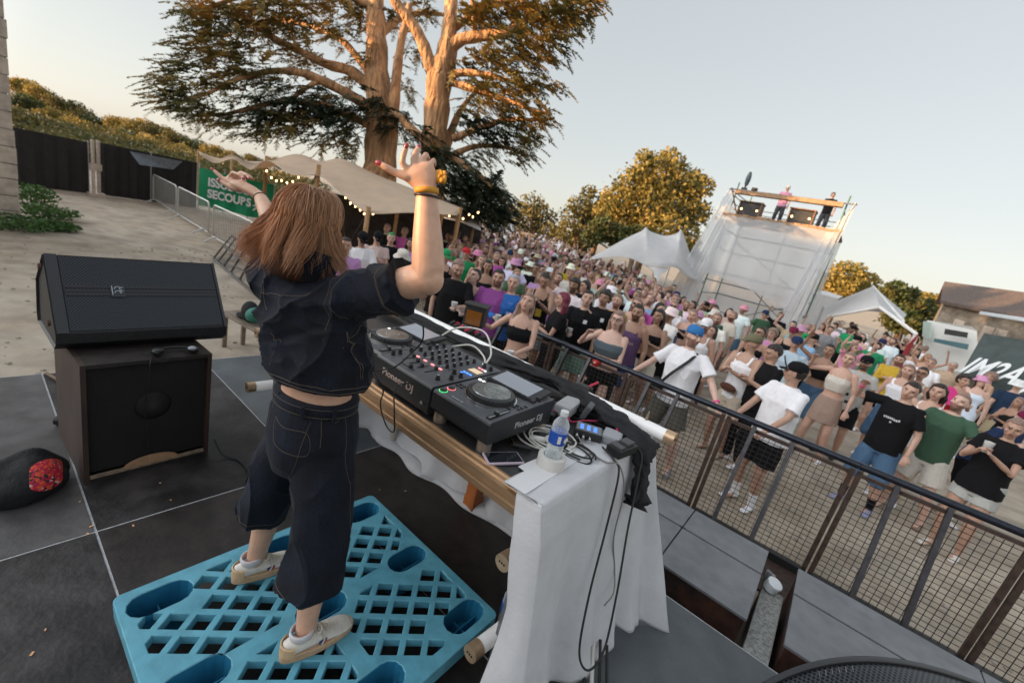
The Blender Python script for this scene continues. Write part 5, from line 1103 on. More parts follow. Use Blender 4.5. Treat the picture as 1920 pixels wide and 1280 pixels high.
# black cloth lying along the back of the table and hanging over the corner
BC = mat('black_cloth', (.009, .009, .011), .85, var=.3, scale=6, bump=.4, bscale=50)
bc = empty('black_cloth', (-1.3, 2.05, TZ), 'long rumpled black cloth lying along the back of the table and hanging over the corner', 'cloth')
path = bez([(-2.75, 2.02, TZ+.05), (-2.2, 2.05, TZ+.06), (-1.7, 2.02, TZ+.07), (-1.3, 2.04, TZ+.085), (-1.0, 2.06, TZ+.08), (-.8, 2.03, TZ+.06), (-.62, 1.99, TZ+.05), (-.52, 1.95, TZ+.01), (-.475, 1.92, TZ-.08), (-.45, 1.90, TZ-.18), (-.44, 1.87, TZ-.24)], 10)
mb = MB(); rings = []
for i, p in enumerate(path):
    d = (path[min(i+1, len(path)-1)]-path[max(i-1, 0)]).normalized(); s_ = d.cross(Vector((0, 0, 1))).normalized() if abs(d.z) < .9 else Vector((0, -1, 0)); up_ = s_.cross(d); R_ = []
    wv = .052+.028*min(1, i/50) if i < len(path)-30 else .055
    for k in range(26):
        a = 2*math.pi*k/26; rr = 1+.20*math.sin(3*a+i*.35)+.16*math.sin(5*a-i*.42)+.12*math.sin(9*a+i*.9)+.08*math.sin(13*a-i*1.3); R_.append(p+s_*math.cos(a)*wv*rr*(1+.25*math.sin(i*.3)+.15*math.sin(i*.83))+up_*math.sin(a)*.027*rr)
    rings.append(R_)
mb.loft(rings); put('cloth', mb, BC, bc, smooth=True)
for p, q in (((-2.5, 1.95, TZ+.02), (-1.25, 1.97, TZ+.03)), ((-1.6, 1.75, TZ+.03), (-1.1, 1.93, TZ+.03))):
    pass
# small camera rig and its clamp between table and barrier
cr_ = empty('small_camera', (-2.15, 2.5, TZ), 'small black camera with amber lens hood clamped behind the table', 'camera')
c = Vector((-2.14, 2.42, 1.12)); R_ = RZ(.5)
mb = MB(); mb.bevbox(c, (.16, .13, .15), .012, R_); mb.bevbox(c+Vector((.0, 0, .085)), (.18, .15, .02), .004, R_); put('body', mb, BLK, cr_)
mb = MB(); mb.box(c+R_@Vector((0, -.067, -.005)), (.12, .006, .11), R_); put('amber_window', mb, mat('amber_glass', (.22, .08, .015), .2), cr_)
mb = MB(); mb.tube([c-Vector((0, 0, .07)), (c.x, c.y, 0.0)], .014, 8)
for a in (0, 2.1, 4.2): mb.tube([(c.x, c.y, .35), (c.x+.22*math.cos(a)*.6, min(c.y+.22*math.sin(a), 2.40), .012)], .01, 6)
put('stand', mb, BLK, cr_)
mb = MB()
for k in range(9): mb.tube([(c.x-.13+k*.035, c.y-.12+.03*math.sin(k*2), c.z-.10), (c.x-.11+k*.035, c.y-.10, c.z-.075)], .012, 8, mi=k % 2)
mb.box(c+Vector((.02, -.10, -.115)), (.34, .08, .02), RZ(.1)); put('cable_connectors', mb, [KN, mat('red_plastic', (.45, .02, .06), .4)], cr_)
mb = MB(); mb.bevbox((-1.05, 2.30, TZ+.03), (.10, .05, .05), .008); mb.tube([(-1.02, 2.30, TZ+.06), (-.98, 2.32, TZ+.10)], .008, 8, mi=1); put('clamp', mb, [KN, mat('red_plastic', (.45, .02, .06), .4)], label='small black clamp with red grip at the crowd side of the table', cat='clamp')
mb = MB(); mb.tube([(-.60, 2.16, TZ+.03), (-.59, 2.14, TZ+.13)], [.012, .003], 8); put('tie_spike', mb, mat('khaki', (.32, .26, .17), .7), label='small brown tie sticking up beside the end of the long tube lamp', cat='tie')
# ================================================================ side fill: wedge monitor on a wooden subwoofer
SW = mat('worn_box_front', (.022, .017, .015), .6, var=.4, scale=5, bump=.2, bscale=40); SWS = mat('worn_wood_side', (.042, .025, .019), .55, var=.35, scale=4, stretch=(1, 1, .35), bump=.15)
SX, SY0, SY1, SZ1 = -2.80, .325, .905, .695
sb_ = empty('subwoofer', (SX-.3, (SY0+SY1)/2, 0), 'worn dark wooden subwoofer standing on the stage under the wedge monitor', 'speaker')
ang = RAD(3); f_ = local((SX, SY0, 0), ang); R_ = RZ(ang); WD = SY1-SY0; DD = .60
mb = MB()
mb.box(f_(-DD/2, .011, SZ1/2), (DD, .022, SZ1), R_); put('side_panel', mb, SWS, sb_); mb = MB(); mb.box(f_(-DD/2, WD-.011, SZ1/2), (DD, .022, SZ1), R_); put('side_panel', mb, SWS, sb_)
mb = MB(); mb.box(f_(-DD/2, WD/2, SZ1-.011), (DD, WD-.045, .021), R_); mb.box(f_(-DD/2, WD/2, .011), (DD, WD-.045, .021), R_); mb.box(f_(-DD+.01, WD/2, SZ1/2), (.02, WD-.045, SZ1-.044), R_); put('cabinet', mb, SW, sb_)
mb = MB(); mb.box(f_(-.030, WD/2, SZ1/2+.01), (.012, WD-.05, SZ1-.08), R_); put('grille', mb, mat('sub_grille', (.010, .008, .008), .65, bump=.5, bscale=220, var=.3, scale=3), sb_)
mb = MB(); mb.lathe(f_(-.022, WD*.52, .40), [(.085, 0), (.07, .004), (.05, .012), (0, .018)], 28, axis=R_@Vector((1, 0, 0))); put('cone_cap', mb, mat('cone', (.011, .009, .009), .7), sb_, smooth=True)
mb = MB(); mb.box(f_(-.008, WD/2, .022), (.014, WD-.05, .034), R_); put('bottom_edge', mb, mat('raw_wood_edge', (.26, .19, .14), .8, var=.4, scale=9), sb_)
mb = MB(); pts = [f_(-.0005+.0, WD*.5+.13*math.cos(a), .036+.055*math.sin(a)) for a in [math.pi*k/14 for k in range(15)]]; mb.add(pts, [tuple(range(15))]); o = put('bare_patch', mb, mat('bare_wood', (.42, .25, .14), .8, var=.15), sb_); solid(o, .004)
for k, (u0, u1) in enumerate(((.0, .3), (.35, .62), (.7, .95))): pass
mn = empty('wedge_monitor', (-3.3, .62, SZ1), 'large black wedge monitor with perforated grille lying on the wooden subwoofer', 'speaker')
MY0, MY1, MXF = .37, 1.145, -2.985
profm = [(MXF-.06, SZ1+.003), (MXF+.0, SZ1+.05), (MXF, SZ1+.105), (MXF-.26, SZ1+.46), (MXF-.52, SZ1+.26), (MXF-.56, SZ1+.06), (MXF-.55, SZ1+.003)]
# body prism along Y with slightly tapered ends
fm = local((0, 0, 0), RAD(2.0)); 
mb = MB(); N_ = len(profm); v = []
for (y, k) in ((MY0+.012, .97), (MY0, 1), (MY1, 1), (MY1-.012, .97)):
    cx, cz = MXF-.3, SZ1+.23
    for (x, z) in profm: v.append(fm(cx+(x-cx)*k, y, max(SZ1+.002, cz+(z-cz)*k)))
mb.add(v, [tuple(range(N_)), tuple(reversed(range(3*N_, 4*N_)))]+[(r_*N_+k, (r_+1)*N_+k, (r_+1)*N_+(k+1) % N_, r_*N_+(k+1) % N_) for r_ in range(3) for k in range(N_)]); put('cabinet', mb, BLK, mn)
GRL = bpy.data.materials.new('perforated_grille'); GRL.use_nodes = True; n = GRL.node_tree; b_ = n.nodes['Principled BSDF']; b_.inputs['Roughness'].default_value = .38; b_.inputs['Metallic'].default_value = .5
tc = n.nodes.new('ShaderNodeTexCoord'); vo = n.nodes.new('ShaderNodeTexVoronoi'); vo.inputs['Scale'].default_value = 95; vo.inputs['Randomness'].default_value = .0; vo.voronoi_dimensions = '2D'
mp = n.nodes.new('ShaderNodeMapping'); mp.inputs['Rotation'].default_value = (0, 0, RAD(45)); n.links.new(tc.outputs['UV'], mp.inputs[0]); n.links.new(mp.outputs[0], vo.inputs['Vector'])
mr = n.nodes.new('ShaderNodeMapRange'); mr.inputs[1].default_value = .30; mr.inputs[2].default_value = .42; n.links.new(vo.outputs['Distance'], mr.inputs[0])
mxn = n.nodes.new('ShaderNodeMix'); mxn.data_type = 'RGBA'; mxn.inputs[6].default_value = (.003, .003, .003, 1); mxn.inputs[7].default_value = (.06, .065, .075, 1); n.links.new(mr.outputs[0], mxn.inputs[0]); n.links.new(mxn.outputs[2], b_.inputs['Base Color'])
def grille_uv(me, U, V_, org):
    uv = me.uv_layers.new(name='UVMap')
    for l in me.loops:
        p = me.vertices[l.vertex_index].co+org; uv.data[l.index].uv = ((p-Vector((0, 0, 0))).dot(U), (p).dot(V_))
a, b = Vector((profm[2][0], 0, profm[2][1])), Vector((profm[3][0], 0, profm[3][1])); dd = (b-a).normalized(); nn = Vector((0, 1, 0)).cross(dd).normalized(); nn = nn if nn.x > 0 else -nn
Rg = RZ(RAD(2))
def gp(y, t, h): return Rg @ (a+dd*t+Vector((0, y, 0))+nn*h)
Lg = (b-a).length; mb = MB(); mb.add([gp(MY0+.055, .012, .004), gp(MY1-.02, .012, .004), gp(MY1-.02, Lg-.012, .004), gp(MY0+.055, Lg-.012, .004)], [(0, 1, 2, 3)])
o = put('grille', mb, GRL, mn, fix=False); grille_uv(o.data, Rg@Vector((0, 1, 0)), Rg@dd, world_org(mn)); solid(o, .003)
for t0, h_ in ((.47, .020), (.52, .016), (.57, .022)):
    mb = MB(); mb.add([gp(MY0+.06, Lg*t0, .008), gp(MY1-.022, Lg*t0, .008), gp(MY1-.022, Lg*t0+h_, .008), gp(MY0+.06, Lg*t0+h_, .008)], [(0, 1, 2, 3)]); solid(put('grille_band', mb, mat('band', (.022, .022, .026), .5), mn), .003)
mb = MB(); ey, et = MY0+.265, Lg*.52; mb.add([gp(ey-.028, et-.03, .012), gp(ey+.035, et-.03, .012), gp(ey+.035, et+.045, .012), gp(ey-.028, et+.045, .012)], [(0, 1, 2, 3)]); em = put('emblem', mb, mat('emblem_plate', (.03, .032, .036), .4), mn); solid(em, .002)
mb = MB(); EMB = mat('emblem_light', (.42, .47, .52), .4)
mb.tube([gp(ey-.020, et-.018, .015), gp(ey-.020, et+.034, .015)], .0022, 6)
for s_ in (-1, 1):
    P_ = [gp(ey+.004+.014*math.cos(t_), et+.008+s_*.012+.010*math.sin(t_)*1.0, .015) for t_ in [RAD(200-40*k) for k in range(6)]]; mb.tube(P_, .0022, 6)
    P_ = [gp(ey+.022-.012*math.cos(t_), et+.008+s_*.010+.008*math.sin(t_), .015) for t_ in [RAD(120-40*k) for k in range(6)]]; mb.tube(P_, .002, 6)
put('emblem_mark', mb, EMB, em)
for (yy, w_) in ((MY0+.028, .045), (MY1-.008, .014)):
    mb = MB(); mb.add([gp(yy-w_/2, 0, .006), gp(yy+w_/2, 0, .006), gp(yy+w_/2, Lg, .006), gp(yy-w_/2, Lg, .006)], [(0, 1, 2, 3)]); solid(put('end_strip', mb, mat('edge_plastic', (.035, .036, .04), .4), mn), .008)
for t_ in (.08, Lg-.05): 
    mb = MB(); c = gp(MY0-.004, t_, -.05); mb.lathe(c, [(.018, 0), (.018, .012), (0, .014)], 14, axis=Rg@Vector((0, -1, 0))); put('knob', mb, mat('brown_knob', (.10, .045, .03), .5), mn)
# headphones on the subwoofer
hp = empty('headphones', (-2.90, .74, SZ1), 'black headphones lying on the subwoofer below the wedge monitor', 'headphones')
c0 = Vector((-2.895, .71, SZ1+.012)); mb = MB(); mb.tube([c0+Vector((.03-.055*math.sin(a)*1.0, .085*math.cos(a)+.02, .012)) for a in [math.pi*k/12 for k in range(13)]], (.008), 8); put('headband', mb, KN, hp, smooth=True)
for s_, m_ in ((-1, KN), (1, mat('silver_plastic', (.35, .37, .42), .35))):
    mb = MB(); mb.ell(c0+Vector((.035, s_*.085+.02, .016)), (.034, .030, .022)); ec = put('ear_cup', mb, KN, hp, smooth=True); mb = MB(); mb.ell(c0+Vector((.050, s_*.075+.02, .028)), (.020, .022, .012)); put('cup_cap', mb, m_, ec, smooth=True)
cable('cable', 'thin black headphone cable hanging over the front of the subwoofer', [(-2.86, .66, SZ1+.012), (-2.83, .62, SZ1+.012), (-2.792, .60, SZ1-.01), (-2.785, .595, SZ1-.10), (-2.79, .58, SZ1-.28), (-2.78, .59, .12)], .003, CBL)
cable('cable', 'black cable on the stage between the subwoofer and the DJ', [(-2.82, .93, .10), (-2.74, .96, .02), (-2.66, 1.02, .006), (-2.50, 1.02, .006), (-2.38, .96, .006), (-2.26, .98, .006)], .005, CBL)
cable('cable', 'dusty brown strap lying over the stage edge left of the subwoofer', [(-4.38, .33, .01), (-4.20, .38, .012), (-3.95, .40, .012), (-3.6, .42, .02), (-3.43, .40, .10)], .012, mat('dusty_rope', (.20, .14, .10), .9), cat='strap')
mb = MB(); mb.tube([(-3.55, .30, .03), (-3.50, .36, .03)], .03, 14); mb.tube([(-3.50, .36, .03), (-3.42, .38, .02)], .012, 8); put('power_plug', mb, KN, label='black power plug lying on the stage behind the bag', cat='plug')
# bag with red print
bg_ = empty('cloth_bag', (-2.85, .16, 0), 'black cloth bag with red and white print lying at the left edge of the stage', 'bag')
mb = MB(); mb.ell((-2.88, .10, .06), (.15, .185, .145), RZ(.1), 48, 28); me = mb.mesh('bag'); V_ = mverts(me); V_[:, 2] = np.maximum(V_[:, 2], .003); nz = wave_noise(V_, 3, 22, (1, 1, 1.5)); nz2 = np.abs(wave_noise(V_, 9, 14)); 
cen = np.array((-2.88, .10, .03)); d = V_-cen; V_ = cen+d*(1+.13*nz[:, None]-.16*(1-nz2)[:, None]*.5); V_[:, 2] = np.maximum(V_[:, 2], .003); msetv(me, V_); put('bag', me, BC, bg_, smooth=True)
s_ = me; bv = BVHTree.FromPolygons([v.co+Vector(bg_.location) for v in me.vertices], [p.vertices[:] for p in me.polygons])
BPR = bpy.data.materials.new('bag_print'); BPR.use_nodes = True; n = BPR.node_tree; b_ = n.nodes['Principled BSDF']; b_.inputs['Roughness'].default_value = .6
vo = n.nodes.new('ShaderNodeTexVoronoi'); vo.inputs['Scale'].default_value = 95; tc = n.nodes.new('ShaderNodeTexCoord'); n.links.new(tc.outputs['Object'], vo.inputs['Vector']); rp = n.nodes.new('ShaderNodeValToRGB'); n.links.new(vo.outputs['Color'], rp.inputs[0]); n.links.new(rp.outputs[0], b_.inputs['Base Color'])
rp.color_ramp.interpolation = 'CONSTANT'; e = rp.color_ramp.elements; e[0].color = (.50, .01, .05, 1); e[1].position = .42; e[1].color = (.75, .10, .03, 1)
for pos, c_ in ((.60, (.02, .02, .02, 1)), (.70, (.62, .05, .04, 1)), (.85, (.65, .45, .45, 1))): x = e.new(pos); x.color = c_
mb = MB(); v = []; nu, nv = 24, 12
for i in range(nu+1):
    for j in range(nv+1):
        u, w_ = i/nu, j/nv; edge = .5+.5*math.sin(math.pi*u)**.5; px_, py_ = 55+62*u, 905-14*u+ (w_-.5)*58*edge-8
        d_ = ray(px_, py_); hit = bv.ray_cast(CAM, d_.normalized()); v.append(hit[0]+hit[1]*.0015 if hit[0] else None)
ok = lambda q: all(v[k] is not None for k in q)
F_ = [(i*(nv+1)+j, i*(nv+1)+j+1, (i+1)*(nv+1)+j+1, (i+1)*(nv+1)+j) for i in range(nu) for j in range(nv)]; F_ = [q for q in F_ if ok(q)]; v = [p if p is not None else Vector((-2.86, .14, .05)) for p in v]
mb.add(v, F_); put('red_print', mb, BPR, bg_, fix=False)
# ================================================================ wedge monitor in the lower right corner
w2 = empty('floor_monitor', (.95, 1.95, 0), 'black floor monitor with curved honeycomb grille in the lower right corner', 'speaker')
# curved grille: a barrel surface leaning towards the camera
BA, BB, BCp = onz(1425, 1296, .16), onz(1625, 1240, .30), onz(1850, 1292, .17)
def barrel(u, v, off=0.0):
    # top edge is an arc through three points, the grille falls away from it towards the middle of the stage
    p = BA*(2*(u-.5)*(u-1))+BB*(-4*u*(u-1))+BCp*(2*u*(u-.5)); e = (BCp-BA); e.z = 0; e.normalize(); f = Vector((e.y, -e.x, 0))
    return p+f*(.30*v)-Vector((0, 0, .03*v+.10*v*v))*(1.0)+Vector((0, 0, off))
mb = MB(); mb.add(*sheet(lambda u, v: barrel(u, v), 40, 12)); o = put('grille', mb, GRL, w2, smooth=True)
uv = o.data.uv_layers.new(name='UVMap')
for l in o.data.loops: vi = l.vertex_index; i, j = divmod(vi, 13); uv.data[l.index].uv = (i/40*.66, j/12*.21)
solid(o, .004)
mb = MB(); n_ = 24; top = [barrel(i/n_, -.03, .004) for i in range(n_+1)]; mb.tube(top, .013, 8); bot = [barrel(i/n_, 1.03, 0) for i in range(n_+1)]; mb.tube(bot, .012, 8); mb.tube([barrel(0, j/6, 0) for j in range(7)], .013, 8); mb.tube([barrel(1, j/6, 0) for j in range(7)], .013, 8); put('grille_frame', mb, mat('edge_plastic', (.035, .036, .04), .4), w2, smooth=True)
mb = MB(); v = []
for i in range(n_+1):
    a_ = barrel(i/n_, -.03, -.012); b_2 = barrel(i/n_, 1.03, -.012); v += [a_, b_2, Vector((b_2.x, b_2.y+.03, .004)), Vector((a_.x, a_.y-.02, .004))]
mb.loft([[v[4*i+k] for k in range(4)] for i in range(n_+1)]); put('cabinet', mb, BLK, w2)
for k in range(6):
    mb = MB(); mb.tube([barrel(.42-.03*k, .06, .006), barrel(.30-.03*k, .9, .006)], .0015, 5); put('grille_rib', mb, mat('rib', (.18, .18, .19), .4), w2)
# ================================================================ low subwoofers in front of the stage
TOPG = mat('box_top_grey', (.20, .205, .215), .55, var=.12, scale=3, col2=(.16, .165, .175), blend=(.4, .7), bump=.1, bscale=60); RED_B = mat('oxblood_side', (.055, .020, .012), .55, var=.5, scale=5, bump=.3, bscale=25, col2=(.02, .012, .011), blend=(.4, .6))
def lowbox(x0, x1, label):
    y0, y1, z1 = 2.96, 3.93, -.20; t = empty('stage_front_box', ((x0+x1)/2, (y0+y1)/2, GZ), label, 'speaker', 'low grey topped boxes in the gap between stage and barrier')
    mb = MB(); g = .005; xm_, ys = (x0+x1)/2-.05, 3.55
    for (a, b) in ((x0, xm_-g), (xm_+g, x1)):
        mb.bevbox(((a+b)/2, (y0+ys-.012)/2, z1-.01), (b-a, ys-.012-y0, .02), .003); mb.bevbox(((a+b)/2, (y1+ys+.012)/2, z1-.012), (b-a, y1-ys-.012, .02), .003)
    put('top_panel', mb, TOPG, t)
    mb = MB(); mb.box(((x0+x1)/2, (y0+y1)/2, (GZ+z1-.024)/2), (x1-x0-.02, y1-y0-.02, z1-.024-GZ)); put('cabinet', mb, RED_B, t)
    mb = MB(); mb.box((xm_, ys, z1-.004), (.05, .02, .012)); put('latch', mb, KN, t)
    mb = MB(); mb.tube([(x0+.01, ys, z1-.008), (x1-.01, ys, z1-.008)], .008, 8); put('seam_bar', mb, mat('seam', (.05, .05, .055), .5), t)
lowbox(-2.9, -.95, 'low grey topped box in front of the stage, hidden mostly by the DJ table'); lowbox(-.93, .185, 'low grey topped box in front of the stage right of the white cloth'); lowbox(.40, 2.6, 'low grey topped box in the lower right in front of the barrier')
mb = MB(); mb.bevbox((.30, 3.28, GZ+.12), (.15, .85, .24), .01); put('concrete_block', mb, mat('concrete', (.30, .30, .28), .9, var=.5, scale=18, bump=.6, bscale=50), label='speckled concrete block in the gap between the two grey topped boxes', cat='block')
mb = MB(); mb.lathe((.27, 3.66, GZ+.27), [(0, 0), (.05, 0), (.055, .07), (.05, .075), (0, .075)], 20, axis=(.3, -.2, 1)); put('round_plug', mb, mat('white_cap', (.68, .70, .72), .4), label='white round cap on the concrete block between the grey topped boxes', cat='cap')
mb = MB(); mb.prism([(3.70, GZ+.24), (3.875, GZ+.24), (3.875, GZ+.28), (3.73, GZ+.28), (3.73, GZ+.36), (3.70, GZ+.36)], 0, .22, .25); put('steel_bracket', mb, STL, label='dark steel bracket behind the concrete block', cat='bracket')
for k in range(4): cable('cable', ('leftmost', 'second', 'third', 'rightmost')[k]+' of four dark cables and rods leaning out under the white cloth', [(-.42+.035*k, 1.72, .12), (-.33+.05*k, 1.58-.02*k, .03), (-.22+.055*k, 1.40, .006)], .007 if k != 1 else .010, CBL if k != 1 else CBW)
# ================================================================ crowd barrier
BAR = mat('barrier_steel', (.035, .033, .037), .42, metal=.5, var=.3, scale=6, bump=.1); BARR = mat('barrier_rust', (.06, .038, .03), .6, metal=.3, var=.4, scale=7)
MESHM = mat('mesh_wire', (.035, .03, .028), .55, metal=.3)
BW = 1.06
def barrier(k, x0, label):
    y = 4.56; yf = 4.02; z0 = GZ; z1 = .60; t = empty('crowd_barrier', (x0+BW/2, y, GZ), label, 'barrier', 'black crowd barrier panels in front of the stage')
    mb = MB(); mb.tube([(x0, y-.03, z1), (x0+BW, y-.03, z1)], .031, 14); put('top_rail', mb, mat('top_rail', (.03, .034, .045), .28, metal=.6, var=.2), t, autosmooth=RAD(40))
    mb = MB(); mb.box((x0+BW/2, y, z1-.085), (BW-.02, .035, .03)); put('cross_bar', mb, BARR, t)
    for x in (x0+.025, x0+BW-.025): mb = MB(); mb.box((x, y+.002, (z0+z1)/2-.02), (.036, .036, z1-z0-.06)); put('upright', mb, BARR, t)
    mb = MB()
    for i in range(1, 19): xx = x0+.05+(BW-.1)*i/19; mb.box((xx, y+.008, (z0+z1)/2-.03), (.0045, .0045, z1-z0-.16))
    for i in range(1, 22): zz_ = z0+.05+(z1-z0-.14)*i/22; mb.box((x0+BW/2, y+.014, zz_), (BW-.1, .0045, .0045))
    put('mesh', mb, MESHM, t)
    for xx in (x0+.26, x0+.58):
        a = Vector((xx, y-.05, z1-.03)); b = Vector((xx, yf, z0+.04)); d = b-a; L_ = d.length; ang_ = math.atan2(d.y, -d.z); R_ = Matrix.Rotation(-ang_, 3, 'X'); R_ = rotm((1, 0, 0), Vector((1, 0, 0)).cross(d.normalized())*-1, -d.normalized())
        mb = MB(); mb.box((a+b)/2, (.035, .045, L_), R_); put('brace', mb, BAR, t)
    q = .80; p = Vector((x0+.42, y-.05+(yf-y+.05)*q, z1-.03+(z0+.04-z1+.03)*q)); mb = MB(); mb.box(p, (.30, .03, .04)); put('brace_bar', mb, BAR, t)
    mb = MB(); mb.box((x0+BW/2, (y+yf)/2, z0+.012), (BW-.03, y-yf+.1, .018)); put('base_plate', mb, BARR, t)
    mb = MB(); mb.box((x0+BW/2, y-.02, z0+.06), (BW-.02, .06, .07)); put('kick_bar', mb, mat('kick', (.012, .012, .013), .5), t)
XB0 = 0.50-BW*6
names = ['farthest left', 'second from the left', 'third from the left', 'fourth from the left, behind the DJ table', 'fifth from the left, behind the cable tangle', 'sixth from the left, right of the white cloth', 'in front of the white T-shirt and black cap man', 'in front of the black T-shirt man', 'farthest right, cut by the edge of the photo']
for k in range(9): barrier(k, XB0+k*(BW+.004), 'black steel crowd barrier panel '+names[k])
# ================================================================ bench, folded barrier frame at the left
bn_ = empty('wooden_bench', (-6.1, 2.2, GZ), 'old grey wooden bench on the gravel behind the DJ', 'bench'); BWD = mat('bench_wood', (.20, .16, .125), .8, var=.3, scale=5, stretch=(.3, 1, 1))
bz = -.13; mb = MB(); mb.box((-5.75, 2.30, bz), (1.15, .30, .03), RZ(.15)); put('seat', mb, BWD, bn_)
for (x, y) in ((-6.22, 2.12), (-6.26, 2.36), (-5.24, 2.28), (-5.28, 2.50)): mb = MB(); mb.box((x, y, (GZ+bz-.015)/2), (.05, .05, bz-.015-GZ)); put('leg', mb, BWD, bn_)
bb = empty('small_bag', (-5.7, 2.3, bz), 'small black and green bag on the wooden bench', 'bag'); mb = MB(); mb.ell((-5.82, 2.26, bz+.15), (.12, .10, .14), seg=18, rings=12); mb.ell((-5.98, 2.22, bz+.05), (.11, .05, .035)); put('body', mb, BC, bb, smooth=True); mb = MB(); mb.ell((-5.70, 2.27, bz+.14), (.09, .11, .10)); put('green_pocket', mb, mat('teal_bag', (.03, .18, .14), .6), bb, smooth=True)
lf = empty('folded_barrier', tuple(onground(440, 520)), 'black steel barrier frame leaning on the gravel left of the DJ head', 'barrier')
A_, B_ = onground(400, 487), onground(520, 590); A2 = onz(458, 414, A_.z+.55); 
up_ = (A2-A_); up_ = up_.normalized()*min(up_.length, 2.4); mb = MB()
for q in (0, .09, .2, .33, .48, .65, .85, 1): p = A_.lerp(B_, q); mb.tube([p+Vector((0, 0, .03)), p+up_+Vector((0, 0, .03))], .024, 6)
put('bars', mb, BAR, lf); mb = MB()
for q in (0, .5, 1): mb.tube([A_+up_*q+Vector((0, 0, .03)), B_+up_*q+Vector((0, 0, .03))], .028, 6)
mb.tube([A_+Vector((0, 0, .03)), B_+up_*.6+Vector((0, 0, .03))], .02, 6); put('frame', mb, BAR, lf)
# ================================================================ people
SKIN = mat('skin', (.55, .34, .25), .5, objcol=True, attr='Col', var=.06, scale=12, sss=.12)
CLOTH = mat('clothing', (.5, .5, .5), .9, objcol=True, var=.05, scale=6, bump=.22, bscale=22, spec=.2)
HAIR = mat('hair', (.1, .06, .04), .5, objcol=True, var=.35, scale=30, bump=.5, bscale=90, stretch=(1, 1, .25))
SHOE = mat('shoes', (.6, .6, .6), .6, objcol=True, var=.1, scale=20)
def ik(a, t, l1, l2, pole):
    d = t-a; L_ = d.length
    if L_ > (l1+l2)*.985: t = a+d.normalized()*(l1+l2)*.985; d = t-a; L_ = d.length
    c = (l1*l1+L_*L_-l2*l2)/(2*L_*l1); c = max(-1, min(1, c)); u = d.normalized(); p = (Vector(pole)-u*Vector(pole).dot(u)).normalized()
    return a+u*(l1*c)+p*(l1*math.sqrt(max(0, 1-c*c))), t
POSES = dict(down=((-.25, -.05, .84), (.25, -.05, .84)), rail=((-.20, -.34, 1.04), (.18, -.36, 1.04)), up1=((-.30, -.22, 1.78), (.24, -.08, .90)), up2=((-.30, -.15, 1.88), (.32, -.12, 1.84)),
             cup=((-.10, -.34, 1.18), (.25, -.02, .85)), cupl=((-.25, -.02, .85), (.10, -.34, 1.20)), phone=((-.06, -.30, 1.34), (.05, -.31, 1.32)), spread=((-.55, -.22, .96), (.52, -.28, 1.02)), clap=((-.05, -.28, 1.26), (.05, -.28, 1.24)),
             point=((-.35, -.40, 1.42), (.25, -.05, .86)), hips=((-.20, -.06, 1.04), (.20, -.06, 1.04)), dance=((-.36, -.26, 1.30), (.34, -.20, 1.12)))
def headparts(mb, H, fem, fine):
    """H(x,y,z): head frame, face towards -Y, centre at 0"""
    k = .95 if fem else 1.0
    R3 = H.to_3x3()
    mb.ell(H @ Vector((0, .008, .018)), (.074*k, .092*k, .098*k), R3, 24, 16)
    mb.ell(H @ Vector((0, -.018, -.045)), (.056*k, .068*k, .062*k), R3, 20, 12)
    mb.ell(H @ Vector((0, -.052, -.082)), (.026*k, .024*k, .020*k), R3, 14, 10)
    if fine:
        mb.tube([H @ Vector((0, -.082, .022)), H @ Vector((0, -.098, -.006)), H @ Vector((0, -.104*k, -.020))], [.008, .011, .013], 8, round_cap=False)
        mb.ell(H @ Vector((0, -.094, -.024)), (.016, .010, .009), R3, 10, 8)
        mb.ell(H @ Vector((0, -.082, -.050)), (.022, .011, .010), R3, 12, 8)
        for s in (-1, 1):
            mb.ell(H @ Vector((s*.073*k, .010, -.004)), (.010, .018, .029), R3, 10, 8)
            mb.ell(H @ Vector((s*.030, -.078, .036)), (.024, .010, .008), R3, 10, 8); mb.ell(H @ Vector((s*.044, -.060, -.018)), (.020, .018, .020), R3, 10, 8)
    else: mb.ell(H @ Vector((0, -.092, -.008)), (.012, .016, .022), R3, 8, 6)
def facecol(me, H, beard=0, fem=False, lip=(.75, .42, .42)):
    P = mverts(me); Hi = np.array(H.inverted()); Q = P@Hi[:3, :3].T+Hi[:3, 3]; c = np.ones((len(P), 3), dtype=np.float32)
    x, y, z = np.abs(Q[:, 0]), Q[:, 1], Q[:, 2]; near = (y < -.045) & (z > -.12) & (z < .11)
    if beard:
        m = (z < -.022) & (z > -.125) & (y < .015) & (((x > .02) | (z < -.062)) | (z > -.042) & (z < -.03)) & ((x**2+(y+.02)**2) < .1**2); c[m] = (.42, .36, .34) if beard == 1 else (.22, .17, .15)
    m = near & (x < .024) & (np.abs(z+.050) < .0085); c[m] = lip
    m = near & (x < .020) & (np.abs(z+.050) < .0022); c[m] = (.35, .15, .15)
    m = near & (np.abs(x-.030) < .019) & (np.abs(z-.017) < .0085); c[m] = (.55, .42, .38)
    m = near & (np.abs(x-.030) < .013) & (np.abs(z-.016) < .0055); c[m] = (1.3, 1.45, 1.6)
    m = near & (np.abs(x-.030) < .0062) & (np.abs(z-.016) < .0060); c[m] = (.06, .05, .05)
    m = near & (np.abs(x-.032) < .021) & (np.abs(z-.034-.12*(.03-x)) < .0045); c[m] = (.25, .18, .15)
    mcol(me, c)
class Fig: pass
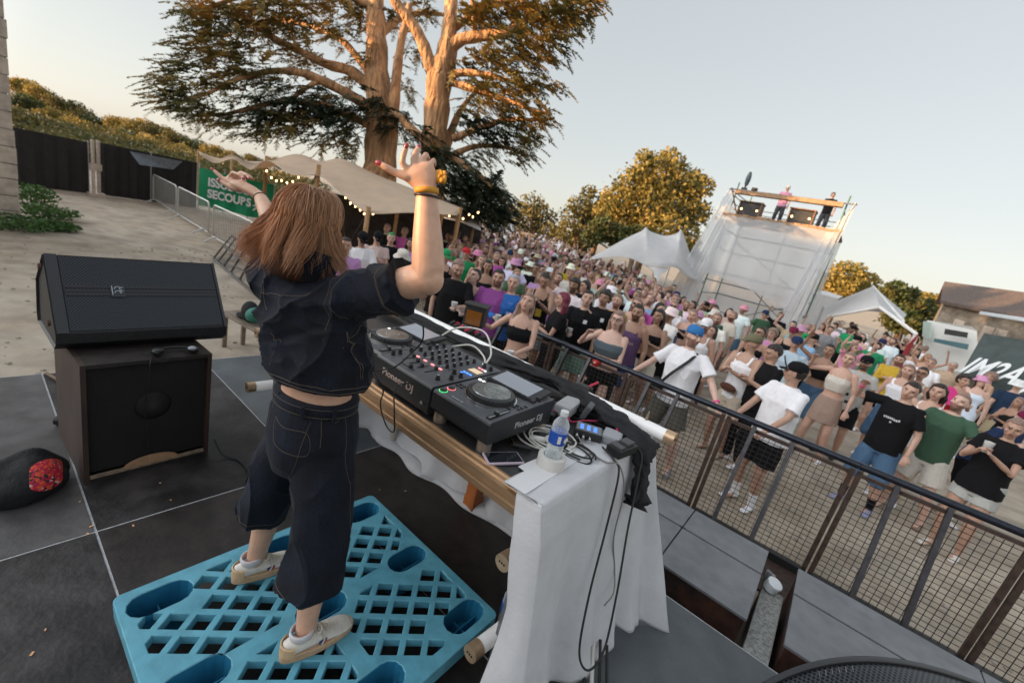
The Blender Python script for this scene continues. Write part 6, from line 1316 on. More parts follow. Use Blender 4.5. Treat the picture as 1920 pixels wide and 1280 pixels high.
def figure(pose='down', fem=False, fine=False, spread=.10, head=(0, 0, 0), step=0.0, beard=0, hands=None, lean=0.0, seed=0, plump=1.0):
    F = Fig(); F.fem = fem; g = plump; F.head = head
    sh = .160 if fem else .176; F.sh = sh
    hp_, wp_ = (.165, .122) if fem else (.158, .142)
    T = Matrix.Rotation(lean, 4, 'X'); piv = Vector((0, 0, .92))
    def U(v):   # lean the upper body about the hips
        v = Vector(v); return piv + T @ (v-piv)
    F.U = U
    F.body_secs = [((0, 0, .80), .12*g, .10*g), ((0, .005, .86), hp_*g, .112*g), ((0, .005, .95), hp_*.98*g, .112*g), ((0, 0, 1.07), wp_*g, .098*g), ((0, 0, 1.18), wp_*1.02*g, .102*g), ((0, -.005, 1.30), .158*g, .115*g), ((0, 0, 1.40), sh*.93, .092), ((0, 0, 1.455), sh*.72, .066), ((0, .005, 1.485), .07, .06)]
    F.body_secs = [(U(c), a, b) for c, a, b in F.body_secs]
    S = [U((-sh, 0, 1.425)), U((sh, 0, 1.425))]; hs_ = hands or POSES[pose]; F.arms = []
    for s, (a, t) in enumerate(zip(S, hs_)):
        sg = -1 if s == 0 else 1; t = Vector(t); pole = Vector((sg*.7, .45, -.9)) if t.z < 1.5 else Vector((sg*1.0, .1, -.55))
        e, w = ik(a, t, .285, .25, pole); F.arms.append((a, e, w))
    F.legs = []
    for sg in (-1, 1):
        hip = Vector((sg*.085, .0, .86)); foot = Vector((sg*(spread+.02), sg*step, .085)); kn, foot = ik(hip, foot, .40, .395, (sg*.15, -1, 0)); F.legs.append((hip, kn, foot))
    hc = U((0, -.012, 1.632)); Rh = Matrix.Rotation(head[0], 4, 'Z') @ Matrix.Rotation(head[1], 4, 'X') @ Matrix.Rotation(head[2], 4, 'Y'); F.H = Matrix.Translation(hc) @ Rh
    mb = MB(); mb.torso(F.body_secs, 20)
    mb.tube([U((0, .008, 1.44)), U((0, .002, 1.52)), F.H @ Vector((0, .012, -.06))], [.062 if not fem else .052, .054 if not fem else .045, .052 if not fem else .045], 12)
    headparts(mb, F.H, fem, fine)
    ra = (.046, .040, .036, .026) if not fem else (.039, .034, .031, .022)
    for i, (a, e, w) in enumerate(F.arms):
        mb.tube([a, a.lerp(e, .5), e, e.lerp(w, .35), w], [ra[0]*1.1, ra[0], ra[1]*.93, ra[2], ra[3]], 12)
        mb.ell(a, (ra[0]*1.08,)*3, None, 12, 8); mb.ell(e, (ra[1]*.93,)*3, None, 10, 8)
        d = (w-e).normalized(); sd = d.cross(Vector((0, 0, 1))); sd = sd.normalized() if sd.length > .2 else Vector((1, 0, 0)); n_ = sd.cross(d).normalized()
        if fine:
            mb.tube([w, w+d*.04, w+d*.085], [(.026, .017), (.036, .015), (.036, .013)], 12, up=n_)
            for k in range(4):
                o = w+d*.08+sd*(k-1.5)*.0185; c1 = o+d*.034-n_*.010; c2 = c1+d*.022-n_*.020; mb.tube([o, c1, c2], [.0095, .009, .0075], 7)
            mb.tube([w+d*.02-sd*.025, w+d*.055-sd*.05-n_*.01, w+d*.085-sd*.052-n_*.02], [.012, .0105, .009], 7)
        else: mb.tube([w, w+d*.05, w+d*.11-n_*.01, w+d*.15-n_*.03], [(.024, .018), (.036, .018), (.034, .016), (.024, .014)], 8, up=n_)
        F.hand = getattr(F, 'hand', []) + [w+d*.09]
    rl = (.088, .060, .055, .036) if not fem else (.090, .060, .053, .033)
    for (h, k, f) in F.legs:
        mb.tube([h, h.lerp(k, .5), k, k.lerp(f, .35), f.lerp(k, .1), f-Vector((0, 0, .03))], [rl[0]*g, rl[0]*.86*g, rl[1], rl[2]*1.06, rl[3], rl[3]], 12)
        mb.tube([f+Vector((0, .03, -.035)), f+Vector((0, -.05, -.045)), f+Vector((0, -.14, -.06))], [(.032, .03), (.038, .028), (.03, .018)], 8)
    me = remesh(mb, .0095 if fine else .019, 3 if fine else 2, name='body'); facecol(me, F.H, beard, fem); me.materials.append(SKIN); F.body = me; F.seed = seed; F.fine = fine
    F.cache = {}
    return F
def folds(me, seed, amp, freq=16, bias=.0):
    P = mverts(me); N = mnorm(me); w = wave_noise(P, seed, freq, (1, 1, .55)); w = 1-2*np.abs(w)**.7; msetv(me, P+N*(w*amp+bias)[:, None])
def garment(F, kind, side=None):
    if side is not None:
        if (kind, side) in F.cache: return F.cache[(kind, side)]
        keep_ = F.legs; F.legs = [keep_[side]]; old = F.cache.pop(kind, None); me = garment(F, kind); F.legs = keep_; F.cache.pop(kind, None); F.cache[(kind, side)] = me
        if old: F.cache[kind] = old
        return me
    if kind in F.cache: return F.cache[kind]
    mb = MB(); v = .011 if F.fine else .019; U = F.U; amp = .006; S = F.body_secs; g0 = .019
    def sec(i, dr): c, a, b = S[i]; return (c, a+dr, b+dr)
    def lower(zb, r0, r1):
        for (h, k, f) in F.legs:
            L_ = [h+Vector((0, 0, .02))]; R_ = [r0]
            if zb < .47: L_ += [k]; R_ += [(r0+r1)/2]; t = (k.z-zb)/max(.01, (k.z-f.z)); L_ += [k.lerp(f, min(1, t))]
            else: t = (h.z-zb)/(h.z-k.z); L_ += [h.lerp(k, t*.5), h.lerp(k, t)]; R_ += [(r0+r1)/2]
            R_ += [r1]; mb.tube(L_, R_, 16)
    if kind in ('tee', 'shirt', 'oversize'):
        e = .006 if kind != 'oversize' else .020; hz = .84
        mb.torso([(Vector((0, 0, hz)), S[1][1]+.016+e, S[1][2]+.016+e), (Vector((0, 0, .93)), S[2][1]+.016+e, S[2][2]+.018+e), sec(3, .030+e), sec(4, .028+e), sec(5, .022+e*.6), sec(6, .020), (S[7][0], S[7][1]+.016, S[7][2]+.016), (U((0, .004, 1.484)), .082, .070)], 22)
        for (a, el, w) in F.arms:
            q = .56 if kind != 'oversize' else .72; mb.tube([a+(F.U((0, 0, 1.40))-a)*.25, a, a.lerp(el, .25), a.lerp(el, q)], [.058, .060, .061, .066+e*.5], 14); mb.ell(a, (.061, .061, .058), None, 14, 10)
    elif kind == 'longsleeve':
        mb.torso([(Vector((0, 0, .84)), S[1][1]+.024, S[1][2]+.024), sec(2, .026), sec(3, .034), sec(4, .032), sec(5, .026), sec(6, .022), (S[7][0], S[7][1]+.016, S[7][2]+.016), (U((0, .004, 1.484)), .084, .072)], 22)
        for (a, el, w) in F.arms: mb.tube([a+(F.U((0, 0, 1.40))-a)*.25, a, a.lerp(el, .4), el, el.lerp(w, .9)], [.062, .062, .060, .052, .042], 14); mb.ell(a, (.064, .064, .060), None, 14, 10)
    elif kind == 'tank':
        mb.torso([(Vector((0, 0, .85)), S[1][1]+.016, S[1][2]+.016), sec(2, .016), sec(3, .018), sec(4, .016), sec(5, .012), (F.U((0, -.002, 1.37)), .135, .104)], 22)
        for s in (-1, 1): mb.tube([U((s*.085, -.095, 1.35)), U((s*.095, -.035, 1.455)), U((s*.095, .03, 1.458)), U((s*.08, .085, 1.36))], [(.030, .010)]*4, 8)
    elif kind in ('crop', 'strapless', 'bra'):
        z0 = 1.13 if kind == 'crop' else 1.18
        mb.torso([(U((0, -.004, z0)), S[4][1]+.012, S[4][2]+.012), (U((0, -.014, 1.27)), S[5][1]+.006, S[5][2]+.022), (U((0, -.008, 1.345)), S[5][1]-.006, S[5][2]+.012)], 22)
        if F.fem:
            for s in (-1, 1): mb.ell(U((s*.068, -.100, 1.275)), (.058, .045, .055), None, 12, 8)
        if kind != 'strapless':
            for s in (-1, 1): mb.tube([U((s*.075, -.105, 1.33)), U((s*.085, -.035, 1.462)), U((s*.085, .03, 1.462)), U((s*.07, .09, 1.34))], .015 if not F.fine else .0095, 6)
        amp = .003
    elif kind == 'dress':
        mb.torso([(Vector((0, 0, .60)), .20, .17), (Vector((0, 0, .80)), .185, .145), sec(2, .016), sec(3, .014), sec(4, .012), (U((0, -.010, 1.28)), S[5][1]+.008, S[5][2]+.018), (U((0, -.004, 1.36)), .14, .105)], 22)
        for s in (-1, 1): mb.tube([U((s*.08, -.095, 1.34)), U((s*.085, -.03, 1.46)), U((s*.085, .03, 1.46)), U((s*.075, .09, 1.35))], .012, 6)
    elif kind in ('shorts', 'longshorts', 'hotpants', 'trousers', 'wide'):
        e = .012; mb.torso([(Vector((0, 0, .79)), .135, .118), (Vector((0, 0, .86)), S[1][1]+e, S[1][2]+e), (Vector((0, 0, .95)), S[2][1]+e, S[2][2]+e), (Vector((0, 0, 1.0)), S[2][1]+e*.6, S[2][2]+e*.5)], 20)
        lower(*dict(shorts=(.56, .112, .118), longshorts=(.43, .112, .105), hotpants=(.70, .112, .112), trousers=(.10, .108, .065), wide=(.08, .112, .10))[kind])
    elif kind == 'skirt':
        mb.torso([(Vector((0, 0, .62)), .205, .165), (Vector((0, 0, .78)), .19, .15), (Vector((0, 0, .90)), S[1][1]+.014, S[1][2]+.014), (Vector((0, 0, 1.03)), S[3][1]+.022, S[3][2]+.018)], 22)
    elif kind in ('shoes', 'boots', 'socks'):
        for (h, k, f) in F.legs:
            if kind == 'socks': mb.tube([f+(k-f).normalized()*.17, f+(k-f).normalized()*.05, f-Vector((0, 0, .02))], [.048, .043, .042], 12); continue
            if kind == 'boots': mb.tube([f+(k-f).normalized()*.14, f-Vector((0, 0, .04))], [.056, .050], 12)
            fl = Vector((f.x, f.y, 0)); yaw = (f.x)*.6; Rq = RZ(math.copysign(.18, f.x)); rg = []
            for (y, w_, h_) in ((.072, .022, .055), (.06, .034, .075), (.02, .040, .085), (-.05, .043, .070), (-.11, .046, .050), (-.155, .040, .040), (-.18, .022, .028)):
                rg.append([fl+Rq@Vector((w_*math.cos(a), y, h_*.5+h_*.5*math.sin(a) if math.sin(a) > 0 else .006+(h_*.5-.006)*(1+math.sin(a)))) for a in [2*math.pi*q/14 for q in range(14)]])
            mb.loft(rg)
        amp = 0
    v = .016 if not F.fine else .0095
    me = remesh(mb, v, 2 if kind not in ('shoes',) else 1, name=kind)
    if amp: folds(me, F.seed+len(kind), amp if F.fine else amp*1.2, 20 if F.fine else 16)
    me.materials.append(SHOE if kind in ('shoes', 'boots') else CLOTH); F.cache[kind] = me; return me
def hairmesh(F, kind):
    if kind in F.cache: return F.cache[kind]
    mb = MB(); H = F.H; R3 = H.to_3x3(); h = lambda *p: H @ Vector(p); k = .95 if F.fem else 1; sm = 1; v = .008 if F.fine else .014
    if kind in ('short', 'fade', 'curly', 'long', 'bun', 'bob', 'ponytail'):
        t = dict(short=.010, fade=.006, curly=.024, long=.012, bun=.008, bob=.014, ponytail=.008)[kind]
        # cap of hair: upper back of the skull, leaving the face free
        vs, fs = [], []; mbt = MB(); mbt.ell((0, .012, .022), (.076*k+t, .092*k+t, .098*k+t), None, 32, 20); a = np.array(mbt.v); keep = (a[:, 1] > -.035+(a[:, 2] < .045)*.045) | (a[:, 2] > .072); 
        low = -.045 if kind in ('short', 'fade') else -.07; keep &= a[:, 2] > low
        idx = {i: n for n, i in enumerate(np.where(keep)[0])}; P = [h(*p) for p in a[keep]]; Fc = [[idx[i] for i in f] for f in mbt.f if all(i in idx for i in f)]
        inner = [h(*(Vector(p)*.90)) for p in a[keep]]; n0 = len(P); 
        bm_ = bmesh.new(); vv = [bm_.verts.new(p) for p in P]
        for f in Fc:
            try: bm_.faces.new([vv[i] for i in f])
            except ValueError: pass
        bm_.free(); nP = len(P); q_in = [h(*(Vector((0, .012, .02))+(Vector(p)-Vector((0, .012, .02)))*.66)) for p in a[keep]]
        cnt = {}
        for f in Fc:
            for i_ in range(len(f)):
                e_ = (f[i_-1], f[i_]); cnt[e_] = 1
        wl_ = [(e_[1], e_[0], e_[0]+nP, e_[1]+nP) for e_ in cnt if (e_[1], e_[0]) not in cnt]
        mb.add(P+q_in, Fc+[[i_+nP for i_ in reversed(f)] for f in Fc]+wl_)
        if kind == 'long' or kind == 'bob' or kind == 'ponytail':
            zl = -.30 if kind == 'long' else -.13
            if kind != 'ponytail':
                for s in (-1, -.6, -.2, .2, .6, 1):
                    y0 = .055+.03*(1-abs(s)); mb.tube([h(s*.07, y0-.03*abs(s), .05), h(s*.085, y0-.02*abs(s)+.008, -.05), h(s*.088, y0-.01, zl*.6), h(s*.075, y0+.01, zl)], [(.022, .024), (.028, .026), (.026, .020), (.010, .010)], 8)
            else: mb.tube([h(0, .10, .05), h(0, .15, .03), h(0, .14, -.08), h(0, .12, -.18)], [.022, .03, .026, .008], 8)
        if kind == 'bun': mb.ell(h(0, .085, .085), (.036, .036, .034))
        if kind == 'curly':
            rs_ = random.Random(F.seed)
            for i in range(46):
                a_ = rs_.uniform(0, 6.28); z = rs_.uniform(.02, 1); q = math.sqrt(1-z*z); x, y = q*math.cos(a_), q*math.sin(a_)
                if y < -.45 and z < .6: continue
                mb.ell(h(x*.088, .012+y*.104, .022+z*.112), (.019,)*3, None, 8, 6)
    elif kind in ('cap', 'capback', 'bucket', 'straw'):
        rr = [(.084, .02), (.086, .045), (.082, .080), (.066, .108), (.035, .122), (0, .126)]
        if kind in ('bucket', 'straw'): rr = [(.135, -.005), (.134, -.001), (.090, .035), (.086, .06), (.078, .105), (.04, .115), (0, .116)]
        rings = []
        for r_, z in [(rr[0][0]-.01, rr[0][1])]+rr:
            rings.append([h(r_*math.cos(a)*k, .010+r_*1.16*math.sin(a)*k, z+.008) for a in [2*math.pi*q/24 for q in range(24)]])
        mb.loft(rings)
        if kind in ('cap', 'capback'):
            s = -1 if kind == 'cap' else 1; R_ = []
            for t in (0, .4, .8, 1.0):
                R_.append([h(x*(1-.25*t*t), .010+s*(.085+.085*t*(1-x*x*60)), .030-.012*t+.004*u) for (x, u) in ((-.07, 1), (-.035, 2), (0, 2.4), (.035, 2), (.07, 1), (.07, -1), (.035, -.2), (0, .2), (-.035, -.2), (-.07, -1))])
            mb.loft(R_)
    me = remesh(mb, v, sm, name=kind) if kind not in ('cap', 'capback', 'bucket', 'straw') else mb.mesh(kind, smooth=True)
    if kind in ('long', 'bob', 'curly', 'short') and F.fine: folds(me, 5, .004, 60)
    me.materials.append(HAIR if kind not in ('cap', 'capback', 'bucket', 'straw') else CLOTH); F.cache[kind] = me; return me
HATS = ('cap', 'capback', 'bucket', 'straw')
PARTN = dict(tee='t_shirt', shirt='shirt', oversize='t_shirt', longsleeve='long_sleeved_shirt', tank='tank_top', crop='crop_top', strapless='strapless_top', bra='halter_top', dress='dress', shorts='shorts', longshorts='shorts', hotpants='shorts', trousers='trousers', wide='trousers', skirt='skirt', shoes='shoes', boots='boots', socks='socks',
             cap='cap', capback='cap', bucket='bucket_hat', straw='straw_hat')
def person(F, p, face, skin, items, label, group, scale=1.0):
    """items: list of (kind, colour)"""
    t = empty('person', p, label, 'person', group, face); t.scale = (scale,)*3
    o = link(bpy.data.objects.new('body', F.body)); o.parent = t; o.color = (*skin, 1)
    for kind, c in items:
        hairk = kind in ('short', 'fade', 'curly', 'long', 'bun', 'bob', 'ponytail') or kind in HATS
        if F.fine and kind in ('shoes', 'boots', 'socks'):
            for sd_ in (0, 1):
                o = link(bpy.data.objects.new(dict(shoes='shoe', boots='boot', socks='sock')[kind], garment(F, kind, sd_))); o.parent = t; o.color = (*c, 1)
            continue
        me = hairmesh(F, kind) if hairk else garment(F, kind)
        o = link(bpy.data.objects.new(PARTN.get(kind, 'hair'), me)); o.parent = t; o.color = (*c, 1)
    return t
C = dict(white=(.80, .79, .82), offwhite=(.62, .58, .52), black=(.008, .008, .0095), grey=(.22, .22, .23), darkgrey=(.07, .07, .075), lilac=(.50, .26, .52), purple=(.26, .07, .27), magenta=(.60, .13, .42), pink=(.65, .30, .42), green=(.02, .28, .10), olive=(.10, .14, .075), darkgreen=(.055, .11, .07), mint=(.38, .55, .42),
         navy=(.02, .035, .09), blue=(.04, .17, .42), lightblue=(.25, .42, .60), denim=(.08, .15, .25), lightdenim=(.28, .36, .43), red=(.5, .03, .04), maroon=(.16, .015, .05), yellow=(.50, .33, .04), tan=(.42, .31, .22), beige=(.50, .42, .33), brown=(.22, .14, .11), orange=(.55, .22, .06), hotpink=(.85, .04, .28), darkpurple=(.10, .055, .12))
SK = [(.54, .33, .25), (.45, .27, .195), (.60, .39, .31), (.35, .20, .135), (.50, .31, .235)]; HC = dict(dark=(.018, .012, .010), brown=(.06, .035, .022), blond=(.28, .18, .09), maroonhair=(.14, .012, .035), greenhair=(.01, .22, .06))
def face_to(p, tx=-1.4, ty=1.2):
    # local -Y must point at the target
    return math.atan2(tx-p.x, -(ty-p.y))
GF = 'people in the front rows at the barrier'
used_pts = []
def near(px_, py_, label, pose='down', fem=False, skin=0, items=(), turn=0.0, head=(0, 0, 0), sc=1.0, **kw):
    F = figure(pose, fem, True, head=head, seed=len(used_pts)*3+1, **kw); hh = 1.755*sc
    p = onhead(px_, py_, hh); p = Vector((p.x, p.y, gh(p.x, p.y))); used_pts.append((p.x, p.y))
    it = [(k, C.get(c, HC.get(c)) if isinstance(c, str) else c) for k, c in items]
    if not any(k in ('shoes', 'boots') for k, _ in it): it.append(('shoes', C['white']))
    t = person(F, p, face_to(p)+turn, SK[skin], it, label, GF, sc); t['near'] = 1
    del t['near']; t_ = (t, F); return t_
def worldpt(tF, v):
    t, F = tF; return Vector(t.location)+RZ(t.rotation_euler[2]) @ (Vector(v)*t.scale[0])
# ---------------------------------------------------------------- people told apart in the photo (head-top pixels)
P1 = near(1308, 612, 'man in white T-shirt with blue backward cap and black crossbody bag, arms swung wide', 'spread', skin=2, items=[('oversize', 'white'), ('shorts', (.13, .12, .10)), ('short', 'brown'), ('capback', 'blue'), ('shoes', 'grey')], head=(.9, 0, .1), turn=.1, beard=1, spread=.2, sc=1.04)
P2 = near(1500, 682, 'man in white T-shirt and black cap leaning on the barrier rail and looking left', 'rail', skin=1, items=[('oversize', 'white'), ('shorts', 'black'), ('short', 'dark'), ('cap', 'black'), ('socks', 'white'), ('shoes', 'white')], head=(-1.0, 0, 0), turn=-.25, sc=1.0)
P3 = near(1716, 716, 'man in black T-shirt with white chest lettering and blue denim shorts, one fist raised', 'up1', skin=0, items=[('oversize', 'black'), ('longshorts', 'denim'), ('short', 'dark'), ('socks', 'black'), ('shoes', (.25, .27, .42))], head=(.1, .1, .18), turn=.0, hands=((-.36, -.28, 1.56), (.27, -.10, .88)), spread=.14)
P4 = near(1808, 738, 'man in dark green shirt and white shorts holding a cup of beer', 'cup', skin=2, items=[('shirt', 'darkgreen'), ('shorts', 'offwhite'), ('fade', 'brown'), ('shoes', 'brown')], head=(-.1, -.15, .1), beard=1, hands=((-.20, -.34, 1.20), (.42, -.22, 1.05)), spread=.2, lean=-.04)
P5 = near(1912, 786, 'woman in black top and grey marbled shorts cut by the right edge of the photo', 'phone', True, skin=1, items=[('tee', 'black'), ('hotpants', (.42, .42, .40)), ('bun', 'brown'), ('shoes', 'offwhite')], head=(.3, .2, 0), sc=.98, plump=1.12)
P6 = near(1886, 752, 'man in navy shirt and dark red cap bent forward, black shorts and white trainers', 'clap', skin=2, items=[('shirt', 'navy'), ('shorts', 'black'), ('cap', 'maroon'), ('shoes', 'white')], head=(.2, .3, 0), turn=1.3, lean=.35, sc=1.0, step=.12)
P7 = near(1163, 583, 'brown haired woman with glasses and grey halter top holding something red', 'cup', True, skin=2, items=[('bra', (.10, .13, .15)), ('trousers', 'black'), ('long', 'brown')], hands=((-.24, -.28, 1.42), (.04, -.30, 1.16)), plump=1.25, sc=1.0)
P8 = near(1200, 571, 'bearded man in faded dark purple sleeveless shirt holding a can', 'cup', skin=3, items=[('tank', 'darkpurple'), ('shorts', 'navy'), ('short', 'dark'), ('shoes', 'black')], beard=2, sc=1.02)
P9 = near(1106, 545, 'man in black T-shirt with a small white chest mark, pale green shorts', 'cup', skin=4, items=[('tee', 'black'), ('shorts', (.20, .30, .24)), ('short', 'dark')], head=(.2, -.1, 0), sc=1.03)
P10 = near(1138, 545, 'second man in black T-shirt with square white chest mark, directly behind the glasses woman', 'down', skin=3, items=[('tee', 'black'), ('shorts', 'darkgrey'), ('curly', 'dark')], head=(-.2, 0, 0), sc=1.04)
P11 = near(1060, 548, 'person with long dark red hair and black top turned sideways at the barrier', 'clap', True, skin=1, items=[('tee', 'black'), ('trousers', 'black'), ('long', 'maroonhair')], turn=-1.2, head=(-.3, 0, 0))
P12 = near(1025, 512, 'man in black tank top looking down at his hands', 'phone', skin=3, items=[('tank', 'black'), ('shorts', 'grey'), ('short', 'dark')], head=(0, .4, 0), sc=1.05)
P13 = near(993, 550, 'laughing woman in black halter top with her head tipped back, cup in hand', 'point', True, skin=0, items=[('bra', 'black'), ('hotpants', 'black'), ('long', 'brown')], head=(0, -.35, .1), hands=((-.42, -.20, 1.30), (.05, -.32, 1.10)))
P14 = near(966, 514, 'man in shiny blue and pink patterned jacket with grey bandana', 'cup', skin=0, items=[('longsleeve', (.03, .13, .42)), ('shorts', 'black'), ('fade', (.3, .32, .38))], sc=1.03)
P15 = near(938, 506, 'man in plain purple T-shirt at the barrier', 'down', skin=1, items=[('oversize', 'purple'), ('shorts', 'darkgrey'), ('short', 'dark')], beard=1, sc=1.04)
P16 = near(893, 503, 'woman in white flowered strapless top with thin shoulder strap and cup', 'cup', True, skin=2, items=[('strapless', 'white'), ('trousers', (.45, .52, .62)), ('bun', 'dark')], head=(-.7, -.2, 0))
P17 = near(862, 487, 'man in black T-shirt looking down at the barrier left of the white flowered top', 'cupl', skin=4, items=[('oversize', 'black'), ('trousers', 'olive'), ('short', 'brown')], head=(.3, .4, 0), beard=1, sc=1.05)
P18 = near(838, 468, 'person in green cap beside the raised arm of the DJ', 'down', skin=1, items=[('tank', 'black'), ('shorts', 'black'), ('cap', 'green')], head=(.6, .2, 0))
P19 = near(876, 465, 'man in green T-shirt and red cap', 'up1', skin=1, items=[('tee', 'green'), ('shorts', 'tan'), ('cap', 'red')], head=(.5, 0, 0))
P20 = near(917, 488, 'woman in black strappy top with dark hair behind the white flowered top', 'clap', True, skin=3, items=[('bra', 'black'), ('skirt', 'black'), ('long', 'dark')])
P21 = near(681, 434, 'man in white T-shirt and black cap leaning on barrier just right of the DJ', 'rail', skin=3, items=[('oversize', 'white'), ('shorts', 'navy'), ('cap', 'black')], head=(.3, .5, 0), lean=.12)
P22 = near(710, 434, 'man in pale pink shirt and black cap looking down, second right of the DJ head', 'clap', skin=4, items=[('shirt', (.62, .48, .45)), ('shorts', 'tan'), ('cap', 'black')], head=(.3, .5, 0), lean=.1)
P23 = near(735, 436, 'man in black T-shirt with bright green dyed hair', 'down', skin=0, items=[('tee', 'black'), ('shorts', 'black'), ('short', 'greenhair')])
P24 = near(727, 420, 'man in black T-shirt with fair short hair behind the green haired man', 'down', skin=0, items=[('tee', 'black'), ('shorts', 'black'), ('short', 'brown')], head=(-.6, 0, 0))
P25 = near(760, 426, 'man in pink T-shirt behind the white bucket hat', 'down', skin=1, items=[('tee', 'magenta'), ('shorts', 'black'), ('short', 'brown')], head=(-.6, 0, 0))
P26 = near(757, 462, 'person in white bucket hat and salmon top bending forward near the raised arm', 'rail', skin=1, items=[('tee', (.50, .25, .20)), ('shorts', 'beige'), ('bucket', 'offwhite')], lean=.3, head=(0, .3, 0))
P27 = near(772, 447, 'woman in lilac T-shirt with dark hair touching the raised arm', 'down', True, skin=3, items=[('tee', 'lilac'), ('shorts', 'black'), ('long', 'dark')])
P28 = near(720, 474, 'person in pale mint shirt bent over the barrier', 'rail', skin=0, items=[('oversize', (.42, .52, .42)), ('trousers', 'beige'), ('short', 'dark')], lean=.55, head=(0, .4, 0))
P29 = near(650, 446, 'person in purple top directly beside the DJ cheek', 'down', skin=1, items=[('tee', 'lilac'), ('trousers', 'black'), ('short', 'dark')])
P30 = near(1328, 598, 'man in white sleeveless shirt with white cap and sunglasses behind the blue cap man', 'down', skin=1, items=[('tank', 'white'), ('shorts', 'black'), ('cap', 'white')], beard=1)
P31 = near(1343, 580, 'man in white bucket hat and dark green top behind the white cap', 'down', skin=1, items=[('tee', 'darkgreen'), ('shorts', 'black'), ('bucket', 'offwhite')])
P32 = near(1378, 584, 'bearded man in cream T-shirt and brown shorts standing in profile', 'cup', skin=1, items=[('oversize', (.56, .51, .44)), ('longshorts', 'brown'), ('fade', 'brown')], turn=-.9, beard=2)
P33 = near(1240, 579, 'woman in black strapless top and cream shorts with a black belt bag', 'clap', True, skin=3, items=[('strapless', 'black'), ('hotpants', (.60, .56, .48)), ('long', 'dark')], head=(-.4, 0, 0))
P34 = near(1267, 564, 'man in white T-shirt and black trousers with sunglasses, hand on belly', 'clap', skin=1, items=[('tee', 'white'), ('trousers', 'black'), ('fade', 'brown')])
P35 = near(1198, 558, 'long haired woman in white crop top and sunglasses', 'cup', True, skin=0, items=[('crop', 'white'), ('skirt', 'black'), ('long', 'brown')])
P36 = near(1303, 580, 'woman in black strapless top with tied back hair behind the blue cap man', 'down', True, skin=0, items=[('strapless', 'black'), ('trousers', 'black'), ('bun', 'brown')])
P37 = near(1418, 628, 'man in white tank top, camouflage cap and beige shorts with brown belt bag', 'clap', skin=1, items=[('tank', 'white'), ('shorts', 'beige'), ('cap', (.16, .15, .09)), ('shoes', 'beige')], head=(-.7, 0, 0), turn=-.3, sc=1.02)
P38 = near(1458, 648, 'dark haired man in black T-shirt and black trousers looking down beside the black cap man', 'clap', skin=1, items=[('oversize', 'black'), ('trousers', 'black'), ('short', 'dark')], head=(-.3, .4, 0), turn=-.5)
P39 = near(1430, 612, 'woman with sunglasses and black top behind the camouflage cap', 'down', True, skin=1, items=[('bra', 'black'), ('skirt', 'darkgrey'), ('bun', 'dark')], head=(-.5, 0, 0))
P40 = near(1598, 660, 'woman in white crop top and light brown skirt with one arm raised', 'up1', True, skin=0, items=[('crop', 'offwhite'), ('skirt', (.36, .25, .20)), ('bun', 'brown')], hands=((-.36, -.22, 1.52), (.26, -.10, .86)), spread=.16, sc=1.02)
P41 = near(1560, 645, 'woman in black crop top and blue denim shorts behind the light brown skirt', 'up1', True, skin=3, items=[('crop', 'black'), ('longshorts', 'denim'), ('bun', 'dark'), ('boots', 'black')])
P42 = near(1498, 632, 'man in pale blue striped shirt with dark cap and crossbody strap', 'hips', skin=1, items=[('shirt', (.42, .52, .60)), ('shorts', 'beige'), ('cap', 'navy')], head=(.2, 0, 0))
P43 = near(1528, 626, 'man in light blue T-shirt and dark cap seen in profile', 'clap', skin=1, items=[('tee', 'lightblue'), ('shorts', 'black'), ('cap', 'black')], turn=-1.0)
P44 = near(1491, 614, 'man in black tank top with dark red cap behind the pale blue striped shirt', 'down', skin=1, items=[('tank', 'black'), ('shorts', 'black'), ('cap', 'maroon')])
P45 = near(1691, 665, 'man in mustard yellow hooded top', 'clap', skin=1, items=[('longsleeve', 'yellow'), ('shorts', 'black'), ('short', 'dark')], beard=1)
P46 = near(1709, 683, 'woman in white tank top and blue denim shorts behind the raised fist', 'down', True, skin=0, items=[('tank', 'white'), ('longshorts', 'denim'), ('long', 'brown')])
P47 = near(1735, 688, 'woman in white top with glasses behind the black T-shirt man', 'clap', True, skin=3, items=[('tank', 'offwhite'), ('skirt', 'black'), ('bun', 'dark')])
P48 = near(1767, 720, 'black haired woman in white strappy top behind the green shirt man', 'down', True, skin=0, items=[('tank', 'white'), ('trousers', 'beige'), ('bob', 'dark')])
P49 = near(1791, 678, 'older man in tan T-shirt with grey hair', 'down', skin=1, items=[('tee', 'tan'), ('shorts', 'brown'), ('fade', (.35, .33, .31))])
P50 = near(1750, 672, 'man in white T-shirt left of the tan T-shirt man', 'down', skin=1, items=[('tee', 'white'), ('shorts', 'black'), ('short', 'brown')])
P51 = near(1812, 702, 'woman in bright red dress beside a pink fan', 'clap', True, skin=1, items=[('dress', 'red'), ('curly', 'dark')], turn=.8)
P52 = near(1863, 698, 'man in black tank top and white shorts in front of the dark banner', 'cup', skin=1, items=[('tank', 'black'), ('shorts', 'offwhite'), ('curly', 'brown')], turn=-1.0)
P53 = near(1901, 698, 'man in white T-shirt and black trousers beneath the white 7 on the banner', 'phone', skin=3, items=[('tee', 'white'), ('trousers', 'black'), ('fade', 'dark')])
P54 = near(1630, 668, 'bearded man in black and white patterned shirt and black cap', 'down', skin=1, items=[('shirt', (.45, .44, .42)), ('shorts', 'black'), ('cap', 'black'), ('shoes', 'black')], beard=2)
P55 = near(1738, 648, 'man in white T-shirt and pale denim shorts seen from behind', 'down', skin=1, items=[('tee', 'white'), ('longshorts', 'lightdenim'), ('fade', 'brown')], turn=3.0)
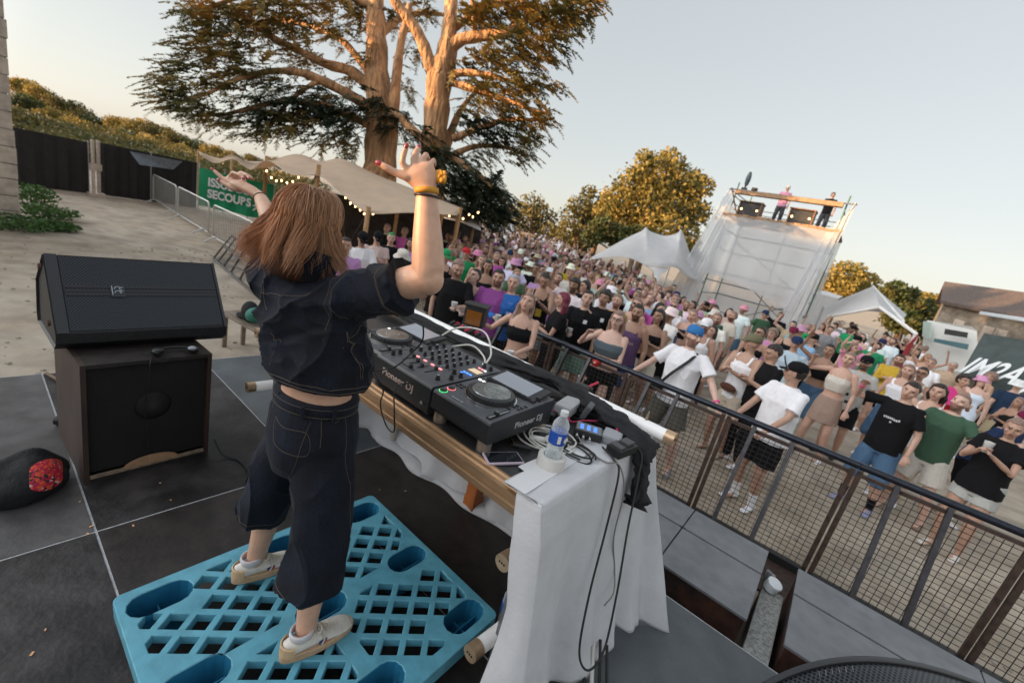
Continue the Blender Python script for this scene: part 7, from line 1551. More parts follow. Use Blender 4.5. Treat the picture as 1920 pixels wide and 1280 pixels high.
P56 = near(1676, 634, 'person in white T-shirt with big black back print and black skirt', 'down', True, skin=1, items=[('tee', 'white'), ('skirt', 'black'), ('bun', 'dark')], turn=2.7)
P57 = near(1560, 612, 'man in grey T-shirt and dark blue shorts right of the pale blue shirts', 'cup', skin=1, items=[('tee', 'grey'), ('shorts', 'navy'), ('short', 'dark')])
P58 = near(1180, 530, 'man in black T-shirt clapping his hands in the middle of the crowd', 'clap', skin=1, items=[('tee', 'black'), ('shorts', 'black'), ('short', 'dark')])
P59 = near(912, 455, 'man in white shirt with both arms up behind the black strappy top', 'clap', skin=0, items=[('shirt', 'white'), ('trousers', 'beige'), ('short', 'brown')])
P60 = near(895, 458, 'man in pale lilac grey T-shirt right of the red cap', 'down', skin=0, items=[('oversize', (.55, .54, .62)), ('shorts', 'black'), ('short', 'dark')], head=(-.3, 0, 0))
P61 = near(906, 478, 'long haired woman in tan strappy top between the red cap and the black strappy top', 'down', True, skin=0, items=[('bra', 'tan'), ('skirt', 'black'), ('long', 'brown')])
P62 = near(1163, 506, 'man in mint green T-shirt in the middle of the crowd', 'down', skin=0, items=[('tee', 'mint'), ('shorts', 'black'), ('short', 'brown')])
# worn and held things of the front people
STR = mat('strap', (.012, .012, .013), .6)
def strap(tF, pts, r_=(.016, .004)):
    t, F = tF; P = [F.U(p) for p in pts]; mb = MB(); mb.tube(bez(P, 5), [r_]*(5*(len(P)-1)+1), 6, up=(0, -1, 0)); me = mb.mesh('bag_strap'); me.materials.append(STR); o = link(bpy.data.objects.new('bag_strap', me)); o.parent = t; return o
strap(P1, [(.10, -.03, 1.47), (.06, -.14, 1.38), (-.06, -.19, 1.20), (-.16, -.17, 1.02)])
mb = MB(); mb.ell((-.18, -.19, 1.02), (.09, .05, .085), RZ(0), 16, 10); me = mb.mesh('belt_bag', smooth=True); me.materials.append(BC); o = link(bpy.data.objects.new('belt_bag', me)); o.parent = P1[0]
strap(P16, [(.12, 0, 1.46), (.04, -.13, 1.35), (-.08, -.14, 1.15), (-.15, -.10, 1.02)], (.008, .003))
strap(P42, [(-.10, -.02, 1.47), (-.04, -.14, 1.36), (.08, -.15, 1.15), (.16, -.12, 1.0)], (.010, .003))
for tF, c_, n_ in ((P37, (.10, .045, .03), 'belt_bag'), (P33, C['black'], 'belt_bag')):
    mb = MB(); mb.ell((0, -.17, 1.0), (.12, .04, .055), None, 16, 10); me = mb.mesh(n_, smooth=True); me.materials.append(CLOTH); o = link(bpy.data.objects.new(n_, me)); o.parent = tF[0]; o.color = (*c_, 1)
def sunglasses(tF, m_=STR, rim=False):
    t, F = tF; mb = MB(); h = lambda *p: F.H @ Vector(p)
    for s in (-1, 1):
        if rim: mb.tube([h(s*.032+.022*math.cos(a), -.090, .015+.018*math.sin(a)) for a in [2*math.pi*k/12 for k in range(13)]], .003, 5)
        else: mb.ell(h(s*.031, -.086, .016), (.026, .008, .017), F.H.to_3x3(), 12, 8)
        mb.tube([h(s*.055, -.080, .02), h(s*.080, 0, .015)], .003, 4)
    mb.tube([h(-.01, -.094, .02), h(.01, -.094, .02)], .003, 4); me = mb.mesh('glasses', smooth=True); me.materials.append(m_); o = link(bpy.data.objects.new('glasses', me)); o.parent = t
for q in (P30, P34, P35, P39): sunglasses(q)
for q in (P7, P47): sunglasses(q, rim=True)
def print_on(tF, x, z, w_, h_, m_, name='chest_print', n=1, y=-.5):
    """small print laid on the shirt front"""
    t, F = tF; tp_ = [c for c in t.children if c.name.split('.')[0] in ('t_shirt', 'shirt', 'tank_top', 'long_sleeved_shirt')][0]; me = tp_.data
    bv = BVHTree.FromPolygons([v.co for v in me.vertices], [p.vertices[:] for p in me.polygons]); mb = MB(); rs_ = random.Random(3)
    for k in range(n):
        x0 = x-w_/2+w_*k/n; x1 = x0+w_/n*(.7 if n > 1 else 1); v = []
        zz_ = z+(rs_.uniform(-.2, .2)*h_ if n > 1 else 0)
        for a in range(3):
            for b in range(3):
                hit = bv.ray_cast(Vector((x0+(x1-x0)*a/2, y, zz_-h_/2+h_*b/2)), Vector((0, 1, 0)))
                if hit[0] is None: continue
                v.append(hit[0]+Vector((0, -.003, 0)))
        if len(v) == 9: mb.add(v, [(0, 3, 4, 1), (1, 4, 5, 2), (3, 6, 7, 4), (4, 7, 8, 5)])
    if not mb.v: return
    me2 = mb.mesh(name); me2.materials.append(m_); o = link(bpy.data.objects.new(name, me2)); o.parent = t
PW = mat('print_white', (.7, .7, .7), .7); PB = mat('print_black', (.02, .02, .02), .7)
print_on(P3, 0, 1.27, .17, .024, PW, n=8); print_on(P3, 0, 1.225, .02, .018, PW); print_on(P9, .07, 1.33, .05, .05, PW); print_on(P10, .07, 1.33, .05, .055, PW); print_on(P8, 0, 1.22, .20, .035, mat('print_faded', (.30, .22, .24), .8), n=7)
print_on(P12, .03, 1.15, .09, .12, mat('print_yellow', (.5, .35, .03), .7)); print_on(P14, .06, 1.25, .10, .26, mat('print_magenta', (.35, .05, .4), .7, var=.6, scale=30, col2=(.05, .5, .7))); print_on(P14, -.02, 1.2, .03, .30, PB)
for k, (x, z) in enumerate(((-.08, 1.3), (.06, 1.22), (-.03, 1.1), (.09, 1.35), (0, .98), (-.1, 1.0))): print_on(P54, x, z, .05, .05, PB)
for k in range(5): print_on(P42, -.12+.06*k, 1.15, .012, .4, PW)
BEER = mat('beer', (.50, .24, .03), .2, spec=.6); FOAM = mat('foam', (.72, .70, .66), .8); CUP = mat('clear_cup', (.62, .62, .62), .3, alpha=.45)
def cup(p, label, beer=True, s=1.0):
    t = empty('beer_cup', p, label, 'cup', 'cups held by people in the crowd'); mb = MB(); mb.lathe(p, [(0, 0), (.030*s, 0), (.042*s, .12*s), (.040*s, .12*s), (.028*s, .004), (0, .004)], 18); put('cup', mb, CUP if not beer else CUP, t)
    mb = MB(); mb.lathe(p, [(0, .005), (.0275*s, .005), (.037*s, .09*s), (0, .09*s)], 18); put('drink', mb, BEER if beer else mat('pale_drink', (.55, .50, .45), .4), t); mb = MB(); mb.lathe(p, [(0, .091*s), (.0375*s, .091*s), (.0395*s, .113*s), (0, .115*s)], 18); put('foam', mb, FOAM, t)
def handpt(tF, s): t, F = tF; return worldpt(tF, F.hand[s])+Vector((0, 0, -.05))
for tF, s, lab, b_ in ((P4, 0, 'cup of beer held in front of the dark green shirt', True), (P9, 0, 'pale plastic cup held by the black T-shirt man with small white chest mark', False), (P13, 1, 'pale plastic cup held by the laughing woman', False), (P14, 0, 'pale plastic cup beside the shiny blue jacket', False),
                 (P16, 0, 'cup of beer held by the woman in the white flowered top', True), (P17, 1, 'pale plastic cup held by the black T-shirt man left of the flowered top', False), (P35, 0, 'small pale cup held by the woman with sunglasses and white crop top', False), (P5, 0, 'clear cup held by the woman at the right edge', False)): cup(handpt(tF, s), lab, b_)
p = handpt(P7, 1)+Vector((0, 0, .03)); mb = MB(); mb.ell(p, (.05, .04, .055)); mb.ell(p+Vector((.03, 0, .02)), (.035, .035, .035)); put('red_pouch', mb, mat('red_fabric', (.45, .015, .02), .7), smooth=True, label='small bright red pouch held by the woman with glasses', cat='pouch')
p = handpt(P8, 0); mb = MB(); mb.lathe(p, [(0, 0), (.028, 0), (.032, .01), (.032, .11), (.026, .12), (0, .12)], 18); put('drink_can', mb, mat('can_blue', (.05, .15, .5), .3, metal=.6, var=.5, scale=30, col2=(.6, .6, .65)), label='small blue and white drink can held by the sleeveless shirt man', cat='can', autosmooth=RAD(40))
p = worldpt(P51, (-.25, -.25, 1.35)); fan = empty('hand_fan', p, 'round bright pink hand fan beside the red dress', 'fan'); mb = MB(); mb.lathe(p, [(0, -.004), (.16, -.004), (.165, 0), (.16, .004), (0, .004)], 28, axis=-cf+Vector((.2, 0, .1))); put('blade', mb, mat('hot_pink', (.85, .03, .28), .6), fan); mb = MB(); mb.tube([p-Vector((0, 0, .14)), p-Vector((.02, 0, .28))], .010, 8); put('handle', mb, PW, fan)
def wristband(tF, s, c_):
    t, F = tF; a, e, w = F.arms[s]; d = (w-e).normalized(); mb = MB(); mb.tube([w-d*.035, w-d*.015], .034, 14); me = mb.mesh('wristband'); me.materials.append(mat('pink_band', (.8, .03, .25), .5)); o = link(bpy.data.objects.new('wristband', me)); o.parent = t
wristband(P1, 1, 0); wristband(P3, 0, 0); wristband(P2, 1, 0)
# two men on the tower
for (x, y, lab, top, head_) in ((-3.55, TY+1.6, 'man in pink T-shirt and pale cap standing on top of the scaffold tower', 'pink', ('cap', 'offwhite')), (-1.95, TY+1.9, 'man in black T-shirt standing on top of the scaffold tower, on the right', 'black', ('short', 'dark'))):
    F = figure('cup', False, True, seed=9, head=(.4, .1, 0)); person(F, Vector((x, y, ZD)), face_to(Vector((x, y, 0))), SK[1], [('tee', C[top]), ('trousers', C['darkgrey']), (head_[0], C.get(head_[1], HC.get(head_[1]))), ('shoes', C['black'])], lab, 'men on the scaffold tower', .95)
# ---------------------------------------------------------------- the crowd behind: every person a copy with clothes of its own
LIB = []
for i, (po, fe) in enumerate((('down', 0), ('down', 1), ('up1', 0), ('up1', 1), ('cup', 0), ('cup', 1), ('clap', 0), ('clap', 1), ('dance', 0), ('dance', 1), ('phone', 0), ('up2', 1), ('hips', 0), ('point', 1))):
    LIB.append(figure(po, bool(fe), False, seed=i*7+2, head=((-.5, .3, 0, .5, -.2)[i % 5], (.1, -.15, .05)[i % 3], 0), beard=(i % 3 if not fe else 0), spread=.09+.02*(i % 3)))
poly = [(835, 418), (880, 405), (960, 428), (1040, 446), (1110, 474), (1180, 500), (1290, 552), (1400, 578), (1530, 598), (1600, 604), (1700, 634), (1780, 684), (1860, 706), (1925, 718), (1925, 735), (1830, 716), (1700, 680), (1560, 650), (1460, 630), (1400, 610), (1250, 585), (1160, 560), (1060, 530), (960, 500), (900, 480), (845, 470)]
def inside(x, y, P):
    c = False
    for i in range(len(P)):
        (x1, y1), (x2, y2) = P[i-1], P[i]
        if (y1 > y) != (y2 > y) and x < (x2-x1)*(y-y1)/(y2-y1)+x1: c = not c
    return c
def proj(p):
    d = Vector(p)-CAM; z = d.dot(cf); return 960+FPX*d.dot(cr)/z, 640-FPX*d.dot(cu)/z, z
rc = random.Random(21); cand = []
BLOCK = [(star.location.x, star.location.y, .4)]
for it in range(60000):
    d_ = 5.5*(48/5.5)**rc.random() if rc.random() < .75 else rc.uniform(5.5, 50); az = RAD(rc.uniform(-62, 22)); x, y = d_*math.sin(az), d_*math.cos(az)
    if y < 4.95: continue
    z = gh(x, y); hx, hy, hz_ = proj((x, y, z+1.72))
    if hz_ < 3 or not inside(hx, hy, poly): continue
    if TX0-.9 < x < TX1+.1 and TY-.7 < y < TB+.5: continue
    if x < -10.5 and y < 13 and d_ < 17: continue
    mind = (.95 if d_ < 16 else .8) if hx > 1350 and d_ < 24 else .50 if d_ < 14 else (.62 if d_ < 24 else .85)
    if any((x-a)**2+(y-b)**2 < mind**2 for a, b in used_pts): continue
    used_pts.append((x, y)); cand.append((d_, x, y, hx, hy))
cand.sort(); print('crowd candidates', len(cand))
GB = 'people in the crowd behind the front rows'
mtop = [('tee', 'white')]*13+[('tee', 'black')]*4+[('oversize', 'white')]*3+[('oversize', 'black')]*2+[('tank', 'white')]*2+[('tank', 'black')]*2+[('tee', c) for c in ('lilac', 'purple', 'pink', 'magenta', 'grey', 'mint', 'lightblue', 'navy', 'olive', 'beige', 'tan', 'offwhite', 'yellow', 'red', 'orange', 'green', 'blue', 'lilac', 'pink')]+[('shirt', c) for c in ('offwhite', 'lightblue', 'brown', 'pink', 'darkgreen')]
ftop = [('tee', 'white')]*4+[('tank', 'white')]*3+[('dress', 'white')]+[('tee', 'magenta'), ('tee', 'lilac'), ('tee', 'offwhite')]+[('crop', 'white')]*4+[('crop', 'black')]*3+[('bra', 'black')]*1+[('tank', 'black')]*3+[('tank', 'white')]*3+[('tee', 'pink')]*2+[('strapless', 'black')]+[('tee', 'black')]*2+[('tank', c) for c in ('white', 'black', 'pink', 'lilac', 'beige', 'mint', 'red')]+[('bra', c) for c in ('lilac', 'pink', 'beige', 'magenta', 'green')]+[('dress', c) for c in ('white', 'black', 'lilac', 'pink', 'beige', 'blue')]+[('tee', c) for c in ('white', 'pink', 'lilac', 'black')]
mbot = [('shorts', c) for c in ('black', 'beige', 'tan', 'grey', 'denim', 'lightdenim', 'navy', 'offwhite')]+[('trousers', 'black'), ('trousers', 'beige')]
fbot = [('hotpants', c) for c in ('lightdenim', 'denim', 'black', 'offwhite', 'white')]+[('skirt', c) for c in ('black', 'beige', 'lightdenim', 'pink', 'white')]+[('trousers', 'black')]
mh = [('short', 'dark')]*4+[('short', 'brown')]*4+[('fade', 'dark'), ('fade', 'brown'), ('curly', 'dark'), ('curly', 'brown'), ('short', 'blond'), ('cap', 'black'), ('cap', 'white'), ('cap', 'navy'), ('capback', 'black'), ('bucket', 'offwhite'), ('bucket', 'pink'), ('bucket', 'white'), ('straw', 'beige')]+[('short', 'dark')]*7+[('short', 'brown')]*6+[('curly', 'dark')]*2
fh = [('long', 'dark')]*4+[('long', 'brown')]*4+[('long', 'blond')]*2+[('bun', 'dark'), ('bun', 'brown'), ('bob', 'dark'), ('ponytail', 'brown'), ('ponytail', 'blond'), ('bucket', 'pink'), ('bucket', 'white'), ('cap', 'white')]
LANDM = [((725, 350), 'under the beige tent'), ((860, 415), 'below the small pale marquee'), ((960, 440), 'near the dark stalls under the cedar'), ((1030, 455), 'near the far kiosks'), ((1130, 480), 'left of the white star tent'), ((1190, 500), 'under the white star tent'), ((1250, 540), 'right of the star tent leg'), ((1300, 570), 'beside the left cloth of the scaffold tower'),
         ((1400, 590), 'in front of the scaffold tower'), ((1500, 610), 'at the right foot of the scaffold tower'), ((1590, 620), 'in front of the white marquee'), ((1680, 640), 'right of the white marquee'), ((1770, 680), 'in front of the food truck'), ((1870, 710), 'in front of the dark banner'), ((1010, 500), 'behind the black tank top man'), ((950, 470), 'behind the purple T-shirt man'), ((1090, 520), 'behind the two black T-shirt men'), ((1180, 555), 'behind the woman with glasses'), ((900, 450), 'behind the red cap'), ((1050, 480), 'in the middle of the far crowd')]
KN_ = dict(tee='T-shirt', oversize='loose T-shirt', tank='tank top', shirt='shirt', crop='crop top', bra='strappy top', strapless='strapless top', dress='dress', shorts='shorts', trousers='trousers', hotpants='short shorts', skirt='skirt')
CN_ = dict(offwhite='off-white', lightdenim='pale denim', denim='blue denim', lightblue='light blue', darkgreen='dark green', magenta='deep pink')
HN_ = dict(short='short', fade='cropped', curly='curly', long='long', bun='tied up', bob='chin length', ponytail='ponytail')
seen = {}
MAXI = 296-62-2
for i, (d_, x, y, hx, hy) in enumerate(cand[:MAXI]):
    F = LIB[rc.randrange(len(LIB))]; fem = F.fem
    p = Vector((x, y, gh(x, y))); land = min(LANDM, key=lambda l: (l[0][0]-hx)**2+(l[0][1]-hy)**2*2)[1]
    for tr in range(60):
        tp_ = rc.choice(ftop if fem else mtop); bt_ = rc.choice(fbot if fem else mbot); hh_ = rc.choice(fh if fem else mh)
        cn = lambda c: CN_.get(c, c)
        hs__ = (cn(hh_[1])+' '+{'cap': 'cap', 'capback': 'backward cap', 'bucket': 'bucket hat', 'straw': 'straw hat'}[hh_[0]]) if hh_[0] in HATS else HN_[hh_[0]]+' '+hh_[1]+' hair'
        who = 'woman' if fem else 'man'; lab = '%s in %s %s, %s%s, %s' % (who, cn(tp_[1]), KN_[tp_[0]], hs__, '' if tp_[0] == 'dress' else ', %s %s' % (cn(bt_[1]), KN_[bt_[0]]), land)
        if len(lab.split()) > 16: lab = '%s in %s %s, %s, %s' % (who, cn(tp_[1]), KN_[tp_[0]], hs__, land)
        if len(lab.split()) > 16: lab = lab.replace('the ', '')
        if lab not in seen: break
    seen[lab] = 1
    items = [tp_, hh_]+([bt_] if tp_[0] != 'dress' else [])
    it = [(k, C.get(c, HC.get(c))) for k, c in items]; it = [(k, tuple(v_*rc.uniform(.8, 1.1) for v_ in c)) for k, c in it]
    if hh_[0] in HATS and (fem or rc.random() < .5): it.append(('long' if fem else 'short', HC[rc.choice(('dark', 'brown'))]))
    if d_ < 16: it.append(('shoes', C[rc.choice(('white', 'white', 'black', 'offwhite'))]))
    person(F, p, face_to(p)+rc.gauss(0, .45), SK[rc.randrange(5)], it, lab, GB, rc.uniform(.95, 1.05)*(.955 if fem else 1.0))
rest = cand[MAXI:]
if rest:
    mb = MB(); vc = []; pal_ = [C['white']]*6+[C['black']]*4+[C['lilac'], C['pink'], C['offwhite'], C['grey'], C['navy'], C['tan'], C['mint'], C['magenta'], C['beige']]
    for (d_, x, y, hx, hy) in rest:
        z = gh(x, y); s = rc.uniform(.93, 1.04); sk = SK[rc.randrange(5)]; tc_ = rc.choice(pal_); bc_ = rc.choice(pal_[6:]); hc_ = rc.choice([HC['dark'], HC['brown'], HC['brown'], HC['blond'], C['white']])
        def addc(fn, col):
            n0 = len(mb.v); fn(); vc.extend([(*col, 1)]*(len(mb.v)-n0))
        o = Vector((x, y, z)); w_ = rc.uniform(.9, 1.1)
        addc(lambda: mb.torso([(o+Vector((0, 0, .86*s)), .17*w_, .12), (o+Vector((0, 0, 1.1*s)), .16*w_, .11), (o+Vector((0, 0, 1.38*s)), .19*w_, .10), (o+Vector((0, 0, 1.47*s)), .08, .07)], 8), tc_)
        addc(lambda: mb.torso([(o+Vector((0, 0, .0)), .10, .08), (o+Vector((0, 0, .5*s)), .15, .1), (o+Vector((0, 0, .88*s)), .16, .11)], 8), bc_)
        addc(lambda: mb.ell(o+Vector((0, -.01, 1.61*s)), (.078, .09, .115), None, 8, 6), sk); addc(lambda: mb.ell(o+Vector((.0, .02, 1.66*s)), (.086, .095, .09), None, 8, 6), hc_)
        for sg in (-1, 1):
            up_ = rc.random() < .18; e = o+Vector((sg*.26, -.05, (1.2 if not up_ else 1.5)*s)); w2_ = o+Vector((sg*.24, -.2, (1.0 if not up_ else 1.85)*s)); addc(lambda: mb.tube([o+Vector((sg*.19, 0, 1.4*s)), e, w2_], [.045, .038, .03], 6), sk)
    mb.c = vc; put('far_crowd', mb, mat('far_people', (.5, .5, .5), .8, attr='Col'), kind='stuff', label='far part of the crowd under the trees behind the people one can tell apart', smooth=True, org=(0, 0, GZ))
# ================================================================ the DJ
dj = empty('person', (-1.35, .72, .15), 'woman DJ seen from behind in dark denim jacket and culottes with both arms raised', 'person')
SKD = mat('skin_dj', (.60, .36, .25), .45, objcol=True, attr='Col', var=.10, scale=10, sss=.15, bump=.06, bscale=220)
A3 = lambda x, y, d: at(x, y, d)
ax = Vector((.92, .38, 0)).normalized(); rz = math.atan2(ax.y, ax.x)
rsh, rel, rwr = Vector((-1.285, .80, 1.495)), A3(803, 522, 1.31), A3(800, 356, 1.27)
lsh, lel, lwr = Vector((-1.585, .675, 1.455)), Vector((-1.86, .80, 1.60)), A3(487, 368, 1.84)
HD = Matrix.Translation(A3(578, 428, 1.44)) @ Matrix.Rotation(3.36, 4, 'Z') @ Matrix.Rotation(.10, 4, 'X')
mb = MB()
bs = [((-1.385, .775, .84), .11, .09), ((-1.385, .783, .95), .150, .115), ((-1.385, .785, 1.04), .14, .105), ((-1.39, .785, 1.14), .122, .092), ((-1.41, .77, 1.28), .14, .105), ((-1.43, .75, 1.40), .155, .105), ((-1.437, .742, 1.46), .13, .065), ((-1.442, .735, 1.52), .048, .045)]
mb.torso([(c, a, b, rz) for c, a, b in bs], 24)
mb.tube([(-1.442, .735, 1.50), (-1.446, .730, 1.57), HD @ Vector((0, .012, -.06))], [.052, .046, .046], 14)
headparts(mb, HD, True, True)
mb.tube([rsh, rsh.lerp(rel, .5), rsh.lerp(rel, .85), rel, rel.lerp(rwr, .12), rel.lerp(rwr, .4), rel.lerp(rwr, .75), rwr], [.048, .050, .053, .051, .050, .047, .037, .0295], 18)
mb.ell(rel-(rwr-rel).normalized()*.004, (.048, .048, .048)); mb.ell(rsh, (.05,)*3)
mb.tube([lsh, lsh.lerp(lel, .5), lel, lel.lerp(lwr, .35), lel.lerp(lwr, .75), lwr], [.044, .041, .038, .038, .031, .025], 16); mb.ell(lsh, (.048,)*3)
def finger(pts, d0, r_):
    P = [A3(p[0], p[1], d0+(p[2] if len(p) > 2 else 0)) for p in pts]; mb.tube(P, [r_*(1.1-.09*i) for i in range(len(P))], 10, round_cap=False); mb.ell(P[-1], (r_*.80*(1),)*3, None, 8, 6)
    for q in P[1:-1]: mb.ell(q, (r_*.98,)*3, None, 8, 6)
    return P
# right hand: open, thumb out to the left, fingers fanned and bent
def palm(pts, d0):
    P = [A3(*p[:2], d0+p[2]) for p in pts]
    return P
up_ = Vector(cf)
mb.tube([rwr, A3(796, 340, 1.265), A3(786, 324, 1.26), A3(782, 313, 1.26)], [(.030, .022), (.042, .021), (.050, .019), (.046, .016)], 16, up=up_)
R1 = finger([(766, 334, -.005), (742, 324, -.01), (724, 314, -.02), (713, 308, -.02)], 1.26, .0115)      # thumb
R2 = finger([(762, 318, 0), (754, 304, -.01), (757, 290, -.015), (762, 276, -.02)], 1.255, .0098)
R3 = finger([(777, 313, 0), (775, 298, 0), (780, 285, .012), (785, 278, .022)], 1.255, .0100)
R4 = finger([(790, 313, 0), (792, 298, 0), (799, 290, .018), (803, 298, .034)], 1.26, .0096)
R5 = finger([(802, 319, 0), (808, 306, 0), (813, 301, .014), (815, 309, .028)], 1.265, .0088)
# left hand: palm up, index and thumb pointing left, the others curled over the palm
mb.tube([lwr, A3(472, 358, 1.845), A3(455, 349, 1.85), A3(441, 344, 1.855)], [(.026, .021), (.034, .022), (.038, .022), (.034, .018)], 16, up=Vector((0, 0, 1)))
L1 = finger([(452, 357, -.01), (436, 353, -.02), (424, 346, -.02), (413, 339, -.02)], 1.855, .0115)
L2 = finger([(436, 346, .01), (421, 337, .01), (409, 327, .01), (400, 319, .01)], 1.86, .0100)
L3_ = finger([(440, 340, .015), (430, 331, .015), (437, 324, .0), (450, 328, -.015), (457, 334, -.02)], 1.86, .0102)
L4 = finger([(450, 340, .03), (442, 329, .03), (452, 324, .01), (463, 328, -.005), (468, 334, -.01)], 1.865, .0098)
L5 = finger([(460, 342, .045), (455, 333, .045), (464, 328, .03), (472, 334, .02)], 1.87, .0085)
# legs
LG_ = [((-1.31, .79, .90), (-1.20, .765, .58), (-1.135, .705, .235), (-1.13, .70, .185)), ((-1.47, .765, .90), (-1.545, .745, .58), (-1.575, .70, .245), (-1.575, .695, .185))]
for (h, k, c, f) in LG_:
    h, k, c, f = map(Vector, (h, k, c, f)); mb.tube([h, h.lerp(k, .5), k, k.lerp(c, .3), k.lerp(c, .7), c, f], [.088, .075, .056, .056, .044, .035, .036], 16)
me = remesh(mb, .0048, 3, name='body'); facecol(me, HD, 0, True, lip=(.75, .35, .35)); me.materials.append(SKD); put('body', me, SKD, dj).color = (.60, .36, .25, 1)
mb = MB()
for P, r_ in ((R1, .009), (R2, .0075), (R3, .0075), (L1, .009), (L2, .0078), (L3_, .0078), (L4, .0072)):
    d = (P[-1]-P[-2]).normalized(); n_ = -cf; n_ = (n_-d*n_.dot(d)).normalized(); s_ = d.cross(n_); mb = MB(); mb.ell(P[-1]+d*.002+n_*r_*.55, (r_*.85, r_*1.4, r_*.5), rotm(s_, d, n_), 10, 8); put('nail', mb, mat('red_nail', (.32, .01, .03), .25, coat=.5), dj, smooth=True)
# ---- denim
DEN = bpy.data.materials.new('dark_denim'); DEN.use_nodes = True; n = DEN.node_tree; b_ = n.nodes['Principled BSDF']; b_.inputs['Roughness'].default_value = .85; b_.inputs['Sheen Weight'].default_value = .05; b_.inputs['Specular IOR Level'].default_value = .25
tc = n.nodes.new('ShaderNodeTexCoord'); n1 = n.nodes.new('ShaderNodeTexNoise'); n1.inputs['Scale'].default_value = 6; n1.inputs['Detail'].default_value = 6; mp = n.nodes.new('ShaderNodeMapping'); mp.inputs['Scale'].default_value = (1, 1, .25); mp.inputs['Rotation'].default_value = (0, .4, 0); n2 = n.nodes.new('ShaderNodeTexNoise'); n2.inputs['Scale'].default_value = 260; n2.inputs['Detail'].default_value = 2
L = n.links.new; L(tc.outputs['Object'], n1.inputs['Vector']); L(tc.outputs['Object'], mp.inputs[0]); L(mp.outputs[0], n2.inputs['Vector'])
r1 = n.nodes.new('ShaderNodeValToRGB'); r1.color_ramp.elements[0].position = .35; r1.color_ramp.elements[0].color = (.0040, .0050, .0082, 1); r1.color_ramp.elements[1].position = .72; r1.color_ramp.elements[1].color = (.0090, .0130, .026, 1); L(n1.outputs[0], r1.inputs[0])
r2 = n.nodes.new('ShaderNodeMapRange'); r2.inputs[1].default_value = .3; r2.inputs[2].default_value = .75; r2.inputs[3].default_value = .55; r2.inputs[4].default_value = 1.7; L(n2.outputs[0], r2.inputs[0])
vm = n.nodes.new('ShaderNodeVectorMath'); vm.operation = 'SCALE'; L(r1.outputs[0], vm.inputs[0]); L(r2.outputs[0], vm.inputs['Scale']); L(vm.outputs[0], b_.inputs['Base Color'])
bp = n.nodes.new('ShaderNodeBump'); bp.inputs['Strength'].default_value = .35; bp.inputs['Distance'].default_value = .002; L(n2.outputs[0], bp.inputs['Height']); L(bp.outputs[0], b_.inputs['Normal'])
THR = mat('denim_thread', (.17, .125, .085), .7); THL = mat('denim_thread_pale', (.40, .38, .38), .7)
def bvh_of(me, off): return BVHTree.FromPolygons([v.co+off for v in me.vertices], [p.vertices[:] for p in me.polygons])
def cast_ring(bv, c, axis, n_=72, R=.5, a0=0, a1=360):
    axis = Vector(axis).normalized(); u = axis.orthogonal().normalized(); w_ = axis.cross(u); out = []
    for k in range(n_+1):
        a = RAD(a0+(a1-a0)*k/n_); d = u*math.cos(a)+w_*math.sin(a); h = bv.ray_cast(Vector(c)+d*R, -d)
        if h[0] is not None: out.append(h[0]+h[1]*.0012)
    return out
def snap(bv, pts, n_=10):
    P = bez(pts, n_); out = []
    for p in P:
        h = bv.find_nearest(p); out.append(h[0]+h[1]*.0012)
    return out
def stitchmesh(lines, r_=.0007):
    mb = MB()
    for ln in lines:
        ok = [ln[0]]
        for p in ln[1:]:
            if (p-ok[-1]).length > .05: 
                if len(ok) > 2: mb.tube(ok, r_, 4)
                ok = [p]
            else: ok.append(p)
        if len(ok) > 2: mb.tube(ok, r_, 4)
    return mb
# ---- jacket
mb = MB(); v_ = .0055
js = [((-1.375, .79, 1.158), .178, .140), ((-1.38, .787, 1.19), .190, .150), ((-1.395, .78, 1.26), .200, .152), ((-1.415, .765, 1.36), .198, .142), ((-1.432, .75, 1.44), .185, .120), ((-1.438, .742, 1.495), .148, .090), ((-1.443, .735, 1.545), .086, .074), ((-1.445, .732, 1.572), .070, .062)]
mb.torso([(c, a, b, rz) for c, a, b in js], 30, power=2.4)
se = rsh.lerp(rel, .735)
mb.tube([Vector((-1.38, .76, 1.46)), Vector((-1.30, .79, 1.475)), rsh.lerp(rel, .3), rsh.lerp(rel, .55), se], [(.085, .085), (.090, .090), (.086, .088), (.084, .088), (.086, .092)], 24)
sl = lsh.lerp(lel, .6); mb.tube([Vector((-1.49, .715, 1.44)), lsh, lsh.lerp(lel, .3), sl], [.082, .084, .078, .082], 22)
jm = remesh(mb, v_, 3, name='jacket'); P = mverts(jm); N = mnorm(jm)
# creases: diagonal pulls from the armpits, sleeve twists, back centre drag
w1 = wave_noise(P, 21, 17, (1, 1, .8)); w2 = wave_noise(P, 5, 34, (1, 1, 1)); w3 = wave_noise(P@np.array([[1, .3, .8], [.2, 1, -.4], [-.5, .3, 1]]), 8, 24)
dsp = .013*(1-2*np.abs(w1)**.55)+.0045*(1-2*np.abs(w2)**.6)+.007*(1-2*np.abs(w3)**.5)
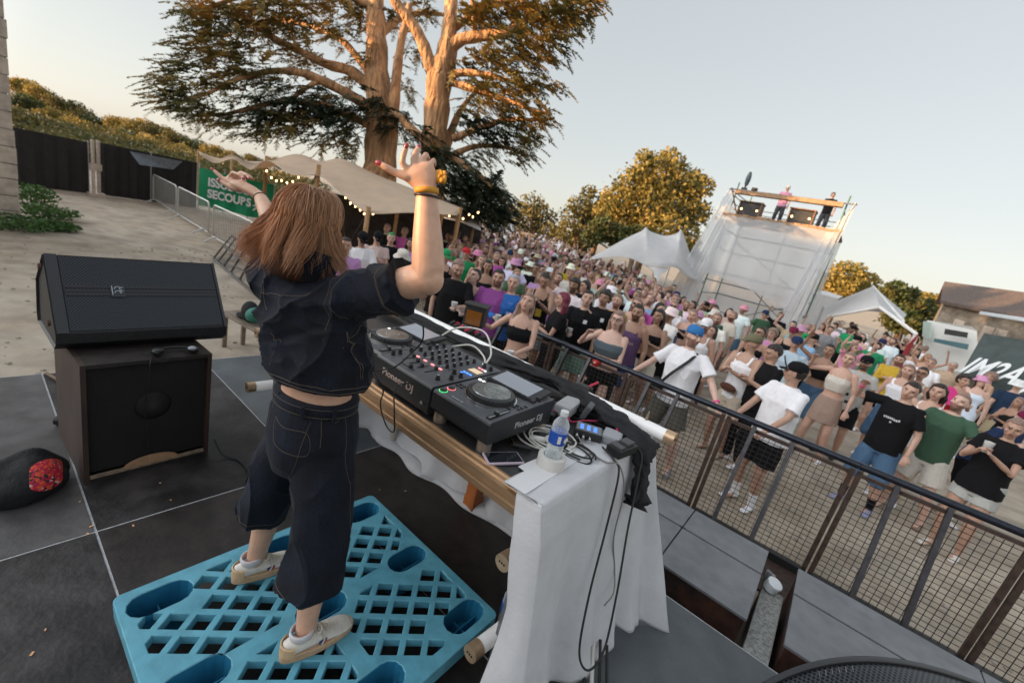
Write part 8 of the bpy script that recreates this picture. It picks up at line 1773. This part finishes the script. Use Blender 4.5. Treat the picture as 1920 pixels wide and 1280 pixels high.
# deep folds in the small of the back
rel_ = P-np.array((-1.38, .70, 1.28)); dsp += -.012*np.exp(-(((rel_@np.array((.55, .25, .8)))/.018)**2))*np.exp(-(np.linalg.norm(rel_, axis=1)/.16)**2)
rel_ = P-np.array((-1.36, .72, 1.33)); dsp += -.010*np.exp(-(((rel_@np.array((.45, .2, -.87))+.02)/.016)**2))*np.exp(-(np.linalg.norm(rel_, axis=1)/.15)**2)
hemk = np.clip((P[:, 2]-1.165)/.03, 0, 1); dsp *= .35+.65*hemk
msetv(jm, P+N*dsp[:, None]); jo = put('jacket', jm, DEN, dj, smooth=True); off = Vector(dj.location); bj = bvh_of(jo.data, off)
lines = [cast_ring(bj, (-1.378, .79, z), (0, 0, 1), 90) for z in (1.172, 1.188)]
da = (rel-rsh).normalized()
for q in (.60, .735-.03): pass
for q, off_ in ((.585, 0), (.60, 0)): lines.append(cast_ring(bj, rsh.lerp(rel, q), da, 60, .16))
for q in (.03, .065): lines.append(cast_ring(bj, rsh+Vector((-.012, 0, 0))-da*(.015-q), (da+Vector((-.1, -.1, -.35))).normalized(), 60, .2))
lines += [snap(bj, [(-1.33, .68, 1.50), (-1.46, .60, 1.46), (-1.50, .60, 1.44), (-1.54, .60, 1.42)], 12)]
PL = [(-1.355, .66, 1.53), (-1.37, .62, 1.49)]
lines += [snap(bj, [A3(500, 508, 1.46), A3(494, 535, 1.44), A3(497, 565, 1.45), A3(510, 585, 1.46)], 10), snap(bj, [A3(662, 610, 1.40), A3(672, 650, 1.42), A3(683, 690, 1.48), A3(686, 712, 1.5)], 10), snap(bj, [A3(656, 612, 1.40), A3(666, 650, 1.42), A3(677, 690, 1.48), A3(680, 712, 1.5)], 10), snap(bj, [A3(520, 620, 1.46), A3(540, 650, 1.48), A3(530, 680, 1.5), A3(512, 706, 1.53)], 10)]
lines = [l for l in lines if len(l) > 3]
put('jacket_stitching', stitchmesh(lines), THR, jo)
mb = MB(); cc = Vector((-1.443, .732, 1.55)); rings = []
for (r_, z, o) in ((.060, -.012, 0), (.080, -.030, 0), (.090, .02, .0), (.097, .058, 0), (.092, .061, 0), (.084, .02, 0), (.066, -.02, 0)):
    rings.append([cc+Vector((r_*1.08*math.cos(a)*ax.x-r_*.98*math.sin(a)*ax.y, r_*1.08*math.cos(a)*ax.y+r_*.98*math.sin(a)*ax.x, z+.012*math.cos(a+1)*0+(-.022*math.sin(a) if z > 0 else 0))) for a in [2*math.pi*k/40 for k in range(40)]])
mb.loft(rings); co = put('collar', mb, DEN, jo, smooth=True)
# ---- culottes
mb = MB(); ps_ = [((-1.385, .785, .80), .15, .13), ((-1.378, .784, .86), .168, .142), ((-1.380, .783, .94), .172, .145), ((-1.388, .784, 1.02), .165, .132), ((-1.387, .787, 1.085), .148, .113)]
mb.torso([(c, a, b, rz) for c, a, b in ps_], 28, power=2.2)
for pts, rr in (([(-1.31, .79, .88), (-1.25, .785, .74), (-1.20, .76, .56), (-1.175, .738, .47), (-1.16, .725, .405)], [.108, .108, .108, .113, .114]), ([(-1.47, .765, .88), (-1.515, .755, .76), (-1.555, .74, .62), (-1.585, .725, .52), (-1.60, .715, .455)], [.104, .106, .107, .109, .108])):
    mb.tube(pts, [(a*.98, a*1.04) for a in rr], 26)
cm = remesh(mb, v_, 3, name='culottes'); P = mverts(cm); N = mnorm(cm)
w1 = wave_noise(P, 31, 19, (1, 1, .30)); w2 = wave_noise(P, 15, 36, (1, 1, .5)); lowk = np.clip((1.0-P[:, 2])/.3, .25, 1)
msetv(cm, P+N*((.014*(1-2*np.abs(w1)**.6)+.005*(1-2*np.abs(w2)**.6))*lowk)[:, None]); po = put('culottes', cm, DEN, dj, smooth=True); bp_ = bvh_of(po.data, off)
mb = MB(); rings = []
for (dr, z) in ((.004, 1.055), (.012, 1.057), (.013, 1.098), (.004, 1.100)):
    rings.append([Vector((-1.387, .786, z))+Vector(((.148+dr)*math.cos(a)*ax.x-(.114+dr)*math.sin(a)*ax.y, (.148+dr)*math.cos(a)*ax.y+(.114+dr)*math.sin(a)*ax.x, 0)) for a in [2*math.pi*k/48 for k in range(48)]])
mb.loft(rings); wb = put('waistband', mb, DEN, po, smooth=True); bw_ = bvh_of(wb.data, off)
for a in (-75, -125, -30, -170):
    a_ = RAD(a)+rz; p = Vector((-1.387+.160*math.cos(a_), .786+.126*math.sin(a_), 1.078)); mb = MB(); mb.bevbox(p, (.008, .013, .050), .002, RZ(a_)); put('belt_loop', mb, DEN, po)
lines = [cast_ring(bp_, (-1.16, .725, .422), (.1, .15, 1), 60, .3), cast_ring(bp_, (-1.60, .715, .475), (.1, .1, 1), 60, .22), cast_ring(bw_, (-1.387, .786, 1.062), (0, 0, 1), 60), cast_ring(bw_, (-1.387, .786, 1.093), (0, 0, 1), 60)]
lines += [snap(bp_, [A3(500, 755, 1.52), A3(486, 785, 1.52), A3(482, 800, 1.52)], 8), snap(bp_, [A3(510, 780, 1.5), A3(535, 800, 1.5), A3(575, 815, 1.48), A3(578, 850, 1.5), A3(545, 850, 1.5), A3(512, 832, 1.5), A3(505, 800, 1.5), A3(510, 780, 1.5)], 8),
          snap(bp_, [A3(600, 760, 1.5), A3(603, 800, 1.48), A3(600, 840, 1.5)], 8), snap(bp_, [A3(618, 770, 1.5), A3(630, 795, 1.48), A3(645, 790, 1.5), A3(652, 765, 1.5)], 8), snap(bp_, [A3(585, 790, 1.5), A3(560, 860, 1.52), A3(535, 930, 1.58), A3(540, 980, 1.6)], 8), snap(bp_, [A3(652, 760, 1.52), A3(672, 860, 1.55), A3(676, 960, 1.6), A3(655, 1060, 1.66)], 10)]
put('culottes_stitching', stitchmesh([l for l in lines if len(l) > 3], .0006), THR, po)
# ---- shoes
SHW = mat('white_leather', (.66, .62, .56), .5, var=.06, scale=20, bump=.08, bscale=60); SOL = mat('tan_sole', (.50, .33, .20), .6, var=.12, scale=30); TANP = mat('tan_suede', (.52, .35, .20), .85, var=.1)
for (ox, oy, yaw) in ((-1.128, .70, -.09), (-1.572, .695, -.12)):
    f_ = local((ox, oy, .15), yaw); R_ = RZ(yaw); rg = []
    for (y, w_, h_, b) in ((-.078, .018, .066, .03), (-.070, .030, .080, .02), (-.035, .036, .086, .02), (.0, .038, .088, .02), (.035, .040, .082, .02), (.075, .043, .066, .02), (.115, .046, .052, .02), (.150, .043, .043, .02), (.175, .033, .036, .02), (.188, .016, .030, .022)):
        rg.append([f_(w_*math.cos(a)*(1-.25*max(0, math.sin(a))), y, b+(h_-b)*(.5+.5*math.sin(a))) for a in [2*math.pi*k/20 for k in range(20)]])
    mb = MB(); mb.loft(rg); sh_ = put('shoe', mb, SHW, dj, smooth=True)
    rg = []
    for (dy, dw, z) in ((0, -.004, .002), (0, .003, .004), (0, .004, .026), (0, .0, .030)):
        out = []
        for k in range(36):
            a = 2*math.pi*k/36; ca, sa = math.cos(a), math.sin(a); y = .055+.136*math.copysign(abs(sa)**.82, sa); w_ = (.046 if y > .06 else .046-.010*(1-max(0, (y+.08)/.14)))
            out.append(f_((w_+dw)*math.copysign(abs(ca)**.8, ca), y+dw*sa, z+(.006 if y < -.0 and z > .01 else 0)))
        rg.append(out)
    mb = MB(); mb.loft(rg); put('sole', mb, SOL, sh_, smooth=False)
    mb = MB(); rg = []
    for z in (.032, .070, .074, .034):
        k_ = .004 if z in (.032, .070) else .001; rg.append([f_((.0365+k_)*math.cos(a), -.035+(.044+k_)*math.sin(a), z) for a in [math.pi*(1.08+.84*k/10) for k in range(11)]])
    mb.loft(rg, cap=False, close=False); solid(put('heel_tab', mb, TANP, sh_), .003)
    mb = MB()
    for k in range(5):
        y = .045+.016*k; z = .083-.0085*k; mb.tube([f_(-.024, y, z-.010), f_(-.01, y+.003, z+.002), f_(.01, y+.003, z+.002), f_(.024, y, z-.010)], .0032, 6)
        mb.tube([f_(-.022, y, z-.006), f_(.0, y+.010, z+.002), f_(.022, y+.016, z-.010)], .0028, 6)
    for s in (-1, 1):
        mb.tube(bez([f_(0, .042, .094), f_(s*.022, .050, .108), f_(s*.040, .040, .096), f_(s*.022, .030, .090), f_(0, .042, .094)], 5), .003, 6); mb.tube(bez([f_(0, .042, .094), f_(s*.02, .055, .09), f_(s*.042, .06, .060), f_(s*.046, .05, .036)], 5), .0028, 6)
    put('laces', mb, mat('lace_cream', (.60, .54, .45), .8), sh_)
    mb = MB(); mb.bevbox(f_(.0425, .055, .046), (.003, .030, .014), .001, R_); tg = put('side_tag', mb, mat('tag_blue', (.05, .06, .20), .6), sh_); mb = MB(); mb.box(f_(.0445, .062, .046), (.001, .010, .010), R_); put('tag_red', mb, mat('tag_red', (.5, .04, .05), .6), sh_)
    mb = MB(); rg = []
    for (r_, z) in ((.033, .075), (.037, .082), (.040, .10), (.038, .112), (.033, .110), (.033, .08)): rg.append([f_(r_*math.cos(a), -.012+r_*1.1*math.sin(a), z) for a in [2*math.pi*k/20 for k in range(20)]])
    mb.loft(rg, cap=False); put('sock', mb, mat('white_sock', (.62, .58, .60), .9), dj, smooth=True)
# ---- bracelets
d = (rwr-rel).normalized()
mb = MB(); mb.lathe(rwr-d*.012, [(.033, 0), (.036, 0), (.036, .016), (.033, .016)], 28, axis=d); wbn = put('wristband', mb, mat('yellow_band', (.60, .27, .02), .6), dj, smooth=True)
mb = MB(); c = A3(826, 336, 1.262); rs_ = random.Random(2)
for k in range(7): a = k*.9; mb.ell(c+cr*.010*math.cos(a)+cu*.014*math.sin(a)+cu*.004*k*.5, (.011, .006, .016), Matrix.Rotation(a, 3, 'Y'), 8, 6)
put('band_bow', mb, mat('yellow_band', (.60, .27, .02), .6), wbn, smooth=True)
mb = MB(); mb.tube([rwr-d*.018+(Vector((math.cos(a), math.sin(a), .12*math.cos(a))))*.0345 for a in [2*math.pi*k/30 for k in range(31)]], .0035, 8); mb.ell(A3(824, 347, 1.262), (.007,)*3, None, 8, 6); put('bracelet', mb, KN, dj, smooth=True)
d = (lwr-lel).normalized(); u_ = d.orthogonal().normalized(); w_ = d.cross(u_); mb = MB(); mb.tube([lwr-d*.012+(u_*math.cos(a)+w_*math.sin(a))*.0272 for a in [2*math.pi*k/30 for k in range(31)]], .0016, 6); put('string_bracelet', mb, mat('dark_string', (.05, .02, .02), .7), dj)
mb = MB(); mb.tube([HD @ Vector((.02*math.cos(a)-.072, .01+.006*math.sin(a), -.055+.02*math.sin(a))) for a in [2*math.pi*k/16 for k in range(17)]], .0018, 6); put('ear_ring', mb, mat('gold', (.8, .5, .15), .25, metal=1), dj)
# ---- hair
mb = MB(); mb.ell((0, .012, .022), (.082, .100, .104), None, 36, 24); a = np.array(mb.v); keep = ((a[:, 1] > -.045) | (a[:, 2] > .075)) & (a[:, 2] > -.085)
idx = {i: n_ for n_, i in enumerate(np.where(keep)[0])}; mb2 = MB(); mb2.add([HD @ Vector(p) for p in a[keep]], [[idx[i] for i in f] for f in mb.f if all(i in idx for i in f)])
hb = put('hair', mb2, mat('hair_under', (.085, .028, .011), .6), dj, smooth=True); solid(hb, .01)
mb = MB(); rg = []
for (r_, z) in ((.080, -.03), (.086, -.08), (.080, -.135), (.068, -.17), (.060, -.165), (.070, -.08)): rg.append([HD @ Vector((r_*math.cos(a), .015+r_*1.1*math.sin(a), z)) for a in [math.pi*(-.10+1.20*k/24) for k in range(25)]])
mb.loft(rg, cap=False, close=False); solid(put('hair_back', mb, mat('hair_under', (.085, .028, .011), .6), hb, smooth=True), .006)
rs = np.random.RandomState(12); V = []; Fs = []; Cc = []
Hm = np.array(HD); HI = np.array(HD.inverted())[:3, :3]
left_w = HI @ np.array(-cr); left_w[2] = 0; left_w /= np.linalg.norm(left_w)      # camera-left in the head frame
NCL = 110; clumps = []
for c in range(NCL):
    ph = rs.uniform(-math.pi, math.pi)
    clumps.append((ph, rs.uniform(.72, 1.22), rs.normal(size=3)*.014, rs.uniform(0, 6.28), rs.uniform(.5, 1.3), rs.rand()))
m = 18; tt = np.linspace(0, 1, m)
for s in range(6200):
    cidx = rs.randint(NCL); ph0, ln, offc, phs, amp, cc_ = clumps[cidx]; ph = ph0+rs.normal()*.085
    fx, fy = math.sin(ph), math.cos(ph)             # azimuth: fy>0 is the back of the head
    if fy < -.55: ph = ph+math.copysign(.9, ph) if abs(ph) < 2.3 else math.copysign(2.0, ph); fx, fy = math.sin(ph), math.cos(ph)
    layer = rs.uniform(0, 1)**1.5*.022; rx, ry, rzz = .083+.011-layer*.8, .101+.012-layer*.8, .108+.010-layer
    part = np.array((.012*rs.normal()*.6, -.03+rs.uniform(-.03, .05), 0))
    dirl = fx*left_w[0]+fy*left_w[1]
    thmax = RAD(88+6*rs.normal()); Lh = (.122+.016*rs.normal())*ln; L_ = []
    if dirl > .35: Lh *= 1.12
    nn_ = 9
    for i in range(nn_):
        th = thmax*(i/(nn_-1))**.9+.05; q = (1-i/(nn_-1))
        L_.append((part[0]*q+rx*math.sin(th)*fx, .012+part[1]*q+ry*math.sin(th)*fy, .020+rzz*math.cos(th)))
    p0 = np.array(L_[-1]); k = m-nn_; ff_ = p0[:2]-np.array((0, .012)); g0 = np.array((rx*math.sin(thmax)*math.sin(ph0), .012+ry*math.sin(thmax)*math.cos(ph0)))
    for i in range(1, k+1):
        u = i/k; sw = .040*u**1.5*max(0, dirl)*(.3+.9*cc_)+.006*u; cur = math.sin(u*4.4*amp+phs)*.017*u+offc[0]*u
        inw = -.030*u*u*(1-max(0, dirl)) if cc_ < .6 else .02*u*u
        bx = (g0-p0[:2])*(.85*u**1.3)
        L_.append((p0[0]+bx[0]+fx*(inw+cur)+left_w[0]*sw+offc[1]*2.2*u, p0[1]+bx[1]+fy*(inw+cur)+left_w[1]*sw+offc[2]*2.2*u, p0[2]-Lh*u*(1-.12*max(0, dirl)*u*cc_)))
    P = np.array(L_); P[:, :2] += rs.normal(size=2)*.0025; 
    fly = rs.rand() < .035
    if fly: P += np.outer(np.linspace(0, 1, m)**1.5, rs.normal(size=3)*np.array((.03, .03, .02)))
    Pw = P@Hm[:3, :3].T+Hm[:3, 3]
    T = np.gradient(Pw, axis=0); T /= np.linalg.norm(T, axis=1)[:, None]+1e-9; vd = Pw-np.array(CAM); B = np.cross(T, np.cross(T, np.array((fx, fy, .3)))); B = np.cross(T, rs.normal(size=3)); B /= np.linalg.norm(B, axis=1)[:, None]+1e-9; N_ = np.cross(T, B)
    w_ = (.00095 if not fly else .0004)*np.clip(1.15-tt**3*1.05, .12, 1)
    o = len(V)
    for i in range(m):
        for a_ in (0, 2.094, 4.189): V.append(Pw[i]+(B[i]*math.cos(a_)*1.5+N_[i]*math.sin(a_))*w_[i])
    for i in range(m-1):
        for a_ in range(3): Fs.append((o+3*i+a_, o+3*i+(a_+1) % 3, o+3*i+3+(a_+1) % 3, o+3*i+3+a_))
    top = .5+.5*(-dirl); rnd = rs.rand(); cop = np.array((.46, .165, .05)); ash = np.array((.38, .23, .13)); drk = np.array((.11, .042, .018))  # ash to copper hair; copper towards camera-left includes painted warm light
    base = cop*(1-top*.75)+ash*(top*.75); base = base*(.55+.9*cc_*.8+.2*rnd); 
    for i in range(m):
        tz = tt[i]; c_ = base*(1-.0*tz)+(ash-base)*max(0, .42-tz)*1.0; c_ = c_*(.75 if rnd < .25 else 1); Cc.extend([(c_[0], c_[1], c_[2], 1)]*3)
mb = MB(); mb.v = V; mb.f = Fs; mb.m = [0]*len(Fs); mb.c = Cc
HM = mat('hair_strands', (.3, .12, .04), .30, attr='Col', spec=.5); put('hair_strands', mb, HM, hb, smooth=True, fix=False)
print('done')
